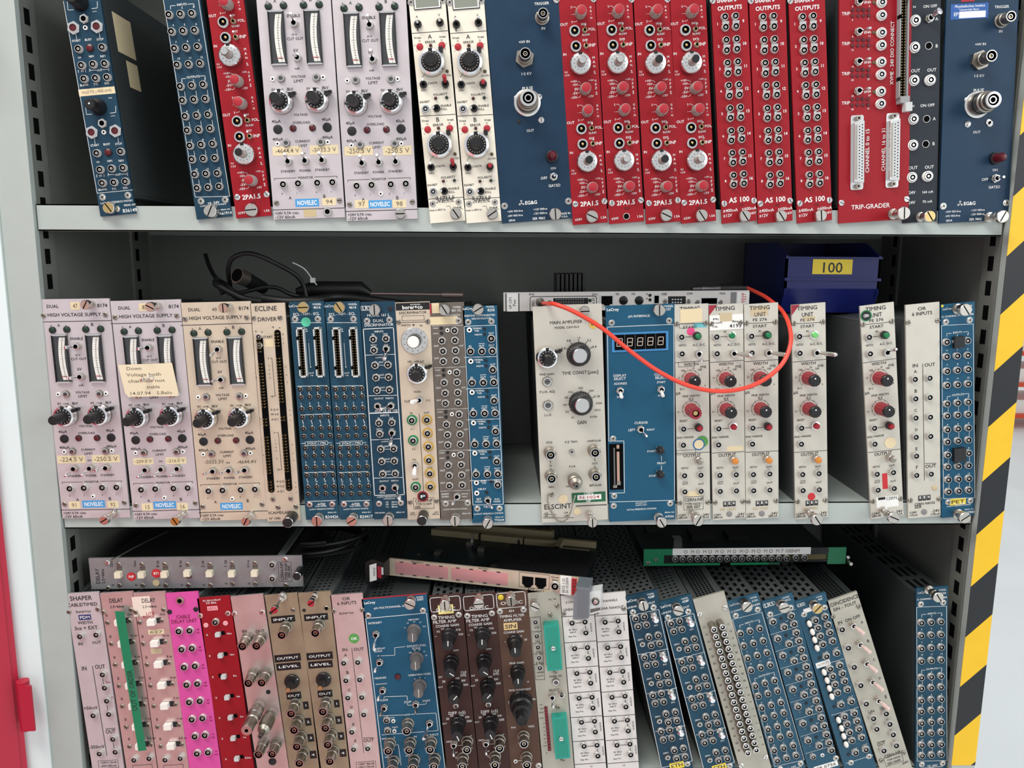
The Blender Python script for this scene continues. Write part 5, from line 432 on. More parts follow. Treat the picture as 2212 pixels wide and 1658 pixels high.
 'm3001': ('W',[('T',8.1,217.2,11.8,'LeCroy',{'b': 1}),('fill',34.8,221.8,66.2,1.3,{'c': 'red'}),('T',30.5,210.5,37.5,'qVt MULTICHANNEL ANAL'),('T',60.8,218.6,7.8,'MODEL'),('T',60.9,216,7.5,'3001'),('thumb',51.7,217.2,{'len': 14,'r': 5.8}),('pscrew',5.3,203.3),('pscrew',62.6,203.6),('line',[2.1,200,65.9,200.4,68.1,18.6],0.6),('line',[2.1,200,2.4,24.9],0.6),('T',11.4,194.3,14.4,'INTENSIFY'),('tog',11.4,182.7,{'d': 'D','s': 'long'}),('T',13.7,165.3,10.1,'DISPLAY'),('T',11,162.5,8.5,'SCALE'),('T',10.9,157.2,2.5,'LIN'),('line',[13.6,157,28.1,156.3,28.7,164.8,39.8,164.9],0.4),('tog',11.8,151.2,{'d': 'LD','s': 'norm'}),('T',10.1,132,12.4,'MEASURE'),('led',28.7,132,{'c': 'dred','r': 3.4}),('T',51.9,194.3,11.6,'MEMORY'),('gknob',51.1,182.7,{'r': 6}),('T',41.7,186,2.2,'1/4'),('T',45.2,191,2.5,'1/2'),('T',52.1,191.8,2.5,'3/4'),('T',58.3,190.7,2.5,'1/4'),('T',62.4,185.8,3.8,'FULL'),('T',51.7,165,20.5,'COUNTS FULL'),('T',51.4,162.2,8.8,'SCALE'),('gknob',50.9,151.4,{'r': 6}),('T',44.6,157.7,3.5,'10K'),('T',49.3,159.8,2.5,'1K'),('T',54.4,159.9,2.2,'4K'),('T',59.2,157.7,2.2,'1K'),('T',61,153.1,2.2,'2K'),('T',51.6,132.1,23.8,'OPERATING MODE'),('gknob',51,120.4,{'r': 6}),('T',46.3,127.3,1.6,'X'),('T',51.7,128.5,1.6,'V'),('T',57.1,127.3,1.3,'T'),('T',10.3,125.1,12.1,'CONTINUOUS'),('tog',11.5,119,{'d': 'LD','s': 'norm'}),('T',11,106.4,9.2,'CLEAR'),('line',[11.5,108.1,11.7,110.2,35.9,108.8,35.9,104.1],0.5),('tog',10.9,99,{'d': 'LD','s': 'dark'}),('T',36,101.8,7.7,'STOP'),('T',56,101.4,8.3,'START'),('line',[35.5,100.5,35.6,98,40.9,97.9],0.5),('line',[47.3,97.6,55.3,97.6,55.5,99.7],0.5),('tog',44.6,99.7,{'d': 'D','s': 'dark'}),('T',33.8,87.2,6.4,'GATE'),('line',[3.7,88.8,30.1,87.2],0.5),('line',[38.2,87.3,64.6,86.2,65,65.7,4.5,66.3],0.5),('xlemo',11.8,84),('xlemo',11.6,71.9),('ring',18.5,81.4,{'r': 2.2}),('ring',18.4,69.7,{'r': 2.2}),('T',17.8,85.3,4.8,'GATE'),('T',19.5,73.9,6.4,'DEAD'),('bnc',34.1,77.8,{'len': 16}),('tog',57.1,76.5,{'d': 'LD','s': 'long'}),('T',11.2,61.6,14.8,'HORIZ OUT'),('T',38.7,60.8,5.5,'t IN'),('T',58.6,61.2,12.9,'V INPUT'),('bnc',12.4,56.7,{'len': 16}),('bnc',34.2,55.5,{'len': 16}),('bnc',56.5,54.3,{'len': 16}),('T',11.6,39.6,13.6,'VERT OUT'),('T',34,39.3,13.6,'SCAN OUT'),('T',59.1,38.7,8.1,'qINPUT'),('bnc',13.9,35.5,{'len': 16}),('bnc',36.2,34.8,{'len': 16}),('bnc',58.4,34.4,{'len': 16}),('line',[16,53.1,20.9,53.2,21.2,28.5],0.5)]),
 'o474': ('W',[('rbox',16.1,211.7,31.3,15.7),('T',16,206.1,20.4,'ORTEC',{'h': 3.34}),('thumb',17,217.1,{'len': 16,'r': 5.5}),('pscrew',3.1,198),('pscrew',28.9,198.7),('T',15.9,196.8,17.3,'TIMING',{'h': 3.35}),('T',13.6,192.3,24.5,'FILTER AMP',{'h': 3.36}),('T',15.9,187.6,24.8,'COARSE GAIN'),('oknob',17.2,177.6,{'a': 85}),('T',5.8,181.7,3.5,'X2'),('T',10.8,184.3,3.5,'X4'),('T',19.8,184.2,2.2,'X6'),('T',26.9,182,5,'X10'),('T',29.2,176.7,5,'X20'),('T',3,176.5,1.9,'X1'),('T',22.3,159.1,5.7,'GAIN'),('oknob',16.3,147.2,{'a': -40}),('T',3.3,130.1,4.1,'INT'),('T',27.9,133.6,6.4,'12.0'),('T',27.6,130.5,6.4,'(nS)'),('oknob',17.6,117.8,{'a': 45}),('T',6.3,124.8,3.5,'20'),('T',20.9,127.3,4.8,'150'),('T',27.1,124.1,4.8,'200'),('T',29.2,119.1,5.1,'500'),('T',2.2,118.6,5.1,'OUT'),('pot',16.6,96.4,{'r': 3.2}),('T',17,87.6,18.6,'DIFF (nS)'),('oknob',17.1,76,{'a': -70}),('T',6.4,81.5,3.5,'20'),('T',11.2,84.6,3.5,'50'),('T',21.5,84.2,4.8,'100'),('T',27.4,81.7,4.8,'200'),('T',29.2,76.8,5.5,'500'),('T',2.7,76.2,5.1,'OUT'),('T',9.5,54.7,13.6,'NON-INV'),('tog',10.4,52.2,{'d': 'D','s': 'norm'}),('line',[13.5,49.3,20,49.1],0.4),('T',25.7,58.5,10,'INPUT'),('bnc',25.1,54.1,{'len': 17}),('T',11.1,41.1,4.5,'INV'),('T',17.1,35.2,13.6,'OUTPUT'),('bnc',18.7,35.4,{'len': 17})]),
 'o454': ('W',[('rbox',16.1,213.2,30.1,16.7),('T',16.4,210.4,23.5,'ORTEC',{'h': 3.34}),('cap',5.7,217.1,{'c': 'yellow','r': 3}),('thumb',16.3,218.5,{'c': 'brown','len': 16,'r': 5.5}),('pscrew',3.4,201.5),('pscrew',28.3,201.4),('T',15.5,201.2,5.7,'454'),('T',15.5,195.7,26.1,'TIMING FILTER'),('T',15.9,191.1,18.9,'AMPLIFIER'),('stk',13.3,184.1,14.5,7.8,{'b': 1,'tc': 'brown','t': 'SIN','c': 'amberc'}),('T',16.1,177.5,21.5,'COARSE GAIN'),('oknob',16.3,167.2,{'r': 8}),('T',6.1,167.2,1.3,'1'),('T',10,172,1.3,'2'),('T',16.1,173.5,1.3,'5'),('T',22.8,172.2,2.8,'10'),('T',27.9,167.8,2.9,'20'),('T',16.4,142.3,15.6,'FINE GAIN'),('oknob',16.8,133,{'r': 8}),('T',26.6,119.8,2.6,'15'),('T',7.4,127.8,1.3,'5'),('T',17.3,138.5,1,'1'),('T',17.3,111.3,24,'TIME CONSTANT'),('oknob2',17.5,97.8),('T',8.7,103.7,2.9,'10'),('T',17.2,105.5,2.9,'20'),('T',25.3,103,3.2,'50'),('T',30.8,99.1,4.8,'100'),('T',4.8,97.6,2.2,'5'),('T',7,68.1,4.8,'POS'),('T',26.4,67.8,6.5,'NEG'),('bnc',17.1,58,{'len': 16}),('line',[16.9,60.7,16.9,56.2],0.5),('ring',6.2,28.2,{'r': 2.2}),('line',[8.7,28.4,13.6,28.6],0.5),('bnc',18.3,33.3,{'len': 16}),('pscrew',30.7,20.9)]),
 'wir': ('K',[('thumb',6.8,212.3,{'len': 14,'r': 5}),('T',25.8,213.1,7.9,'RC. 7N'),('rscrew',30.2,205.5),('rscrew',22.1,196.3),('line',[0.9,195.3,11.7,194.8,10.6,123.7,1.1,124.3,0.9,195.3],0.4),('line',[0.8,178.9,11.4,178.6],0.4),('line',[0.8,165.6,11.1,165.3],0.4),('line',[0.6,153.7,10.9,153.2],0.4),('line',[0.6,141.6,11.1,141.3],0.4),('xlemo',6.2,190.9,{'r': 3}),('xlemo',6.2,175.2,{'r': 3}),('xlemo',6.4,162.6,{'r': 3}),('xlemo',6.5,150.6,{'r': 3}),('xlemo',6.4,139,{'r': 3}),('T',6.7,183.3,5.7,'10 KS'),('T',6.5,167.5,5.1,'DATA'),('T',6.8,155.3,7.9,'15 3ms'),('T',6.6,143.1,8,'R 3ms'),('T',6.5,132.1,7.7,'ADRESS'),('T',6.2,128.1,7.4,'COMPU'),('gcon',22.1,163.6,{'h': 50}),('gcon',22.5,59.8,{'h': 47}),('rscrew',22.5,131.7),('T',22.1,126.2,13.4,'TIMER 100'),('pot',22.2,120.2,{'r': 4}),('T',19.5,110.6,11.2,'SELECT'),('tog',16.8,104.5,{'d': 'D','s': 'norm'}),('tog',27,106.4,{'d': 'U','s': 'dark'}),('rscrew',22,90.8),('ledbar',9.1,66.4),('T',4.4,94.8,3.2,'RUN'),('T',4.7,90.4,3.5,'SIM'),('T',3.9,85.9,4.8,'SIGN'),('T',3.8,79.2,4.5,'ERROR'),('T',5.2,72.7,1.9,'14'),('T',5.2,68.3,1.9,'16'),('T',5.1,63.8,1.9,'15'),('T',5.1,59.4,1.9,'20'),('T',4.9,54.9,1.9,'64'),('T',5.3,50.4,1.3,'2'),('T',4.5,46.4,3.2,'0.40'),('T',5.6,41.6,1,'1'),('T',5.6,37.7,1,'0'),('rscrew',22.5,28.4)]),
 'fan': ('K',[('T',14.9,213.6,19.8,'6 CHANNELS'),('T',16.2,205.4,29.3,'LINEAR FANOUT'),('rscrew',2.1,201.7),('rscrew',30.7,203.1),('lemo',9.7,191.6,{'r': 3.7}),('lemo',23.3,191.5,{'r': 3.7}),('lemo',23.3,179.3,{'r': 3.7}),('line',[13.1,189.6,20.2,189.4],0.6),('line',[23.6,185.4,23.5,181],0.6),('T',10.2,182.5,8.9,'50 Ohm'),('T',10.2,179.4,7,'INPUT'),('T',9.1,175.1,8.2,'Step Pos'),('T',29.6,183.1,10.1,'OUTPUTS',{'rot': 1}),('lemo',10.2,162.7,{'r': 3.7}),('lemo',23.8,162.6,{'r': 3.7}),('lemo',23.9,150.3,{'r': 3.7}),('line',[13.6,160.6,20.7,160.4],0.6),('line',[24.1,156.3,24.1,151.9],0.6),('T',10.6,153.4,8.9,'50 Ohm'),('T',10.7,150.3,7,'INPUT'),('T',9.6,145.9,8.3,'Step Pos'),('T',30.2,154,10.3,'OUTPUTS',{'rot': 1}),('lemo',10.4,134.4,{'r': 3.7}),('lemo',24.1,134.3,{'r': 3.7}),('lemo',24.2,121.8,{'r': 3.7}),('line',[13.8,132.2,21,132],0.6),('line',[24.4,127.8,24.4,123.3],0.6),('T',10.9,124.8,9,'50 Ohm'),('T',11,121.7,7.1,'INPUT'),('T',9.8,117.3,8.3,'Step Pos'),('T',30.5,125.5,10.4,'OUTPUTS',{'rot': 1}),('lemo',10.6,105.8,{'r': 3.7}),('lemo',24.4,105.6,{'r': 3.7}),('lemo',24.5,93,{'r': 3.7}),('line',[14.1,103.4,21.3,103.2],0.6),('line',[24.7,99,24.7,94.4],0.6),('T',11.1,96,9,'50 Ohm'),('T',11.2,92.8,7.1,'INPUT'),('T',10,88.3,8.4,'Step Pos'),('T',30.9,96.6,10.5,'OUTPUTS',{'rot': 1}),('lemo',11.1,77.7,{'r': 3.7}),('lemo',25,77.5,{'r': 3.7}),('lemo',25,64.8,{'r': 3.7}),('line',[14.6,75.1,21.8,74.9],0.6),('line',[25.3,70.7,25.3,66.1],0.6),('T',11.6,67.6,9.1,'50 Ohm'),('T',11.7,64.4,7.1,'INPUT'),('T',10.5,59.9,8.4,'Step Pos'),('T',31.4,68.3,10.6,'OUTPUTS',{'rot': 1}),('lemo',11.7,49.3,{'r': 3.7}),('lemo',25.7,49.1,{'r': 3.7}),('lemo',25.7,36.2,{'r': 3.7}),('line',[15.2,46.6,22.5,46.4],0.6),('line',[26,42.1,26,37.4],0.6),('T',12.2,39,9.1,'50 Ohm'),('T',12.3,35.7,7.2,'INPUT'),('T',11.1,31.2,8.5,'Step Pos'),('T',32.2,39.6,10.7,'OUTPUTS',{'rot': 1}),('line',[-0.5,197.9,33.4,196.9],0.6),('line',[0,168.5,33.7,167.4],0.6),('line',[0.1,139.8,34,138.8],0.6),('line',[0.3,110.6,34.7,110.2],0.6),('line',[0.3,82.1,35.3,81],0.6),('line',[0.7,53.6,35.2,52.9],0.6),('line',[0.9,26.3,35.4,25.3],0.6),('T',17.9,22.5,2.6,'L3')]),
 'm428': ('W',[('lemo',6,196.2,{'r': 3.8}),('lemo',15.3,196.3,{'r': 3.8}),('lemo',6.6,186.8,{'r': 3.8}),('lemo',15.7,186.7,{'r': 3.8}),('T',11.4,189.5,2.2,'IN'),('T',25.4,197,7,'NORM'),('ball',25.2,194.3),('T',25.6,182.7,4.1,'INV'),('T',6.6,170.6,6.1,'ZERO'),('pot',7.4,165.7,{'r': 3}),('lemo',15.5,172.4,{'r': 3.8}),('lemo',25.5,172.3,{'r': 3.8}),('lemo',16.1,162.8,{'r': 3.8}),('lemo',25.5,162.8,{'r': 3.8}),('T',21,165.7,4.5,'OUT'),('line',[1,154.4,33.1,153.8],0.5),('lemo',6.7,150.9,{'r': 3.8}),('lemo',16.1,151,{'r': 3.8}),('lemo',7.3,141.3,{'r': 3.8}),('lemo',16.5,141.2,{'r': 3.8}),('T',12.1,143.9,2.2,'IN'),('T',26.3,151.5,7,'NORM'),('ball',26.1,149.1),('T',26.5,137,4.2,'INV'),('T',7.3,124.6,6.1,'ZERO'),('pot',8.1,119.8,{'r': 3}),('lemo',16.4,126.6,{'r': 3.8}),('lemo',26.4,126.6,{'r': 3.8}),('lemo',16.9,116.9,{'r': 3.8}),('lemo',26.4,116.9,{'r': 3.8}),('T',21.9,119.6,4.5,'OUT'),('line',[1.7,108.1,34,107.5],0.5),('lemo',7.1,106.2,{'r': 3.8}),('lemo',16.6,106.3,{'r': 3.8}),('lemo',7.7,96.5,{'r': 3.8}),('lemo',17,96.4,{'r': 3.8}),('T',12.5,98.9,2.3,'IN'),('T',26.8,106.7,7.1,'NORM'),('ball',26.6,104.7),('T',27,92,4.2,'INV'),('T',7.7,79.3,6.2,'ZERO'),('pot',8.5,74.5,{'r': 3}),('lemo',16.8,81.6,{'r': 3.8}),('lemo',27,81.5,{'r': 3.8}),('lemo',17.4,71.7,{'r': 3.8}),('lemo',26.9,71.6,{'r': 3.8}),('T',22.4,74.3,4.5,'OUT'),('line',[2,62.5,34.6,62],0.5),('lemo',7.8,62.6,{'r': 3.8}),('lemo',17.3,62.7,{'r': 3.8}),('lemo',8.4,52.6,{'r': 3.8}),('lemo',17.8,52.6,{'r': 3.8}),('T',13.3,54.9,2.3,'IN'),('T',27.7,62.9,7.2,'NORM'),('ball',27.5,61.1),('T',27.9,47.9,4.2,'INV'),('T',8.4,35,6.2,'ZERO'),('pot',9.2,30.2,{'r': 3}),('lemo',17.6,37.5,{'r': 3.8}),('lemo',27.8,37.4,{'r': 3.8}),('lemo',18.2,27.4,{'r': 3.8}),('lemo',27.8,27.4,{'r': 3.8}),('T',23.2,29.9,4.6,'OUT'),('line',[1.2,10.3,34.2,9.9],0.5),('T',5.7,215.8,11.4,'LeCroy',{'b': 1}),('T',26.6,218.4,7.6,'MODEL'),('T',26.8,215.2,7.3,'428F'),('T',14.4,208.6,30,'LINEAR FAN-IN/OUT'),('pscrew',4.8,202.8),('pscrew',26.9,203.3),('thumb',15.9,213,{'len': 13,'r': 5.5}),('line',[0.4,199.5,31.7,199.5],0.5),('line',[0.4,199.5,0.5,18.8,34.7,19,31.7,199.5],0.5),('stk',17.4,17.6,15.8,7.6,{'tc': 'black','t': 'ETH','c': 'yellow'}),('pscrew',28.9,16.7)]),
 'gry': ('K',[('tlemo',11.7,189.2),('tlemo',20.9,189.2),('T',4.1,188.1,2.9,'11'),('T',29.7,184.2,2.9,'11'),('tlemo',11.7,180.8),('tlemo',20.9,180.8),('T',4.1,179.6,2.9,'12'),('T',29.8,175.8,2.9,'12'),('tlemo',11.7,172.3),('tlemo',21,172.3),('T',4.2,171,2.9,'13'),('T',29.8,167.4,2.9,'13'),('tlemo',11.7,163.7),('tlemo',21,163.8),('T',4.2,162.4,2.9,'21'),('T',29.9,158.9,2.9,'21'),('tlemo',11.7,155.2),('tlemo',21,155.3),('T',4.3,153.7,2.9,'22'),('T',30,150.5,2.9,'22'),('tlemo',11.7,146.6),('tlemo',21.1,146.8),('T',4.3,145.1,2.9,'23'),('T',30.1,142,2.9,'23'),('tlemo',11.7,138),('tlemo',21.1,138.2),('T',4.4,136.3,2.9,'31'),('T',30.2,133.5,2.9,'91'),('tlemo',11.7,129.4),('tlemo',21.1,129.6),('T',4.4,127.6,2.9,'32'),('T',30.3,124.9,2.9,'92'),('tlemo',11.8,120.7),('tlemo',21.2,121),('T',4.4,118.9,2.9,'33'),('T',30.4,116.4,2.9,'93'),('tlemo',11.8,112),('tlemo',21.2,112.3),('T',4.5,110.1,2.9,'41'),('T',30.5,107.8,2.9,'101'),('tlemo',11.8,103.3),('tlemo',21.2,103.6),('T',4.5,101.2,2.9,'42'),('T',30.5,99.1,2.9,'102'),('tlemo',11.8,94.5),('tlemo',21.3,94.9),('T',4.6,92.4,2.9,'43'),('T',30.6,90.5,2.9,'103'),('tlemo',11.8,85.7),('tlemo',21.3,86.2),('T',4.6,83.5,2.9,'51'),('T',30.7,81.8,2.9,'111'),('tlemo',11.8,76.9),('tlemo',21.3,77.4),('T',4.7,74.6,2.9,'52'),('T',30.8,73.1,2.9,'112'),('tlemo',11.8,68),('tlemo',21.4,68.6),('T',4.7,65.7,2.9,'53'),('T',30.9,64.3,2.9,'113'),('tlemo',11.8,59.2),('tlemo',21.4,59.8),('T',4.8,56.7,2.9,'61'),('T',31,55.6,2.9,'121'),('tlemo',11.8,50.2),('tlemo',21.4,50.9),('T',4.8,47.7,2.9,'62'),('T',31.1,46.8,2.9,'122'),('tlemo',11.8,41.3),('tlemo',21.4,42),('T',4.9,38.6,3,'63'),('T',31.2,37.9,3,'123'),('fscrew',2.8,203.6),('fscrew',30.5,203.3),('fscrew',30.9,22.1),('fscrew',2.9,20.4)]),
 'm620': ('W',[('xlemo',5.8,197.6,{'r': 3.7}),('xlemo',25.9,198.1,{'r': 3.7}),('xlemo',15.7,188.1,{'r': 3.7}),('xlemo',26.4,188.5,{'r': 3.7}),('cap',15.5,197.3,{'c': 'dark','r': 1.7}),('T',20.7,192.4,3.5,'OUT'),('T',6.5,189.9,1.3,'IN'),('line',[0.2,183,30.6,182.9],0.3),('xlemo',6.1,177.4,{'r': 3.7}),('xlemo',26.3,177.9,{'r': 3.7}),('xlemo',16,167.9,{'r': 3.7}),('xlemo',26.8,168.3,{'r': 3.7}),('cap',15.8,177,{'c': 'dark','r': 1.7}),('T',21.1,172.1,3.5,'OUT'),('T',6.9,169.5,1.3,'IN'),('line',[0.5,162.6,31.1,162.6],0.3),('xlemo',6.4,157,{'r': 3.7}),('xlemo',26.7,157.6,{'r': 3.7}),('xlemo',16.4,147.4,{'r': 3.7}),('xlemo',27.2,147.9,{'r': 3.7}),('cap',16.2,156.6,{'c': 'dark','r': 1.7}),('T',21.4,151.6,3.5,'OUT'),('T',7.2,149,1.3,'IN'),('line',[0.8,142,31.5,142],0.3),('xlemo',6.7,136.5,{'r': 3.7}),('xlemo',27.1,137.1,{'r': 3.7}),('xlemo',16.7,126.8,{'r': 3.7}),('xlemo',27.6,127.3,{'r': 3.7}),('cap',16.6,136,{'c': 'dark','r': 1.7}),('T',21.8,131,3.6,'OUT'),('T',7.5,128.4,1.3,'IN'),('line',[1.1,121.3,31.9,121.3],0.3),('xlemo',7.1,115.8,{'r': 3.7}),('xlemo',27.5,116.4,{'r': 3.7}),('xlemo',17.1,106.1,{'r': 3.7}),('xlemo',28,106.5,{'r': 3.7}),('cap',16.9,115.3,{'c': 'dark','r': 1.7}),('T',22.2,110.2,3.6,'OUT'),('T',7.8,107.5,1.3,'IN'),('line',[1.4,100.4,32.3,100.4],0.3),('xlemo',7.4,94.9,{'r': 3.7}),('xlemo',27.9,95.5,{'r': 3.7}),('xlemo',17.5,85.1,{'r': 3.7}),('xlemo',28.5,85.6,{'r': 3.7}),('cap',17.3,94.3,{'c': 'dark','r': 1.7}),('T',22.6,89.2,3.6,'OUT'),('T',8.2,86.5,1.3,'IN'),('line',[1.7,79.3,32.8,79.4],0.3),('xlemo',7.7,73.9,{'r': 3.7}),('xlemo',28.3,74.5,{'r': 3.7}),('xlemo',17.9,64,{'r': 3.7}),('xlemo',28.9,64.5,{'r': 3.7}),('cap',17.7,73.3,{'c': 'dark','r': 1.7}),('T',23,68,3.6,'OUT'),('T',8.5,65.3,1.3,'IN'),('line',[2,58.1,33.2,58.1],0.3),('xlemo',8.1,52.7,{'r': 3.7}),('xlemo',28.7,53.4,{'r': 3.7}),('xlemo',18.2,42.8,{'r': 3.7}),('xlemo',29.3,43.3,{'r': 3.7}),('cap',18,52,{'c': 'dark','r': 1.7}),('T',23.4,46.7,3.6,'OUT'),('T',8.9,44,1.3,'IN'),('line',[2.3,36.7,33.6,36.8],0.3),('box',7.1,216.4,12.4,3.4),('T',7.1,216.4,10.2,'LRS'),('T',26,218.7,7.9,'MODEL'),('T',26.5,215.4,8,'620CL'),('pscrew',5.6,205.5),('pscrew',28.2,206),('thumb',18.9,214.5,{'len': 13,'r': 5.8}),('line',[1,202.4,32.4,202.8],0.4),('xlemo',29.5,33.6,{'r': 3.7}),('ring',19.2,29.4),('xlemo',8.6,32,{'r': 3}),('pscrew',32.5,21.2),('stk',19.9,14.9,26.5,6.2,{'tc': 'black','t': '09_0756','c': 'white'})]),
 'm433': ('W',[('oval',8.1,194),('oval',8.7,184.1),('oval',8.6,174.6),('oval',8.6,164.7),('xlemo',15.2,195.6,{'r': 3.7}),('xlemo',25.9,195.9,{'r': 3.7}),('xlemo',15.5,186.6,{'r': 3.7}),('xlemo',26.3,186.3,{'r': 3.7}),('xlemo',15.5,176.7,{'r': 3.7}),('xlemo',26.1,177.1,{'r': 3.7}),('xlemo',15.4,166.8,{'r': 3.7}),('xlemo',26.3,166.9,{'r': 3.7}),('T',10.6,197.3,1.3,'1'),('cap',8.5,151.2,{'c': 'dark','r': 1.6}),('xlemo',15.5,152.3,{'r': 3.7}),('xlemo',26.9,152.2,{'r': 3.7}),('T',16.3,155.2,5.8,'OUT'),('T',28.3,156.4,4.8,'OUT'),('line',[3.2,142.4,33,142],0.4),('oval',8.4,135.4),('oval',9,125.3),('oval',8.9,115.6),('oval',8.9,105.5),('xlemo',15.5,137.1,{'r': 3.7}),('xlemo',26.4,137.5,{'r': 3.7}),('xlemo',15.9,127.9,{'r': 3.7}),('xlemo',26.8,127.7,{'r': 3.7}),('xlemo',15.8,117.8,{'r': 3.7}),('xlemo',26.6,118.2,{'r': 3.7}),('xlemo',15.8,107.7,{'r': 3.7}),('xlemo',26.9,107.8,{'r': 3.7}),('T',11,138.6,1.3,'1'),('cap',8.8,91.5,{'c': 'dark','r': 1.6}),('xlemo',15.8,92.8,{'r': 3.7}),('xlemo',27.4,92.8,{'r': 3.7}),('T',16.7,95.5,5.9,'OUT'),('T',28.8,96.8,4.9,'OUT'),('line',[3.4,82.5,33.6,82.1],0.4),('oval',8.6,76.4),('oval',9.2,66),('oval',9.1,56.1),('oval',9,45.7),('xlemo',15.8,78.1,{'r': 3.7}),('xlemo',26.8,78.5,{'r': 3.7}),('xlemo',16.1,68.6,{'r': 3.7}),('xlemo',27.2,68.5,{'r': 3.7}),('xlemo',16.1,58.3,{'r': 3.7}),('xlemo',27,58.8,{'r': 3.7}),('xlemo',16.1,48,{'r': 3.7}),('xlemo',27.2,48.1,{'r': 3.7}),('T',11.2,79.3,1.3,'1'),('cap',8.9,31.3,{'c': 'dark','r': 1.6}),('xlemo',16.1,32.8,{'r': 3.7}),('xlemo',27.8,32.8,{'r': 3.7}),('T',16.9,35.3,5.9,'OUT'),('T',29.2,36.7,4.9,'OUT'),('line',[3.5,21.9,34.1,21.6],0.4),('box',5.9,216.1,8,3),('T',5.9,216.1,6.7,'LRS'),('T',26.3,218.5,6.7,'MODEL'),('T',26.7,215.6,4.8,'465'),('stk',12.3,208,11.5,4.7,{'c': 'white'}),('pscrew',6.1,204.6),('pscrew',28.7,204.9),('thumb',18.1,213.8,{'c': 'brass','len': 14,'r': 5.8}),('stk',10.5,143.5,15.5,6.2,{'tc': 'ink','t': 'OUTPUTS','c': 'white'}),('pscrew',29.5,21.7),('pscrew',8.9,21)]),
 'coi': ('K',[('T',16.9,216.1,34.8,'COINCIDENCE',{'h': 4.04}),('T',17.2,209.9,25.5,'5IN - 7OUT',{'h': 3.38}),('rscrew',2.3,203.3),('rscrew',31,204.7),('T',7.3,194.1,5.1,'IN',{'h': 3.4}),('T',21.2,193.9,16.7,'ON OFF',{'h': 3.4}),('xlemo',6.4,187.5,{'r': 3.8}),('tog',18.9,187.7,{'d': 'RD','s': 'pink'}),('T',29.4,186.1,2.6,'A'),('xlemo',6.7,165.1,{'r': 3.8}),('tog',19.4,164.8,{'d': 'RD','s': 'pink'}),('T',29.6,163.4,2.6,'B'),('xlemo',6.4,141.8,{'r': 3.8}),('tog',19.9,141.6,{'d': 'RD','s': 'pink'}),('T',29.7,140.4,2.6,'C'),('xlemo',7.1,119,{'r': 3.8}),('tog',20.1,119,{'d': 'RD','s': 'pink'}),('T',29.6,117.6,2.6,'D'),('xlemo',6.7,96.2,{'r': 3.8}),('tog',20.2,95.6,{'d': 'RD','s': 'pink'}),('T',29.8,94.4,2.6,'E'),('T',10.3,83.2,6.9,'LIN',{'h': 3.19}),('T',23.5,83.2,7.5,'OUT',{'h': 3.19}),('xlemo',23.8,77.4,{'r': 3.8}),('xlemo',9.3,76.8,{'r': 3.8}),('xlemo',24.1,64.1,{'r': 3.8}),('xlemo',9.2,63.6,{'r': 3.8}),('xlemo',24.2,50.8,{'r': 3.8}),('xlemo',23.9,37,{'r': 3.8}),('xlemo',9.5,36,{'r': 3.8}),('T',9.8,42.6,8.9,'OUT',{'h': 3.6}),('line',[6,45.4,14.9,44.7],0.5),('rscrew',4.5,23.4),('rscrew',29.8,23.7),('T',17.9,25.8,18.2,'CERN-NP',{'h': 3.62}),('box',17.5,19.4,19.9,10.5),('T',17.8,20.6,14.9,'TYPE N4224'),('T',17,16.5,14.9,'SER N049'),('T',28.1,11.4,8.3,'-24V')]),
}
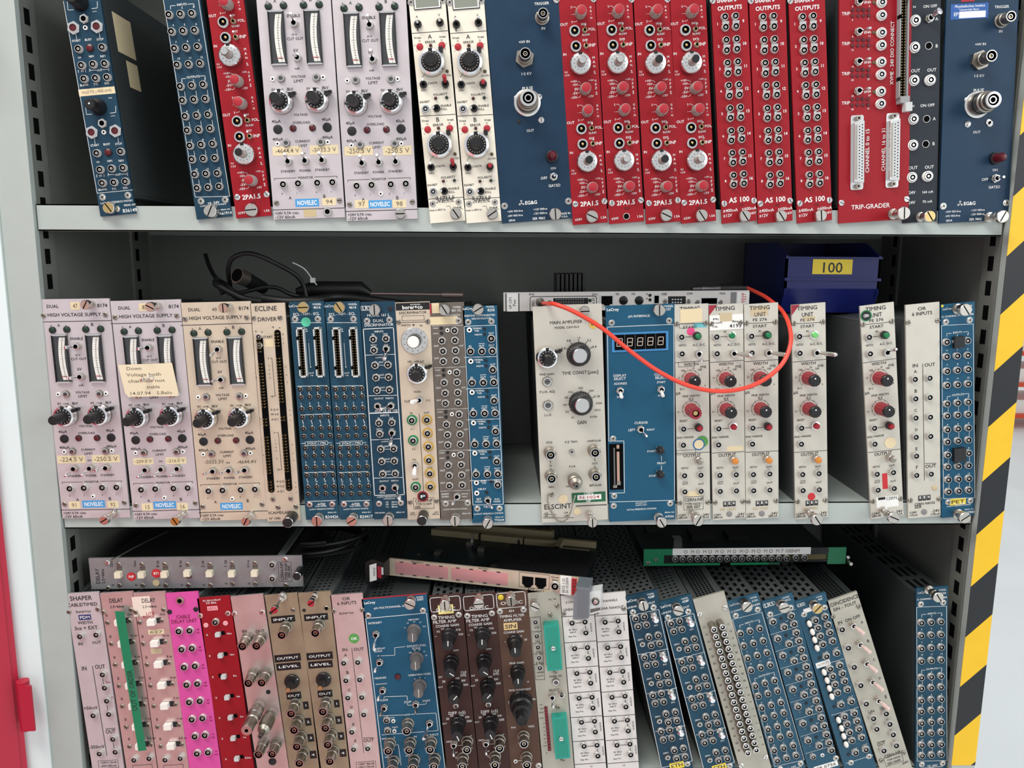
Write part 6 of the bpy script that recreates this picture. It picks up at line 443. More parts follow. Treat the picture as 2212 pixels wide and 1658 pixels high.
EXTRA = {
 'ch12': [('thumb',17.9,6.2,{'len': 12,'r': 6}),('T',28.4,3.6,11.9,'A61914')],
 'pet': [('thumb',15.3,216.1,{'len': 18,'r': 6}),('thumb',15.8,4,{'len': 16,'r': 6}),('stk',16.7,182.8,10.3,11.3,{'up': 4.5,'c': 'dark'}),('stk',17.2,67,12,13.8,{'up': 4.5,'c': 'dark'}),('stk',17,16.2,16.7,6.7,{'tc': 'black','t': 'PET','c': 'yellow'}),('T',28.9,3.6,11.4,'A60983'),('fill',1.7,220,2.2,2.2,{'c': 'yellow'})],
 'pm3': [('thumb',17.1,215.5,{'len': 12,'r': 5.8})],
 'pm4': [('thumb',12.2,220.4,{'len': 22,'r': 5.5})],
 'r1': [('thumb',17.4,6.4,{'len': 8,'r': 6})],
 'r2': [('thumb',18.4,6.5,{'len': 8,'r': 5.8})],
 'r3': [('hole',17.1,6,{'r': 2.7})],
 'r4': [('thumb',18.8,6.7,{'len': 8,'r': 5.8})],
 'r5': [('thumb',18.6,6.1,{'len': 8,'r': 5.8})],
 'nov1': [('stk',34.9,214.7,8.9,7.5,{'tc': 'ink','t': '47','c': 'cream'}),('stk',15.5,61.6,27.8,8,{'tc': 'ink','t': '-224.5_V','c': 'cream'}),('stk',49.8,61.6,27.8,8,{'tc': 'ink','t': '-250.5_V','c': 'cream'}),('stk',13.7,14,11.4,7.4,{'tc': 'ink','t': '91','c': 'cream'}),('stk',52.2,14,11.1,7,{'tc': 'ink','t': '92','c': 'cream'}),('thumb',51.3,216.3,{'c': 'warm','len': 14,'r': 4.6}),('thumb',53.5,5.2,{'c': 'warm','len': 24,'r': 4.6}),('ring',33.3,22.9)],
 'nov2': [('stk',32.9,214.8,11,7.5,{'tc': 'ink','t': '8','c': 'cream'}),('stk',16,60.8,20.2,6.9,{'tc': 'ink','t': '-209.0_V','c': 'cream'}),('stk',48.6,60.6,20.6,6.9,{'tc': 'ink','t': '-216.0_V','c': 'cream'}),('stk',15.2,13,11.1,7.8,{'tc': 'ink','t': '15','c': 'cream'}),('stk',50.5,12.5,11.1,7.4,{'tc': 'ink','t': '16','c': 'cream'}),('thumb',46.3,215.9,{'c': 'warm','len': 20,'r': 4.6}),('thumb',51.5,5,{'c': 'gold','len': 24,'r': 4.6}),('ring',33.4,22.4),('note',30.5,143.1)],
 'nov3': [('T',32.7,214.3,4.9,'49',{'c': 'ink'}),('T',19.5,61.7,19.5,'-5033.3V',{'c': 'ink'}),('T',52,60.8,19.6,'-4644.4V',{'c': 'ink'}),('thumb',47.7,216.5,{'c': 'warm','len': 20,'r': 4.6}),('thumb',53,5.4,{'c': 'warm','len': 22,'r': 4.6}),('ring',34.5,22.7)],
 'nov4': [('stk',17.7,63.1,26.9,8.4,{'tc': 'ink','t': '-4644.4_V','c': 'cream'}),('stk',52.6,63.1,27,8.4,{'tc': 'ink','t': '-5033.3_V','c': 'cream'}),('stk',54.1,15.1,13.3,7,{'tc': 'ink','t': '94','c': 'cream'}),('jack',52.2,5.7,{'r': 3}),('stk',35.1,5,12,7.1,{'c': 'tan'})],
 'nov5': [('stk',16,64.6,27,8.4,{'tc': 'ink','t': '-250.5_V','c': 'cream'}),('stk',52.3,63.7,27.1,8.4,{'tc': 'ink','t': '-250.5_V','c': 'cream'}),('stk',15.5,15.5,13.1,7.6,{'tc': 'ink','t': '97','c': 'cream'}),('stk',51.5,14.6,13.1,7.6,{'tc': 'ink','t': '98','c': 'cream'}),('thumb',52.3,4.9,{'len': 6,'r': 5}),('ring',34.3,24.4)],
 'eg1': [('thumb',51.5,4.6,{'len': 9,'r': 5.8})],
 'eg2': [('thumb',48.2,3.2,{'len': 24,'r': 5.8}),('stk',22.1,193.4,35.3,13.5,{'c': 'royal'}),('T',22.3,198,28.3,'Physikalisches Institut',{'c': 'W'}),('T',21.8,194.9,18.4,'Universität Bern',{'c': 'W'}),('T',9.5,191.2,4.5,'EP',{'c': 'W'}),('fill',24.9,190.4,25,5.7,{'c': 'white'}),('fscrew',24.5,113.4,{'r': 3}),('fscrew',45.2,113.3,{'r': 3}),('fscrew',24.5,91.7,{'r': 3}),('fscrew',45.9,91.2,{'r': 3}),('fill',20.2,202.7,12.5,1.7,{'c': 'red'})],
 'l1': [('dotk',15.3,201.6,{'c': 'mint','r': 4.7}),('T',26.6,2.3,13.3,'B24426')],
 'l2': [('T',26.9,2.4,13.3,'B24417')],
 't0': [('stk',16.9,210.4,21.6,13.3,{'up': 0.5,'c': 'cream'}),('dotk',16.3,194.8,{'c': 'hotpink','r': 3.9}),('fill',25.9,200.5,13.1,4.6,{'c': 'cyan'}),('box',12.6,200.5,15.2,4),('box',11.6,162.1,16.1,4.6),('box',9.9,71.9,19.6,4.5),('dotk',26.4,82.2,{'c': 'leaf','r': 6}),('dotk',22.9,79.5,{'ring': 'blue','c': 'cream','r': 6}),('stk',16.8,27.7,16.1,5.2,{'c': 'cream'}),('box',16.7,17.9,20,13.8),('T',17.1,21.5,19.3,'CERN-NP',{'h': 3.28}),('T',16.7,17.1,17.4,'TYPE N2251'),('T',16.6,13.8,14.3,'SER 007'),('thumb',15.8,7.1,{'len': 24,'r': 5.8})],
 't1': [('stk',17.3,203.6,33,14.6,{'up': 0.5,'c': 'white'}),('T',6.7,207.3,6.1,'Ph',{'up': 1,'h': 2.13,'c': 'K'}),('T',8.5,203.8,9.2,'Instit',{'up': 1,'h': 1.83,'c': 'K'}),('T',27.4,204.2,9.2,'Basel',{'up': 1,'h': 2.13,'c': 'K'}),('T',26.1,199.7,12.2,'4195',{'up': 1,'c': 'K','h': 3.66}),('T',5.8,200,6.1,'Tel.',{'up': 1,'h': 1.83,'c': 'K'}),('stk',16.7,208.7,12.2,8.5,{'up': 0.6,'c': 'tan2'}),('trired',3.6,217.1),('stk',24,74.6,16.5,5.1,{'c': 'cream'}),('sen',17.3,16.5),('T',16,10.9,17.5,'SER 98681',{'c': 'tan'}),('cap',17.2,5.8,{'c': 'midgrey','r': 3})],
 't2': [('stk',15.5,214,18,9.1,{'c': 'tan2'}),('sen',16.7,16.4),('T',15.1,10.9,15.9,'SER 77655',{'c': 'tan'}),('cap',16.6,5.4,{'c': 'midgrey','r': 3})],
 't3': [('trired',2.5,217.7),('stk',17.1,206.7,12.2,4.6,{'c': 'tan2'}),('sen',17.3,16.3),('T',15.6,10.6,15.9,'SER 78892',{'c': 'tan'}),('dotk',17.1,23.2,{'c': 'rdot','r': 3.9}),('thumb',13.7,6.4,{'len': 24,'r': 5.8})],
 't4': [('dotk',5.9,211.3,{'ring': 'green','t': 'CERN','c': 'black','r': 5.6}),('dotk',23.7,78.8,{'c': 'cream','r': 6}),('fill',16.4,38.9,5.3,16.6,{'c': 'rdot'}),('stk',18,16.4,22.7,11.7,{'c': 'white'}),('T',22.3,19.9,11.3,'CERN',{'h': 3.12,'c': 'K'}),('fill',12.1,20.7,7.5,2.7,{'c': 'black'}),('thumb',12.9,7.7,{'len': 24,'r': 5.8})],
 'or': [('sen',17.1,20.8,{'w': 80}),('T',17.6,14.7,21.2,'CERN N4103'),('T',10.6,11.9,7.6,'SER'),('rscrew',2.6,19.6),('rscrew',32.3,18.1),('cap',16.8,5.7,{'c': 'midgrey','r': 3}),('T',5.3,6.1,7.6,'+24V'),('T',5.6,3.2,8.7,'110mA'),('T',28.9,5.7,8.3,'-24V'),('T',28.3,2.2,9.9,'170mA'),('cap',27.9,30.6,{'c': 'tan2','r': 3})],
 'or3': [('dotk',20.2,171.8,{'t': 'OK','c': 'leaf','r': 5.4}),('box',18.4,24.8,21,8.6),('T',18.5,26.6,17.8,'+24V/ 90mA'),('T',18.2,23,17.8,'-24V/170mA'),('T',15.2,200.8,15,'borer+co')],
 'del1': [('gtape',17,203.3)],
 'del2': [('stk',8,206.7,18.5,21.6,{'c': 'torn'}),('stk',19,177.8,16.3,5,{'tc': 'ink','t': '627','c': 'cream'}),('T',15.5,198.4,8.7,'LITE',{'c': 'red'}),('T',13.5,195.2,11.8,'RC POL',{'c': 'red'}),('stk',16.3,156.4,10.9,5.8,{'c': 'tan2'})],
 'gd1': [('thumb',19.3,219.9,{'thin': 1,'c': 'red','len': 34,'r': 4})],
 'gd2': [('thumb',17.8,218.5,{'c': 'red','len': 20,'r': 4}),('rscrew',28.3,203.5)],
 'o1': [('stk',16,205.7,16,10,{'d': 3,'tc': 'ink','t': 'F.id','c': 'paper'})],
 'dly': [('fscrew',19,29.1),('rscrew',17.8,1.3),('T',7.7,14.5,17,'DELAY',{'rot': 1}),('T',13.2,14.4,16.3,'2.5÷66ns',{'rot': 1}),('dotk',42.8,13.6,{'t': 'NP','c': 'rdot','r': 4.7}),('dotk',69.1,16.9,{'t': '871','c': 'rdot','r': 4.9}),('dotk',68,6.4,{'c': 'tan','r': 3.6}),('slide',31.2,17.4,{'d': 'D','s': 'vert'}),('rscrew',31,27.3),('rscrew',29.6,4.5),('T',23.2,27.9,7.5,'32ns',{'rot': 1}),('T',22.7,4.6,2,'0',{'rot': 1}),('slide',55.3,17.1,{'d': 'D','s': 'vert'}),('rscrew',55.1,26.9),('rscrew',53.9,4.1),('T',47.4,27.5,7.5,'16ns',{'rot': 1}),('T',47,4.2,2,'0',{'rot': 1}),('slide',79,17.1,{'d': 'D','s': 'vert'}),('rscrew',78.8,26.6),('rscrew',77.7,3.8),('T',71,27.2,7.5,'8 ns',{'rot': 1}),('T',70.8,3.9,2,'0',{'rot': 1}),('slide',102.7,18.1,{'d': 'U','s': 'vert'}),('rscrew',102.5,26.3),('rscrew',101.5,3.5),('T',94.7,26.9,7.5,'4 ns',{'rot': 1}),('T',94.6,3.6,2,'0',{'rot': 1}),('slide',125.8,17.4,{'d': 'D','s': 'vert'}),('rscrew',125.6,25.9),('rscrew',124.7,3.1),('T',117.8,26.6,7.5,'2 ns',{'rot': 1}),('T',117.8,3.2,2,'0',{'rot': 1}),('slide',148.8,16.9,{'d': 'D','s': 'vert'}),('rscrew',148.8,26.9),('rscrew',147.7,4.4),('T',141.4,26.5,8.3,'1 ns',{'rot': 1}),('T',141.1,4.5,2,'0',{'rot': 1}),('slide',172.6,17.1,{'d': 'D','s': 'vert'}),('rscrew',172.6,26.6),('rscrew',171.6,4.1),('T',165.2,26.2,8.3,'0.5 ns',{'rot': 1}),('T',164.9,4.2,2,'0',{'rot': 1}),('xlemo',190.9,25.5),('xlemo',190.3,10.2),('fscrew',204,30.3),('rscrew',203.6,2),('box',203.3,16.7,13.5,21.4),('T',200.1,16.7,20,'CERN-NP',{'rot': 1}),('T',204.4,16.7,18.4,'TYPE 4108',{'rot': 1}),('T',207.5,16.6,13.4,'SER 008',{'rot': 1}),('thumb',219.9,18.6,{'c': 'black','len': 18,'r': 4.5})],
 'vp': [('fill',2.5,9.2,1,18.7,{'c': 'black'}),('fill',16,9.1,1,18.7,{'c': 'black'}),('stk',9.6,9.1,11.3,18.7,{'c': 'white'}),('T',7.3,8.6,13,'VP CP1',{'c': 'K','rot': 1}),('T',11.3,8.6,6.8,'Pxe',{'c': 'K','rot': 1}),('T',29.6,17.2,6,'PMC'),('rbox',62.4,7,69.4,15.9),('T',30.9,8.1,6.2,'FEC',{'rot': 1}),('hexplug',38.3,9.2),('rscrew',48.2,8.5),('fill',70.1,10,36.4,6.2,{'c': 'black'}),('T',69.2,11.1,30.7,'::::::::::::',{'c': 'midgrey'}),('T',69.2,8.6,30.7,'::::::::::::',{'c': 'midgrey'}),('cap',90.2,10.5,{'c': 'dgreen','r': 1.8}),('T',93.7,10.1,6.2,'x.25',{'rot': 1}),('T',95.3,16.6,5.7,'ETH'),('rj',107.9,9.9),('T',118.9,16.8,3.4,'KB'),('T',135.5,16.7,3.7,'MS'),('T',149.9,16.5,1.6,'R'),('T',150,11.6,1.6,'P'),('cap',125.3,10.2,{'c': 'black','r': 4.6}),('cap',141.7,10,{'c': 'black','r': 4.6}),('cap',153,15.3,{'c': 'black','r': 1.6}),('cap',153.1,10.6,{'c': 'black','r': 1.6}),('fill',160,11.5,6.6,9.9,{'c': 'lgrey'}),('fill',160,10.8,4.7,7.8,{'c': 'black'}),('T',167.7,16.4,5.8,'USB'),('fscrew',168.8,9,{'r': 2.4}),('fscrew',193.5,8.8,{'r': 2.4}),('fill',181.3,10,18.5,7.9,{'c': 'black'}),('T',181.2,10.2,11.9,'::::',{'c': 'W'}),('T',194.4,16.7,6.1,'CH0'),('fscrew',202.8,7.8,{'r': 2.4}),('fscrew',227.2,7.6,{'r': 2.4}),('fill',215.3,9,18.5,7.3,{'c': 'lgrey'}),('fill',215.3,8.7,16.4,6,{'c': 'black'}),('T',228.9,16.5,6.1,'VGA'),('fill',240.7,11.7,6.1,12.1,{'c': 'midgrey'}),('stk',250.9,11.6,12.7,12.6,{'c': 'white'}),('T',249.6,11.6,10.5,'EUROLAB',{'c': 'rdot','rot': 1}),('T',252.2,11.6,10.5,'TEST',{'c': 'rdot','rot': 1})],
 'grn': [('fill',17.9,2.8,0,0,{'c': 'black'}),('fscrew',14.1,7.7,{'r': 2.2}),('fscrew',5.1,3.6,{'r': 2.4}),('fill',70.6,7.8,94.5,9.9,{'c': 'black'}),('stk',112.4,16.5,159,8.3,{'tc': 'ink','t': 'O__M_O__M_O__M_O__M_O__M_O__M_O__M_O__M_7_100NM','c': 'white'}),('fscrew',235.5,8.1,{'r': 2.2}),('lemo',35.6,9,{'r': 3.6}),('lemo',44.1,9,{'r': 3.6}),('lemo',52.6,9,{'r': 3.6}),('lemo',61.1,9,{'r': 3.6}),('lemo',69.6,9,{'r': 3.6}),('lemo',78.1,9,{'r': 3.6}),('lemo',86.6,8.9,{'r': 3.6}),('lemo',95.1,8.9,{'r': 3.6}),('lemo',103.6,8.9,{'r': 3.6}),('lemo',112.2,8.9,{'r': 3.6}),('lemo',120.7,8.9,{'r': 3.6}),('lemo',129.2,8.9,{'r': 3.6}),('lemo',137.8,8.8,{'r': 3.6}),('lemo',146.3,8.8,{'r': 3.6}),('lemo',154.8,8.8,{'r': 3.6}),('lemo',163.4,8.8,{'r': 3.6}),('lemo',174.2,9.1,{'r': 3.6}),('lemo',184.1,9.2,{'r': 3.6}),('T',204.4,16.8,17.9,'- IN -M'),('T',155.3,1.5,23.1,'SERIAL NO')],
 'vme': [('fill',44,58.6,0,0,{'c': 'black'}),('T',27.2,18.1,13.8,'PMC/XMC 2',{'c': 'K'}),('T',102.6,18.6,13.2,'PMC/XMC 1',{'c': 'K'}),('box',156.5,11,32.1,16,{'c': 'black'}),('rjp',149.7,9.6),('rjp',163.5,9.7),('T',178.7,17.5,8,'Remote',{'c': 'K'}),('T',178.8,14.4,6,'Reset',{'c': 'K'}),('lemo',179.3,8.6,{'r': 5}),('stk',190,9.8,11.6,20.7,{'c': 'white'}),('T',187.8,9.2,15.9,'BIOS 1.33',{'c': 'K','rot': 1}),('T',191.4,9.6,17.2,'20.10.2009',{'c': 'K','rot': 1}),('stk',198.8,9.2,5.4,18,{'c': 'rdot'}),('T',198.8,9.2,15.8,'VME22',{'c': 'K','rot': 1}),('T',158.3,1.1,17.6,'ACT • • • •',{'c': 'K'})],
}
# name: x, z (mm from the eye point), lean in radians, panel width
POSE = {
 'mlu':(-378.5,27.9,0.0992,34.2),
 'ch12':(-287.5,25.9,0.0984,34.2),
 'r1':(-249.8,27.2,0.0899,34.2),
 'nov4':(-214.0,26.5,0.0401,68.4),
 'nov5':(-144.5,25.7,0.0419,68.4),
 'st1':(-64.3,24.1,0.0912,34.2),
 'st2':(-29.6,24.4,0.0867,34.2),
 'eg1':(4.6,24.6,0.0845,68.4),
 'r2':(73.0,23.7,0.0859,34.2),
 'r3':(108.2,24.9,0.0901,34.2),
 'r4':(144.0,25.1,0.0931,34.2),
 'r5':(178.2,25.8,0.0979,34.2),
 'as1':(217.7,26.1,0.1016,34.2),
 'as2':(252.7,26.4,0.0992,34.2),
 'as3':(291.2,27.0,0.1075,34.2),
 'tg':(331.5,27.4,0.0730,68.4),
 'dk':(394.9,28.0,0.0764,34.2),
 'eg2':(429.8,28.2,0.0617,68.4),
 'nov1':(-439.6,-272.6,0.0206,68.4),
 'nov2':(-368.1,-273.8,0.0332,68.4),
 'nov3':(-301.0,-275.0,0.0312,68.4),
 'ecl':(-233.1,-275.3,0.0336,34.2),
 'l1':(-193.8,-273.6,0.0402,34.2),
 'l2':(-159.0,-273.4,0.0405,34.2),
 'd161':(-124.8,-273.1,0.0393,34.2),
 'bor':(-89.9,-273.4,0.0439,34.2),
 'm621':(-57.1,-273.6,0.0402,34.2),
 'm825':(-24.3,-276.8,0.0424,34.2),
 'els':(47.4,-276.5,0.0561,68.4),
 'qvt':(116.6,-275.4,0.0445,68.4),
 't0':(187.2,-273.9,0.0582,34.2),
 't1':(223.7,-273.5,0.0678,34.2),
 't2':(257.9,-272.6,0.0655,34.2),
 't3':(309.3,-272.5,0.0853,34.2),
 't4':(388.2,-272.1,0.1338,34.2),
 'or':(426.8,-271.5,0.1025,34.2),
 'pet':(461.8,-270.9,0.1015,34.2),
 'shp':(-430.5,-574.7,0.0575,34.2),
 'del1':(-394.1,-574.2,0.0642,34.2),
 'del2':(-361.2,-574.2,0.0624,34.2),
 'pnk':(-326.9,-574.6,0.0665,34.2),
 'rd3':(-290.9,-579.5,0.0831,34.2),
 'ino':(-253.5,-577.5,0.0958,34.2),
 'gd1':(-219.2,-576.4,0.0917,34.2),
 'gd2':(-187.8,-574.2,0.0771,34.2),
 'or3':(-155.2,-576.1,0.0755,34.2),
 'm3001':(-119.6,-580.4,0.0898,68.4),
 'o1':(-49.8,-577.2,0.0873,34.2),
 'o2':(-15.2,-575.7,0.0867,34.2),
 'o3':(18.9,-574.4,0.0873,34.2),
 'wir':(54.1,-574.4,0.0954,34.2),
 'fan1':(89.2,-576.4,0.0970,34.2),
 'fan2':(125.0,-575.4,0.1031,34.2),
 'la':(185.3,-572.8,0.2263,34.2),
 'lb':(233.0,-576.2,0.2799,34.2),
 'gry':(271.8,-572.5,0.2973,34.2),
 'pm3':(309.9,-574.1,0.3069,34.2),
 'm620':(347.6,-573.9,0.3134,34.2),
 'm433':(387.5,-572.1,0.3370,34.2),
 'coi':(426.3,-570.3,0.3616,34.2),
 'pm4':(461.9,-569.0,0.0885,34.2),
}
PATHS = {
 'red_cable': [(46.6, 30, -53.8), (50.5, -5, -51.9), (56, -22, -51.2), (73.1, -30, -57.5), (99.3, -34, -72.4), (126, -36, -93.5), (153.1, -36, -112.5), (180.2, -36, -125.7), (207.2, -36, -131.9), (233.8, -36, -130), (256.3, -34, -121.2), (274.6, -30, -106), (284.3, -22, -86.8), (286.4, -8, -70.1), (285, 8, -58.7), (282, 25, -52), (276.9, 45, -45.2), (263.6, 60, -37.8)],
 'black_loop': [(-282.2, 70, -47.4), (-278.8, 60, -36.3), (-276.2, 50, -21.7), (-269.3, 45, -10.7), (-256.4, 45, -6), (-242.5, 45, -8.2), (-225.4, 50, -17), (-209.5, 55, -27), (-202.4, 60, -38.1), (-199.5, 60, -50.2)],
 'black_cable': [(-323.6, 120, -8.4), (-313.1, 100, -20.6), (-299.4, 80, -32.3), (-281.8, 60, -38.7), (-271.6, 60, -46.8), (-258.1, 60, -44.3), (-241.1, 60, -40.8), (-229.1, 60, -41.7), (-214.9, 60, -48.3), (-202.8, 70, -50.8)],
 'black_cable2': [(-291.1, 60, -32.5), (-291.5, 55, -37.1), (-284.3, 50, -40.6), (-274.1, 50, -46.3), (-260.2, 50, -52.4), (-235.1, 45, -55.2), (-207.8, 50, -54.4), (-183.3, 70, -51.6)],
 'black_cable3': [(-289, 60, -46.9), (-282.1, 60, -44.9), (-272.8, 60, -50.7), (-268.2, 60, -54.5)],
 'tie': [(-212.7, 60, -15.2), (-206.5, 60, -18), (-200, 62, -22.8), (-193.5, 66, -33.5), (-190.2, 68, -38.4)],
 'din': [(-266, 45, -28), (-260.8, 55, -32.1), (-249.3, 80, -42.8)],
 'probe': [(-214.9, 80, -45.5), (-197.5, 80, -43.4), (-145.6, 80, -43.1), (-135.8, 80, -47.9)],
 'rod': [(-135.8, 80, -47.9), (-58.8, 80, -48.4), (-58.8, 80, -48.6), (-36.4, 80, -48.7)],
 'wire': [(-398, 8, -320.6), (-383.3, 40, -316.7), (-373, 90, -319.3)],
 'thick': [(206.2, 60, -39.7), (235.6, 60, -39), (263.7, 60, -38.3)],
}

def put_print(b, items, col):
    for it in items:
        k = it[0]; o = it[-1] if isinstance(it[-1], dict) else {}
        if k == 'T':
            _, u, v, w, txt = it[:5]; c = o.get('c', col); b.text(u, v, w, txt, .7 if o.get('up') else .22, c, o.get('h'), math.pi / 2 if o.get('rot') else 0, bool(o.get('b')))
        elif k == 'line': b.line(it[1], it[2], .19, it[3] if len(it) > 3 else col)
        elif k in ('box', 'rbox'):
            _, u, v, w, h = it[:5]; c = min(1.6, w / 4, h / 4) if k == 'rbox' else 0; x, y = w / 2, h / 2
            q = [u - x + c, v - y, u + x - c, v - y, u + x, v - y + c, u + x, v + y - c, u + x - c, v + y, u - x + c, v + y, u - x, v + y - c, u - x, v - y + c, u - x + c, v - y]
            b.line(q, .7 if k == 'rbox' else .35, .19, col)
        elif k == 'fill':
            _, u, v, w, h = it[:5]
            if w > 0: b.box(u - w / 2, u + w / 2, v - h / 2, v + h / 2, 0, .17, o.get('c', col))
        elif k == 'arrow':
            u, v = it[1:3]; w = o.get('w', 30) / 6.0; b.line([u - w / 2, v, u + w / 2 - 1, v], .35, .19, col); b.poly([(u + w / 2 - 1.4, v - .7), (u + w / 2, v), (u + w / 2 - 1.4, v + .7)], .2, col)
        elif k == 'tri': u, v = it[1:3]; b.poly([(u - 1.2, v + 1), (u, v - 1.2), (u + 1.2, v + 1)], .2, col)
        elif k == 'trired': u, v = it[1:3]; b.poly([(.1, 221.3), (.1, 211), (8.6, 221.3)], .18, 'knobred')
        elif k == 'sen':
            u, v = it[1:3]
            for i, c in enumerate('SEN'): b.box(u - 6.3 + i * 4.4, u - 2.3 + i * 4.4, v - 2.8, v + 2.8, .01, .18, 'K'); b.text(u - 4.3 + i * 4.4, v + .7, 2.2, c, .24, 'W', 2.6, 0, True)
        elif k == 'arc':
            u, v = it[1:3]; q = []
            for i in range(17):
                t = math.radians(225 - 270 * i / 16); q += [u + 9 * math.cos(t), v + 9 * math.sin(t)]
                if i % 2 == 0: b.line([u + 8 * math.cos(t), v + 8 * math.sin(t), u + 9.6 * math.cos(t), v + 9.6 * math.sin(t)], .3, .19, col)
            b.line(q, .3, .19, col)
        elif k == 'trefoil':
            u, v = it[1:3]
            for t in (90, 210, 330): x, y = math.cos(math.radians(t)), math.sin(math.radians(t)); b.line([u, v, u + 2.6 * x, v + 2.6 * y], .5, .2, col); b.disc(u + 2 * x, v + 2 * y, .9, .2, col, 12)
def put_items(root, items, opts, col, seedname):
    rnd = random.Random(seedname); zz = [0]; zs = [0]
    for it in items:
        k = it[0]
        if k in PRINT: continue
        o = dict(it[-1]) if isinstance(it[-1], dict) else {}
        for a in list(o):
            if isinstance(o[a], str) and o[a].startswith('{'): o[a] = opts.get(o[a][1:-1], {'t': 'U', 'c': 'green', 'k': 'b'}.get(o[a][1], 'U'))
        if k == 'stk':
            _, u, v, w, h = it[:5]; b = MB(); d = 5 if 0 else 0; c = o.get('c', 'cream'); dd = {'paper': 1}.get(c, 0)
            x, y = w / 2, h / 2; zs[0] += .012; hh = o.get('up', .15) + zs[0]; b.prism([(-x, -y), (x, -y), (x, y), (-x, y)], 0, hh, c)
            if o.get('t'): b.text(0, 0, w * (.84 if len(o['t']) > 2 else .5), o['t'].replace('_', ' ').replace('/', ' | '), hh + .05, o.get('tc', 'K'), o.get('h', min(h * .55, w * .84 / max(2, len(o['t'])) * 1.5)), 0, bool(o.get('b')))
            part('dymo_label' if (c == 'black' and o.get('t')) else 'sticker', b.mesh('sticker'), root, (u, 0, v)); continue
        if k == 'dotk':
            u, v = it[1:3]; b = MB(); r = o.get('r', 4); zz[0] += .12
            if o.get('ring'): b.lathe([(r, 0, o['ring']), (r, .14, o['ring'])], 24); r *= .8
            b.lathe([(r, 0, o.get('c', 'cream')), (r, .2, o.get('c', 'cream'))], 24)
            if o.get('t'): b.text(0, 0, r * 1.2, o['t'], .24, 'W' if o.get('c') in ('black', 'rdot', 'leaf') else 'K', min(2.8, r * .7), 0, True)
            part('round_sticker', b.mesh('round_sticker'), root, (u, -zz[0], v)); continue
        u, v = it[1:3]; nst = 0
        if k == 'rtog': k = 'tog'; o['s'] = 'black'; o['_lv'] = 'red'; o.setdefault('d', opts.get('rd', 'U'))
        if k in ('thumb', 'pscrew', 'rscrew', 'fscrew'): o['_a'] = round(rnd.random() * 6) / 6 * math.pi
        if k == 'dial2': o['kc'] = rnd.choice('KKS')
        if k == 'push' and opts.get('flat') and o.get('c') in opts['flat']: k = 'pushflat'
        if k == 'tog' and o.get('s') in ('short',): o['s'] = 'norm'
        fn = globals()['k_' + k]
        ko = {a: c for a, c in o.items() if a not in ('kc', '_lv')}
        if k == 'tog': ko = {'s': 'norm' if o.get('s') not in ('mini', 'black') else o['s']}
        key = (KN[k], k, str(sorted(ko.items(), key=str)))
        p = part(KN[k], cached(key, lambda b: fn(b, ko)), root, (u, 0, v))
        if k == 'tog':
            lo = {'s': o.get('_lv', o.get('s', 'norm')), 'd': o.get('d', 'C')}
            part('lever', cached(('lever', str(lo)), lambda b: k_lever(b, lo)), p)
        for sn, sf in SUB.get(k, []):
            part(sn, cached((sn, k, o.get('kc', '')), lambda b: sf(b, o)), p)
PMC = {}
def perf(b, w, v1, style, y0, y1, dx):
    """dark vent openings on the top face of a case"""
    def q(u0, u1, a, c): b.face([b_pt(b, u0, a), b_pt(b, u1, a), b_pt(b, u1, c), b_pt(b, u0, c)], 'void')
    def b_pt(b, u, y): b.v.append((u, y, v1 + .12)); return len(b.v) - 1
    if style == 'round':
        for i in range(int((y1 - y0) / 9)):
            for k in range(4):
                u = 6 + k * 7.3 + (i % 2) * 2.4; y = y0 + i * 9; b.face([b_pt(b, u + 1.8 * math.cos(t), y + 2.4 * math.sin(t)) for t in [math.pi * j / 4 for j in range(8)]], 'void')
    elif style == 'oblong':
        for i in range(int((y1 - y0) / 14)):
            for k in range(4): q(5 + k * 7, 8.4 + k * 7, y0 + i * 14 + (k % 2) * 7, y0 + i * 14 + 8 + (k % 2) * 7)
    elif style == 'grid':
        for i in range(int((y1 - y0) / 4.5)):
            for k in range(6): q(7 + k * 3.6, 9.6 + k * 3.6, y0 + i * 4.5, y0 + i * 4.5 + 3)
    elif style == 'slit':
        for i in range(int((y1 - y0) / 8)):
            for k in range(4): q(7 + k * 5.6, 10 + k * 5.6, y0 + i * 8, y0 + i * 8 + 2.4)
    elif style == 'louvre':
        for i in range(int((y1 - y0) / 34)):
            for k in range(3): q(7 + k * 8, 11 + k * 8, y0 + i * 34, y0 + i * 34 + 24)
CASE_V = {1: (15, 209), 2: (15, 206), 3: (15, 214)}
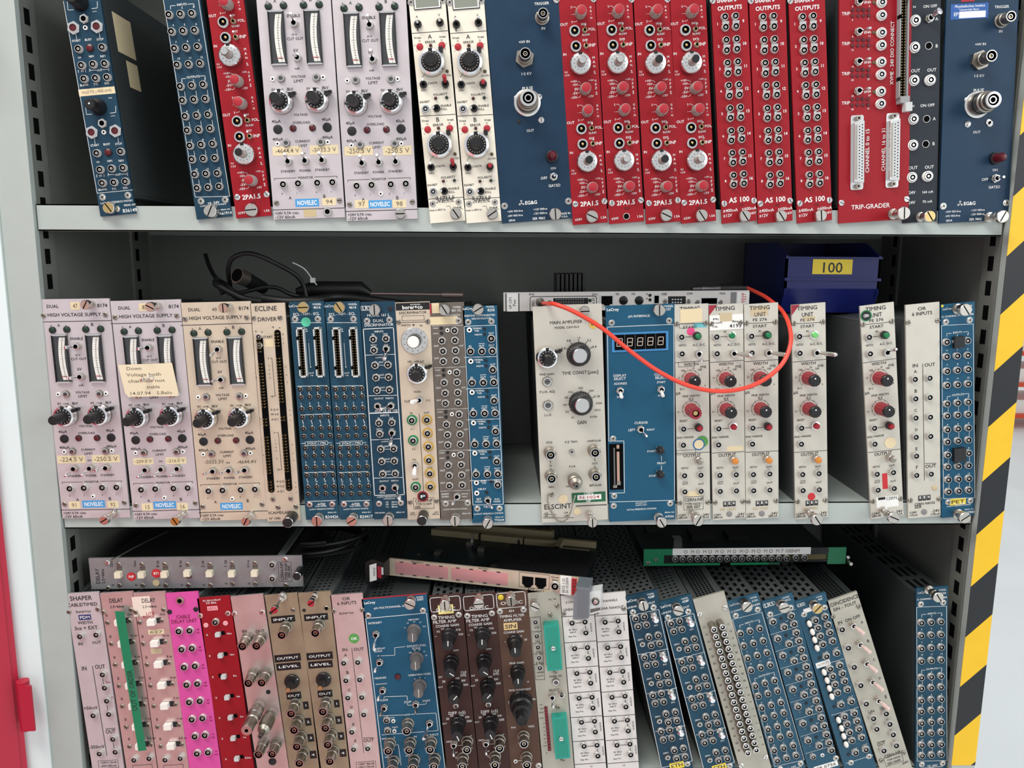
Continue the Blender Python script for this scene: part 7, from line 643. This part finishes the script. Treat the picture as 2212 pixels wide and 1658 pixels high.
def module(name, lay, pmat, label, row, opts=None, group=None, case=('case', 'slit'), cat='electronics module', dy=0, thick=2.5):
    opts = opts or {}; x, z, a, w = POSE[name]; H = 221.5
    root = empty('instrument_module', x, dy, z); root.rotation_euler = (0, -a, 0); tag(root, label, cat, group)
    col, items = LAYOUT[lay]; ex = EXTRA.get(name, [])
    g = .25
    b = MB(); b.prism([(g, 0), (w - g, 0), (w - g, H), (g, H)], -thick, 0, pmat); put_print(b, items, col); put_print(b, ex, col)
    part('front_panel', b.mesh('front_panel'), root)
    v0, v1 = CASE_V[row]; key = (w, row, case)
    if key not in PMC:
        c = MB(); m = case[0]
        c.box(1.2, w - 1.2, v0, v1, -246, -thick - .05, m); c.box(.7, 1.2, v0 + 3, v1 - 3, -240, -8, m); c.box(w - 1.2, w - .7, v0 + 3, v1 - 3, -240, -8, m)
        c.box(1.2, 3, v1, v1 + .8, -246, -3, m); c.box(w - 3, w - 1.2, v1, v1 + .8, -246, -3, m)
        perf(c, w, v1, case[1], 14, 236, 0)
        if w > 40: perf(c, w, v1, case[1], 14, 236, 34)
        PMC[key] = c.mesh('module_case')
    part('module_case', PMC[key], root)
    if name == 'mlu':
        for (y0, y1, va, vb) in ((22, 60, 152, 188), (36, 60, 122, 147)):
            q = MB(); q.box(w - .7, w - .5, va, vb, -y1, -y0, 'cream'); part('sticker', q.mesh('sticker'), root)
    its = list(items) + list(ex)
    put_items(root, its, opts, col, name)
    return root
# ------------------------------------------------------------------ the hall
def slab(name, x0, x1, y0, y1, z0, z1, m):   # metres
    b = MB(); k = 1000; b.v = []; b.box(x0 * k, x1 * k, z0 * k, z1 * k, -y1 * k, -y0 * k, m); o = part(name, b.mesh(name), None); return o
struct(slab('floor', -9, 12, -9, 12, -.1, 0, 'floorpaint')); struct(slab('wall_back', -9, 12, 12, 12.2, 0, 5, 'wallpaint'))
# ------------------------------------------------------------------ the cabinet
cab = empty('metal_cabinet', 28, 130, -1500); tag(cab, 'large grey sheet metal cabinet with open shelves full of rack modules', 'cabinet')
def cpart(name, fn, parent=None, lab=None):
    b = MB(); fn(b); o = part(name, b.mesh(name), parent or cab)
    off = Vector((-28, -130, 1500)) if parent is None else Vector((0, 0, 0)); o.location = off * MM
    if lab: o['label'] = lab
    return o
XL, XR, YB = -441, 496, 256; ZT, ZB = 345, -1440
cpart('back_panel', lambda b: b.box(XL - 30, XR + 26, ZB, ZT, -YB - 8, -YB, 'cabinet_grey_shaded'))
cpart('side_panel', lambda b: (b.box(XL - 30, XL - 3, ZB, ZT, -YB, -2, 'cabinet_grey_shaded'), b.box(XL - 31, XL, ZB, ZT + 40, -6, 1, 'cabinet_grey')))
cpart('side_panel', lambda b: (b.box(XR + 3, XR + 26, ZB, ZT, -YB, -2, 'cabinet_grey_shaded'),))
cpart('top_panel', lambda b: b.box(XL - 60, XR + 26, ZT, ZT + 40, -YB, 0, 'cabinet_grey'))
cpart('bottom_panel', lambda b: b.box(XL - 30, XR + 26, -1500, ZB, -YB, 0, 'cabinet_grey'))
def flange(b): b.box(-500, XL - 32, ZB, ZT + 40, -30, 3, 'cabinet_white'); b.box(-475, -472, ZB, ZT + 40, 0, 2, 'cabinet_grey')
cpart('side_flange', flange, lab='white side flange beside the grey frame')
def upright(side, y0):
    def fn(b):
        x = XL if side < 0 else XR
        a, c = (x - 3, x) if side < 0 else (x, x + 3)
        b.box(a, c, ZB, ZT, -y0 - 26, -y0, 'cabinet_grey_shaded')
        z = ZT - 60
        while z > -760:
            b.box(a - .2, c + .2, z - 7.3, z + 7.3, -y0 - 16, -y0 - 7, 'void'); z -= 24.6
        b.lathe([(.1, .1, 'void')], 3) if 0 else None
    return fn
for sd in (-1, 1):
    for y0 in (6, 205): cpart('slotted_upright', upright(sd, y0))
def shelf(zl, zr, lip=25):
    def fn(b):
        xl, xr = XL + 1.5, XR - 1.5
        def Z(x): return zl + (zr - zl) * (x - xl) / (xr - xl)
        def quadbox(y0, y1, t0, t1, m):
            a = [(xl, y0, Z(xl) + t0), (xr, y0, Z(xr) + t0), (xr, y1, Z(xr) + t0), (xl, y1, Z(xl) + t0), (xl, y0, Z(xl) + t1), (xr, y0, Z(xr) + t1), (xr, y1, Z(xr) + t1), (xl, y1, Z(xl) + t1)]
            n = len(b.v); b.v += a
            for f in ((0, 1, 2, 3), (4, 5, 6, 7), (0, 1, 5, 4), (1, 2, 6, 5), (2, 3, 7, 6), (3, 0, 4, 7)): b.face([n + i for i in f], m)
        quadbox(3, 254, lip - 1.2, lip, 'cabinet_grey'); quadbox(3, 4.5, 0, lip, 'cabinet_grey'); quadbox(3, 20, 0, 1.2, 'cabinet_grey'); quadbox(18.8, 20, 0, 9, 'cabinet_grey'); quadbox(252, 254, 0, lip, 'cabinet_grey')
    return fn
cpart('shelf', shelf(14.3, 16.6)); cpart('shelf', shelf(-284.2, -278.6)); cpart('shelf', shelf(-586, -581)); cpart('shelf', shelf(-900, -900))
def rivet(b):
    b.lathe([(5, 0, 'dull'), (4.5, 2, 'bright'), (2, 3, 'bright')], 16, XL + 8, 210)
# left door, swung wide open on its hinges
def door(b): b.box(0, 480, ZB + 10, ZT + 20, 0, 18, 'door_red')
dr = empty('cabinet_door', -501, -4, -1500); dr.parent = None
dr.location = ((-28 - 501) * MM, (-130 - 4) * MM, 0); dr.parent = cab
bpy.data.objects.remove(dr)
b = MB(); b.box(0, 480, 60, 1870, 0, 18, 'door_red'); b.box(6, 474, 70, 1860, -2, 0, 'door_red'); drm = part('cabinet_door', b.mesh('cabinet_door'), cab, (-28 - 495, -130 - 8, 0), (0, 0, math.radians(-142)))
drm['label'] = 'red painted door swung open at the left'
for zz in (-483, 180, -1200):
    b = MB(); hz = 1500 + zz
    b.v = []; b.tube([(0, 0, hz - 27), (0, 0, hz + 27)], 6.2, 'door_red', 16); b.box(0, 12, hz - 25, hz + 25, 5, 7.5, 'door_red'); b.tube([(0, 0, hz - .8), (0, 0, hz + .8)], 6.5, 'knobred', 16)
    h = part('hinge', b.mesh('hinge'), drm); h.location = Matrix.Rotation(math.radians(142), 3, 'Z') @ Vector((.009, -.008, .015)); h.rotation_euler = (0, 0, math.radians(142))
# right door edge with hazard tape
def hazard(b):
    b.box(XR + 1, XR + 26, ZB, ZT + 40, -4, 6, 'cabinet_grey')
    z = ZB + 540; per = 113.5; x0, x1 = XR + .5, XR + 26.5; w = x1 - x0; k = 0; zoff = -513.5
    for i in range(-3, 9):
        for c, a0 in (('hz_yellow', 0), ('hz_black', per / 2)):
            lo = zoff + i * per + a0 - per / 2; hi = lo + per / 2
            q = []; src = [(x0, lo), (x1, lo + w), (x1, hi + w), (x0, hi)]; cut = -549
            for a, e in zip(src, src[1:] + src[:1]):
                if a[1] >= cut: q.append(a)
                if (a[1] - cut) * (e[1] - cut) < 0: t = (cut - a[1]) / (e[1] - a[1]); q.append((a[0] + (e[0] - a[0]) * t, cut))
            if len(q) > 2: b.prism(q, 5.9, 6.3, c)
mat('hz_yellow', (236, 190, 24), .45, 0, .03, .03); mat('hz_black', (20, 24, 28), .45)
cpart('striped_edge_strip', hazard, lab='frame edge covered with yellow and black hazard tape')
# ------------------------------------------------------------------ modules
NV = 'dual high voltage supply modules'; PA = 'red gain and offset modules'; AS = 'red sixteen output shaper modules'; TU = 'timing unit modules'; PM = 'blue twelve channel amplifier modules'
lb = ('case', 'slit'); dk = ('case_dark', 'slit')
module('mlu', 'mlu', 'panel_blue2', 'dark blue module standing alone at the left end of the top shelf', 1, case=dk)
module('ch12', 'ch12', 'panel_blue2', 'blue socket-grid module on the top shelf, left of the narrow red module', 1, group=PM, case=dk)
module('r1', '2pa', 'panel_red', 'red knob module between the blue socket-grid module and a white meter module', 1, group=PA, case=dk)
module('nov4', 'nov', 'panel_alu', 'silver meter module with tapes reading -4644.4 V and -5033.3 V', 1, dict(t0='U', t1='C', t2='U', t3='U', t4='U'), NV, dk)
module('nov5', 'nov', 'panel_alu', 'silver meter module on the top shelf with a number 97 sticker', 1, dict(t0='U', t1='U', t2='U', t3='U', t4='U'), NV, dk)
module('st1', 'str', 'panel_cream', 'left one of two slim cream modules with large black-centred dials', 1, dict(t0='C', t1='C', rd='U'), 'cream dual dial modules', dk)
module('st2', 'str', 'panel_cream', 'right one of two slim cream dial modules, touching the navy pulse module', 1, dict(t0='U', t1='U', rd='C'), 'cream dual dial modules', dk)
module('eg1', 'egg', 'panel_navy', 'wide navy pulse module in the middle of the top shelf', 1, group='navy pulse modules', case=dk)
for n, t in (('r2', 'red knob module touching the wide navy pulse module'), ('r3', 'red knob module with an empty hole instead of a bottom thumbscrew'), ('r4', 'red knob module, third of the row of four together'), ('r5', 'red knob module, rightmost of the row of four together')):
    module(n, '2pa', 'panel_red', t, 1, group=PA, case=dk)
for n, t in (('as1', 'red module of white-ringed sockets, leftmost of three alike'), ('as2', 'red module of white-ringed sockets, middle one of three alike'), ('as3', 'red module of white-ringed sockets, nearest the wide red module')):
    module(n, 'as', 'panel_red', t, 1, group=AS, case=dk)
module('tg', 'trip', 'panel_red', 'wide red module with two long multi-pin connectors at its bottom', 1, case=dk)
module('dk', 'dark', 'panel_dark', 'slim black module with white-ringed sockets beside the wide red module', 1, case=dk, dy=2)
module('eg2', 'egg', 'panel_navy', 'wide navy pulse module with a light blue institute sticker at the right end', 1, group='navy pulse modules', case=dk)
module('nov1', 'nov', 'panel_alu', 'silver meter module at the far left of the middle shelf, sticker 47', 2, dict(t0='L', t1='L', t2='LD', t3='LD', t4='L'), NV, lb)
module('nov2', 'nov', 'panel_alu', 'silver meter module with a handwritten paper note stuck over it', 2, dict(t0='L', t1='L', t2='LD', t3='LD', t4='LD'), NV, lb)
module('nov3', 'nov', 'panel_beige', 'warm-toned meter module right of the one with the paper note', 2, dict(t0='LD', t1='L', t2='L', t3='L', t4='L'), NV, lb)  # orange reflection put into the beige panel colour
module('ecl', 'ecl', 'panel_beige', 'beige driver module with two long vertical strips of pins', 2, case=lb)
module('l1', '4616', 'panel_blue', 'blue ribbon-connector module with a green round sticker at the top', 2, dict(tc='warm'), 'blue ribbon-connector modules', lb)
module('l2', '4616', 'panel_blue', 'blue ribbon-connector module without the green sticker', 2, dict(tc='warm'), 'blue ribbon-connector modules', lb)
module('d161', 'd161', 'panel_blue2', 'dark blue dual discriminator module with long silver toggles', 2, case=lb)
module('bor', 'bor', 'panel_beige', 'beige discriminator module with black top strip and green and yellow sockets', 2, case=lb)
module('m621', 'm621', 'panel_grey', 'grey-brown discriminator module with torn cream tape at the top', 2, case=lb)
module('m825', 'm825', 'panel_bright', 'bright blue discriminator module beside the empty gap', 2, case=lb)
module('els', 'els', 'panel_nim', 'wide cream amplifier module with two ribbed knobs and a bead chain', 2, case=dk)
module('qvt', 'qvt', 'panel_bright', 'wide blue module with a five-digit display', 2, case=lb)
tl = dict(c1='red', gc='orange')
module('t0', 'tu', 'panel_nim', 'timing unit with pink dot and blue ring sticker, touching the blue display module', 2, dict(tl, c0='green', ts='norm', td='D', kc='b', kc2='open', gc='dull'), TU, lb)
module('t1', 'tu', 'panel_nim', 'timing unit with a torn white label reading 4195', 2, dict(tl, c0='green', ts='longr', td='R', flat=('green', 'red')), TU, lb)
module('t2', 'tu', 'panel_nim', 'timing unit with no bottom thumbscrew, right of the one labelled 4195', 2, dict(tl, c0='green', ts='longr', td='R'), TU, lb)
module('t3', 'tu', 'panel_nim', 'timing unit with a red dot near its bottom, standing between two gaps', 2, dict(tl, c0='ltgreen', ts='longr', td='R', flat=('ltgreen', 'red')), TU, lb)
module('t4', 'tu', 'panel_nim', 'leaning timing unit with a round black sticker at its top left', 2, dict(tl, c0='green', ts='norm', td='RU', gc='dull'), TU, lb)
module('or', 'or', 'panel_nim', 'plain grey-white six-input module on the middle shelf', 2, group='six-input modules', case=lb)
module('pet', 'ch12', 'panel_bright', 'blue socket-grid module with yellow PET sticker at its bottom', 2, group=PM, case=lb)
module('shp', 'shp', 'panel_alu', 'pale shaper module at the left end of the lowest row', 3, case=('case', 'grid'))
module('del1', 'del', 'panel_raw', 'delay module with a long green tape reading out of order', 3, group='delay modules', case=('case', 'grid'))
module('del2', 'del', 'panel_raw', 'delay module with torn paper on its heading, left of the bright pink module', 3, group='delay modules', case=('case', 'slit'))
module('pnk', 'pnk', 'panel_pink', 'bright pink cable delay module', 3, case=('case', 'grid'))
module('rd3', 'rd3', 'panel_red', 'red delay module with small slide switches right of the pink module', 3, case=('case', 'slit'))
module('ino', 'ino', 'panel_raw', 'pinkish module with protruding metal connectors and two terminator caps', 3, case=('case', 'grid'))
module('gd1', 'gd', 'panel_gold', 'brass-coloured module with black embossed labels, left one of two', 3, group='brass-coloured output level modules', case=('case', 'slit'))
module('gd2', 'gd', 'panel_gold', 'brass-coloured module with black embossed labels, right one of two', 3, group='brass-coloured output level modules', case=('case', 'slit'))
module('or3', 'or', 'panel_raw', 'pinkish six-input module with a green round sticker in the lowest row', 3, group='six-input modules', case=('case_dark', 'slit'))
module('m3001', 'm3001', 'panel_bright', 'wide blue multichannel module with three grey knobs', 3, case=('case_dark', 'slit'))
module('o1', 'o474', 'panel_brown', 'dark brown timing filter module with a yellow paper tag on its thumbscrew', 3, group='dark brown timing filter modules', case=('case', 'oblong'))
module('o2', 'o474', 'panel_brown', 'dark brown timing filter module without a paper tag', 3, group='dark brown timing filter modules', case=('case', 'slit'))
module('o3', 'o454', 'panel_brown2', 'lighter brown filter amplifier module with a cream badge', 3, case=('case', 'slit'))
module('wir', 'wir', 'panel_dull', 'grey module with two teal block connectors', 3, case=('case', 'slit'))
module('fan1', 'fan', 'panel_white', 'white linear fanout module beside the teal connector module', 3, group='white linear fanout modules', case=('case', 'slit'))
module('fan2', 'fan', 'panel_white', 'white linear fanout module, right one of the pair', 3, group='white linear fanout modules', case=('case', 'round'))
module('la', 'm428', 'panel_blue2', 'leaning blue fan-in module next to the white fanout pair', 3, group='leaning blue fan-in modules', case=('case', 'round'))
module('lb', 'm428', 'panel_blue', 'leaning blue fan-in module against the double column of barrel sockets', 3, group='leaning blue fan-in modules', case=('case', 'slit'))
module('gry', 'gry', 'panel_dull', 'leaning grey module with two columns of barrel sockets', 3, case=('case', 'grid'))
module('pm3', 'ch12', 'panel_blue3', 'leaning blue socket-grid module in the lowest row', 3, group=PM, case=('case', 'oblong'))
module('m620', 'm620', 'panel_blue3', 'leaning blue module with a white number tape at its bottom', 3, case=('case', 'oblong'))
module('m433', 'm433', 'panel_blue3', 'leaning blue-green module with columns of white oval knobs', 3, case=('case', 'oblong'))
module('coi', 'coi', 'panel_dull', 'leaning scuffed grey coincidence module with five pink-tipped toggles', 3, case=('case_dark', 'grid'))
module('pm4', 'ch12', 'panel_blue', 'upright blue socket-grid module at the right end of the lowest row', 3, group=PM, case=('case_dark', 'louvre'))
# ------------------------------------------------------------------ things lying on the modules
def lying(nm, x, y, z, yaw, roll, label, cat):
    r = empty(nm, x, y, z); r.rotation_euler = (0, -roll, yaw); tag(r, label, cat); return r
R_ = math.radians
r = lying('delay_module', -424.3, 15, -355.3, 0, R_(.8), 'grey delay module lying on its side across the lowest row', 'electronics module')
b = MB(); b.box(0, 221.5, 0, 34.2, -2.5, 0, 'panel_alu2'); put_print(b, EXTRA['dly'], 'K'); part('front_panel', b.mesh('front_panel'), r)
b = MB(); b.box(15, 208, 1, 30, -200, -2.6, 'rubber'); b.box(196, 203, 33, 35, -200, -3, 'case'); part('module_case', b.mesh('module_case'), r)
put_items(r, EXTRA['dly'], {}, 'K', 'dly')
r = lying('computer_board', 7.2, 50, -63.6, 0, R_(.9), 'silver-fronted computer board lying flat on the middle row modules', 'circuit board')
b = MB(); b.box(0, 257, 0, 19.5, -2.5, 0, 'panel_white'); put_print(b, EXTRA['vp'], 'K'); part('front_panel', b.mesh('front_panel'), r)
b = MB(); b.box(4, 250, 4, 5.6, -165, -2.6, 'pcb'); part('board', b.mesh('board'), r)
b = MB(); b.box(55, 88, 5.6, 16, -80, -30, 'knobblack')
for i in range(7): b.box(58 + i * 4.6, 61 + i * 4.6, 16, 37, -80, -30, 'knobblack')
part('heat_sink', b.mesh('heat_sink'), r); put_items(r, EXTRA['vp'], {}, 'K', 'vp')
r = lying('socket_strip_board', 169.5, 80, -356.2, 0, R_(.66), 'green-fronted board with a row of sockets lying above the leaning modules', 'circuit board')
b = MB(); b.box(0, 88, 0, 4.5, -2, 0, 'pcb_green'); b.box(0, 42, 4.5, 20, -2, 0, 'pcb_green'); b.box(42, 212, 12, 20, -2, 0, 'dark'); b.box(100, 157, 0, 4.5, -2, 0, 'pcb_green'); b.box(88, 212, 3, 5, -2, 0, 'dark'); b.box(212, 233, 0, 20, -2, 0, 'pcb_green'); b.box(22, 212, 4, 13, -4, -1.8, 'olive')
put_print(b, EXTRA['grn'], 'K'); part('front_panel', b.mesh('front_panel'), r)
b = MB(); b.box(4, 225, 5, 6.6, -150, -2.1, 'pcb'); b.box(45, 55, 6.6, 14, -60, -48, 'bright'); b.box(70, 100, 6.6, 13, -90, -60, 'knobblack'); b.box(115, 140, 6.6, 12, -85, -60, 'knobblack'); b.box(20, 40, 6.6, 10, -110, -90, 'knobblack'); part('board', b.mesh('board'), r)
put_items(r, EXTRA['grn'], {}, 'K', 'grn')
b = MB(); b.tube([(236, 2, 3), (236, -8, 3)], 2, 'nickel', 12); part('thumbscrew', b.mesh('thumbscrew'), r)
r = lying('bus_board', -111, 45, -353, R_(-14.5), 0, 'computer board with pink reflection painted on its front plates lying over the brown modules', 'circuit board')
b = MB(); b.box(-8, 212, 0, 19.5, -2.5, 0, 'panel_beige'); put_print(b, EXTRA['vme'], 'K'); part('front_panel', b.mesh('front_panel'), r)
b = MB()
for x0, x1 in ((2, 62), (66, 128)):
    b.box(x0, x1, 3, 16.5, 0, .3, 'shield_reflection_tint')
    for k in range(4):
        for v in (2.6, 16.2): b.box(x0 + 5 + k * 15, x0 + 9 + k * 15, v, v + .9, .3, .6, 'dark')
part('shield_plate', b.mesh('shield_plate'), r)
b = MB(); b.box(-6, 210, 3, 4.6, -160, -2.6, 'pcb')
for i in range(9): b.box(-2 + (i * 37) % 120, 6 + (i * 37) % 120, 4.6, 7 + i % 3, -30 - (i * 29) % 80, -22 - (i * 29) % 80, 'knobblack' if i % 2 else 'dull')
part('board', b.mesh('board'), r)
b = MB(); b.box(112, 208, 4.8, 12, -84, -10, 'knobblack')
for i in range(18): b.box(112, 208, 12, 16.5, -84 + i * 4.2, -82 + i * 4.2, 'knobblack')
part('heat_sink', b.mesh('heat_sink'), r)
b = MB(); b.box(104, 136, 12, 15, -22, -8, 'dull'); part('metal_plate', b.mesh('metal_plate'), r)
for k, (x0, x1, y) in enumerate(((2, 62, 118), (66, 118, 116), (120, 160, 116))):
    b = MB(); b.box(x0, x1, 4.6, 12, -y - 6, -y, 'ivory'); part('board_connector', b.mesh('board_connector'), r)
b = MB(); b.box(0, 150, 4.6, 14, -152, -142, 'ivory')
for i in range(48): b.box(2 + i * 3.05, 3.4 + i * 3.05, 14, 15.5, -150, -144, 'pin')
part('board_connector', b.mesh('board_connector'), r)
b = MB(); b.box(160, 200, 4.6, 12, -100, -95, 'ivory'); b.box(160, 166, 4.6, 12, -125, -95, 'ivory'); b.box(160, 205, 4.6, 12, -130, -125, 'ivory'); part('socket_frame', b.mesh('socket_frame'), r)
for (u, y) in ((60, 100), (118, 96), (20, 24)):
    b = MB(); b.box(-1.4, 1.4, 4.6, 18, -1.4, 1.4, 'bright'); part('standoff', b.mesh('standoff'), r, (u, y, 0))
def handle(b, s, dark):   # s=+1 at the right end, -1 at the left
    m = 'knobblack' if dark else 'knobgrey'
    p = [(0, 1), (9, -1), (22, -7), (25, -13), (25, 20), (10, 22), (0, 20)] if s > 0 else [(0, 1), (-12, -2), (-19, -8), (-22, -8), (-22, 18), (-14, 23), (0, 20)]
    b.prism(p if s > 0 else p[::-1], -2, 15, m)
b = MB(); handle(b, -1, True); b.prism([(-17, -3), (-9, 0), (-9, 19), (-17, 16)], 15, 15.3, 'white'); b.text(-11.6, 9, 10, 'ASSNZ', 15.4, 'K', 2.2, math.pi / 2); b.box(-7.5, -3, 3, 16, 15, 16.5, 'knobred'); b.box(-3, -1, 7, 15, 15, 16, 'lgrey')
o = part('ejector_handle', b.mesh('ejector_handle'), r, (-5, 0, 0)); o['label'] = 'black ejector handle with a white sticker'
mat('handle_steel', (128, 138, 144), .35, .4)
b = MB()
b.prism([(-3, -15), (1, -15.5), (13, -12), (13, 20), (-1, 20), (2, 14), (-3, 9)], -2, 24, 'handle_steel')
for i in range(9): b.box(1 + i * 1.3, 1.7 + i * 1.3, -12, 18, 24, 24.4, 'handle_steel')
b.prism([(13, -10), (24, -6), (24, 17), (13, 14)], 4, 20, 'clearplastic'); b.lathe([(4.2, 20, 'dull'), (3.4, 22, 'dark'), (2.6, 22, 'nickel'), (1.6, 23.4, 'chrome')], 18, 19, 5); b.prism([(14, -8), (24, -4), (24, -1), (14, -4)], 20, 20.2, 'knobgrey')
o = part('ejector_handle', b.mesh('ejector_handle'), r, (205, 0, 0)); o['label'] = 'grey steel ejector handle'
put_items(r, EXTRA['vme'], {}, 'K', 'vme')
# cables
def smooth(pts, n=6):
    P_ = [Vector(p) for p in pts]; out = []
    for i in range(len(P_) - 1):
        p0, p1, p2, p3 = P_[max(i - 1, 0)], P_[i], P_[i + 1], P_[min(i + 2, len(P_) - 1)]
        for k in range(n):
            t = k / n; out.append(.5 * ((2 * p1) + (-p0 + p2) * t + (2 * p0 - 5 * p1 + 4 * p2 - p3) * t * t + (-p0 + 3 * p1 - 3 * p2 + p3) * t ** 3))
    out.append(P_[-1]); return out
def cable(name, path, r, m, parent=None, sm=True, taper=None, org=None):
    pts = smooth(path) if sm else [Vector(p) for p in path]
    org = Vector(org) if org else pts[0].copy(); b = MB(); b.tube([p - org for p in pts], r, m, 12, True, taper)
    o = bpy.data.objects.new(name, b.mesh(name)); COL.objects.link(o)
    if parent: o.parent = parent; o.location = (org - parent['_o_v']) * MM if 0 else (0, 0, 0)
    else: o.location = (org.x * MM, org.y * MM, org.z * MM + Z0)
    return o
tag(cable('red_cable', PATHS['red_cable'], 2.1, 'cable_red'), 'thin red cable looping down in front of the timing units', 'cable')
rp = empty('cable_joint', *PATHS['thick'][0]); tag(rp, 'black cable joint lying on top of the computer board, ending in the red cable', 'cable connector')
P0 = Vector(PATHS['thick'][0]); pt = [Vector(p) - P0 for p in PATHS['thick']]
b = MB(); b.tube([pt[0], pt[0].lerp(pt[1], .3), pt[0].lerp(pt[1], .32), pt[0].lerp(pt[1], .7), pt[1]], 1, 'steel', 14, True, [3, 3.6, 4.2, 3.4, 4.4]); part('metal_plug', b.mesh('metal_plug'), rp)
b = MB(); b.tube([pt[1], pt[1].lerp(pt[2], .5), pt[2]], 1, 'rubber', 14, True, [5, 5, 3]); part('sleeve', b.mesh('sleeve'), rp)
# black probe and its cable bundle
O = Vector(PATHS['probe'][0]); rb = empty('measuring_probe', *O); tag(rb, 'black measuring probe with cable bundle lying on the blue modules', 'probe')
def rel(path): return [Vector(p) - O for p in path]
def sub(name, path, rr, m, taper=None, sm=True, lab=None):
    b = MB(); b.tube(smooth(path) if sm else path, rr, m, 12, True, taper); o = part(name, b.mesh(name), rb)
    if lab: o['label'] = lab
    return o
sub('probe_body', rel(PATHS['probe']), 1, 'rubber', [3, 8.6, 8.4, 3.6], False); sub('probe_rod', rel(PATHS['rod']), 1, 'probe', [1.8, 1.8, 3.4, 3.4], False, 'thin metal rod with silver tip')
sub('cable', rel(PATHS['black_loop']), 2.3, 'rubber'); sub('cable', rel(PATHS['black_cable']), 2.2, 'rubber'); sub('cable', rel(PATHS['black_cable2']), 3.4, 'rubber'); sub('cable', rel(PATHS['black_cable3']), 3, 'rubber')
q = [Vector(p) - O for p in PATHS['black_cable2'][4:]]; sub('second_probe', [v + Vector((20, -6, 1)) for v in q] + [q[-1] + Vector((85, 0, -7))], 4.5, 'rubber')
sub('cable_tie', rel(PATHS['tie']), .7, 'clearplastic')
b = MB(); e = Vector(PATHS['tie'][-2]) - O; b.box(e.x - 2.5, e.x + 2.5, e.z - 2.5, e.z + 2.5, -e.y - 2, -e.y + 2, 'clearplastic'); part('tie_head', b.mesh('tie_head'), rb)
dn = rel(PATHS['din']); b = MB(); d = (dn[1] - dn[0]).normalized(); b.tube([dn[0], dn[0] + d * .1, dn[1]], 1, 'dull', 18, True, [8.2, 8.2, 8.2]); b.tube([dn[0] - d * .3, dn[0] - d * .1], 7, 'void', 18); b.tube([dn[1], dn[2]], 1, 'rubber', 16, True, [8, 6.4]); part('round_plug', b.mesh('round_plug'), rb)
tag(cable('bare_wire', PATHS['wire'], 1.0, 'bright'), 'thin bare wire rising behind the sideways delay module', 'wire')
co = empty('coiled_cable', -215, 120, -352); tag(co, 'black coiled cable lying at the back behind the sideways delay module', 'cable')
b = MB(); b.tube([((60 + 6 * math.sin(t * .37)) * math.cos(t), (50 + 5 * math.cos(t * .5)) * math.sin(t), 6 + t * .9) for t in [k * .22 for k in range(110)]], 2.6, 'rubber', 8); part('cable', b.mesh('cable'), co)
# blue bin
rb2 = empty('storage_bin', 303, 60, -64); tag(rb2, 'blue plastic storage bin with a yellow 100 label', 'bin')
def binmesh(b):
    w, d = 100, 140; t = 2.2
    b.box(0, w, 0, t, -d, -6, 'binblue'); b.box(0, w, 0, 74, -d, -d + t, 'binblue')
    for u0, u1 in ((0, t), (w - t, w)):
        n = len(b.v); a = [(-8, 0), (4, 22), (4, 60), (-30, 74), (-d, 74), (-d, 0)]
        for u in (u0, u1):
            for (ww, v) in a: b.pt(u, v, ww)
        m = len(a); b.face([n + i for i in range(m)], 'binblue'); b.face([n + m + i for i in range(m)][::-1], 'binblue')
        for i in range(m): j = (i + 1) % m; b.face([n + i, n + j, n + m + j, n + m + i], 'binblue')
    n = len(b.v)
    for (v, ww) in ((0, -8), (0, -6), (26, 2), (26, 4)): b.pt(0, v, ww); b.pt(w, v, ww)
    b.face([n, n + 1, n + 5, n + 4], 'binblue'); b.face([n + 2, n + 3, n + 7, n + 6], 'binblue'); b.box(-1, w + 1, 34, 37, -1, 6, 'binblue'); b.box(0, w, 26, 58, 1, 4, 'binblue'); b.box(-1, w + 1, 57, 59, 0, 6, 'binblue')
b = MB(); binmesh(b); part('bin_body', b.mesh('bin_body'), rb2)
b = MB(); b.box(28, 70, 41, 56.5, 4, 4.5, 'yellow'); b.text(48, 48, 24, '100', 4.6, 'K', 10.5); part('number_label', b.mesh('number_label'), rb2)
# ------------------------------------------------------------------ far things beyond the cabinet and behind the viewer
tr = empty('tiered_trolley', 0, 0, 0); tr.location = (4.3, 5.9, 0); tag(tr, 'distant trolley with orange-edged shelves on castors', 'trolley')
def tp(name, fn):
    b = MB(); fn(b); return part(name, b.mesh(name), tr)
for zz in (95, 370, 640): tp('tray', lambda b: (b.box(0, 1200, zz, zz + 34, -600, 0, 'orange_paint'), b.box(20, 1180, zz + 34, zz + 150, -560, -60, 'plastic')))
for xx in (0, 1170):
    tp('post', lambda b: b.box(xx, xx + 30, 60, 800, -30, 2, 'steel')); tp('castor', lambda b: b.tube([(xx + 5, 0, 45), (xx + 35, 0, 45)], 45, 'midgrey', 16))
bd = empty('pink_reflector_chest', 0, 0, 0); bd.location = (-.95, -1.45, 0); tag(bd, 'added salmon pink reflector box with drawers, unseen behind the viewer', 'added reflector')  # added unseen chest, gives the bare metal panels a pink reflection
def cp(name, fn):
    b = MB(); fn(b); return part(name, b.mesh(name), bd)
cp('body', lambda b: b.box(-650, 650, 0, 1000, 0, 450, 'salmon'))
for k in range(5):
    d = cp('reflector_drawer', lambda b: b.box(-620, 620, 40 + k * 185, 205 + k * 185, -12, 0, 'salmon'))
    b = MB(); b.box(-200, 200, 170 + k * 185, 185 + k * 185, -35, -12, 'bright'); part('reflector_handle', b.mesh('reflector_handle'), d)
bd.rotation_euler = (0, 0, math.pi)
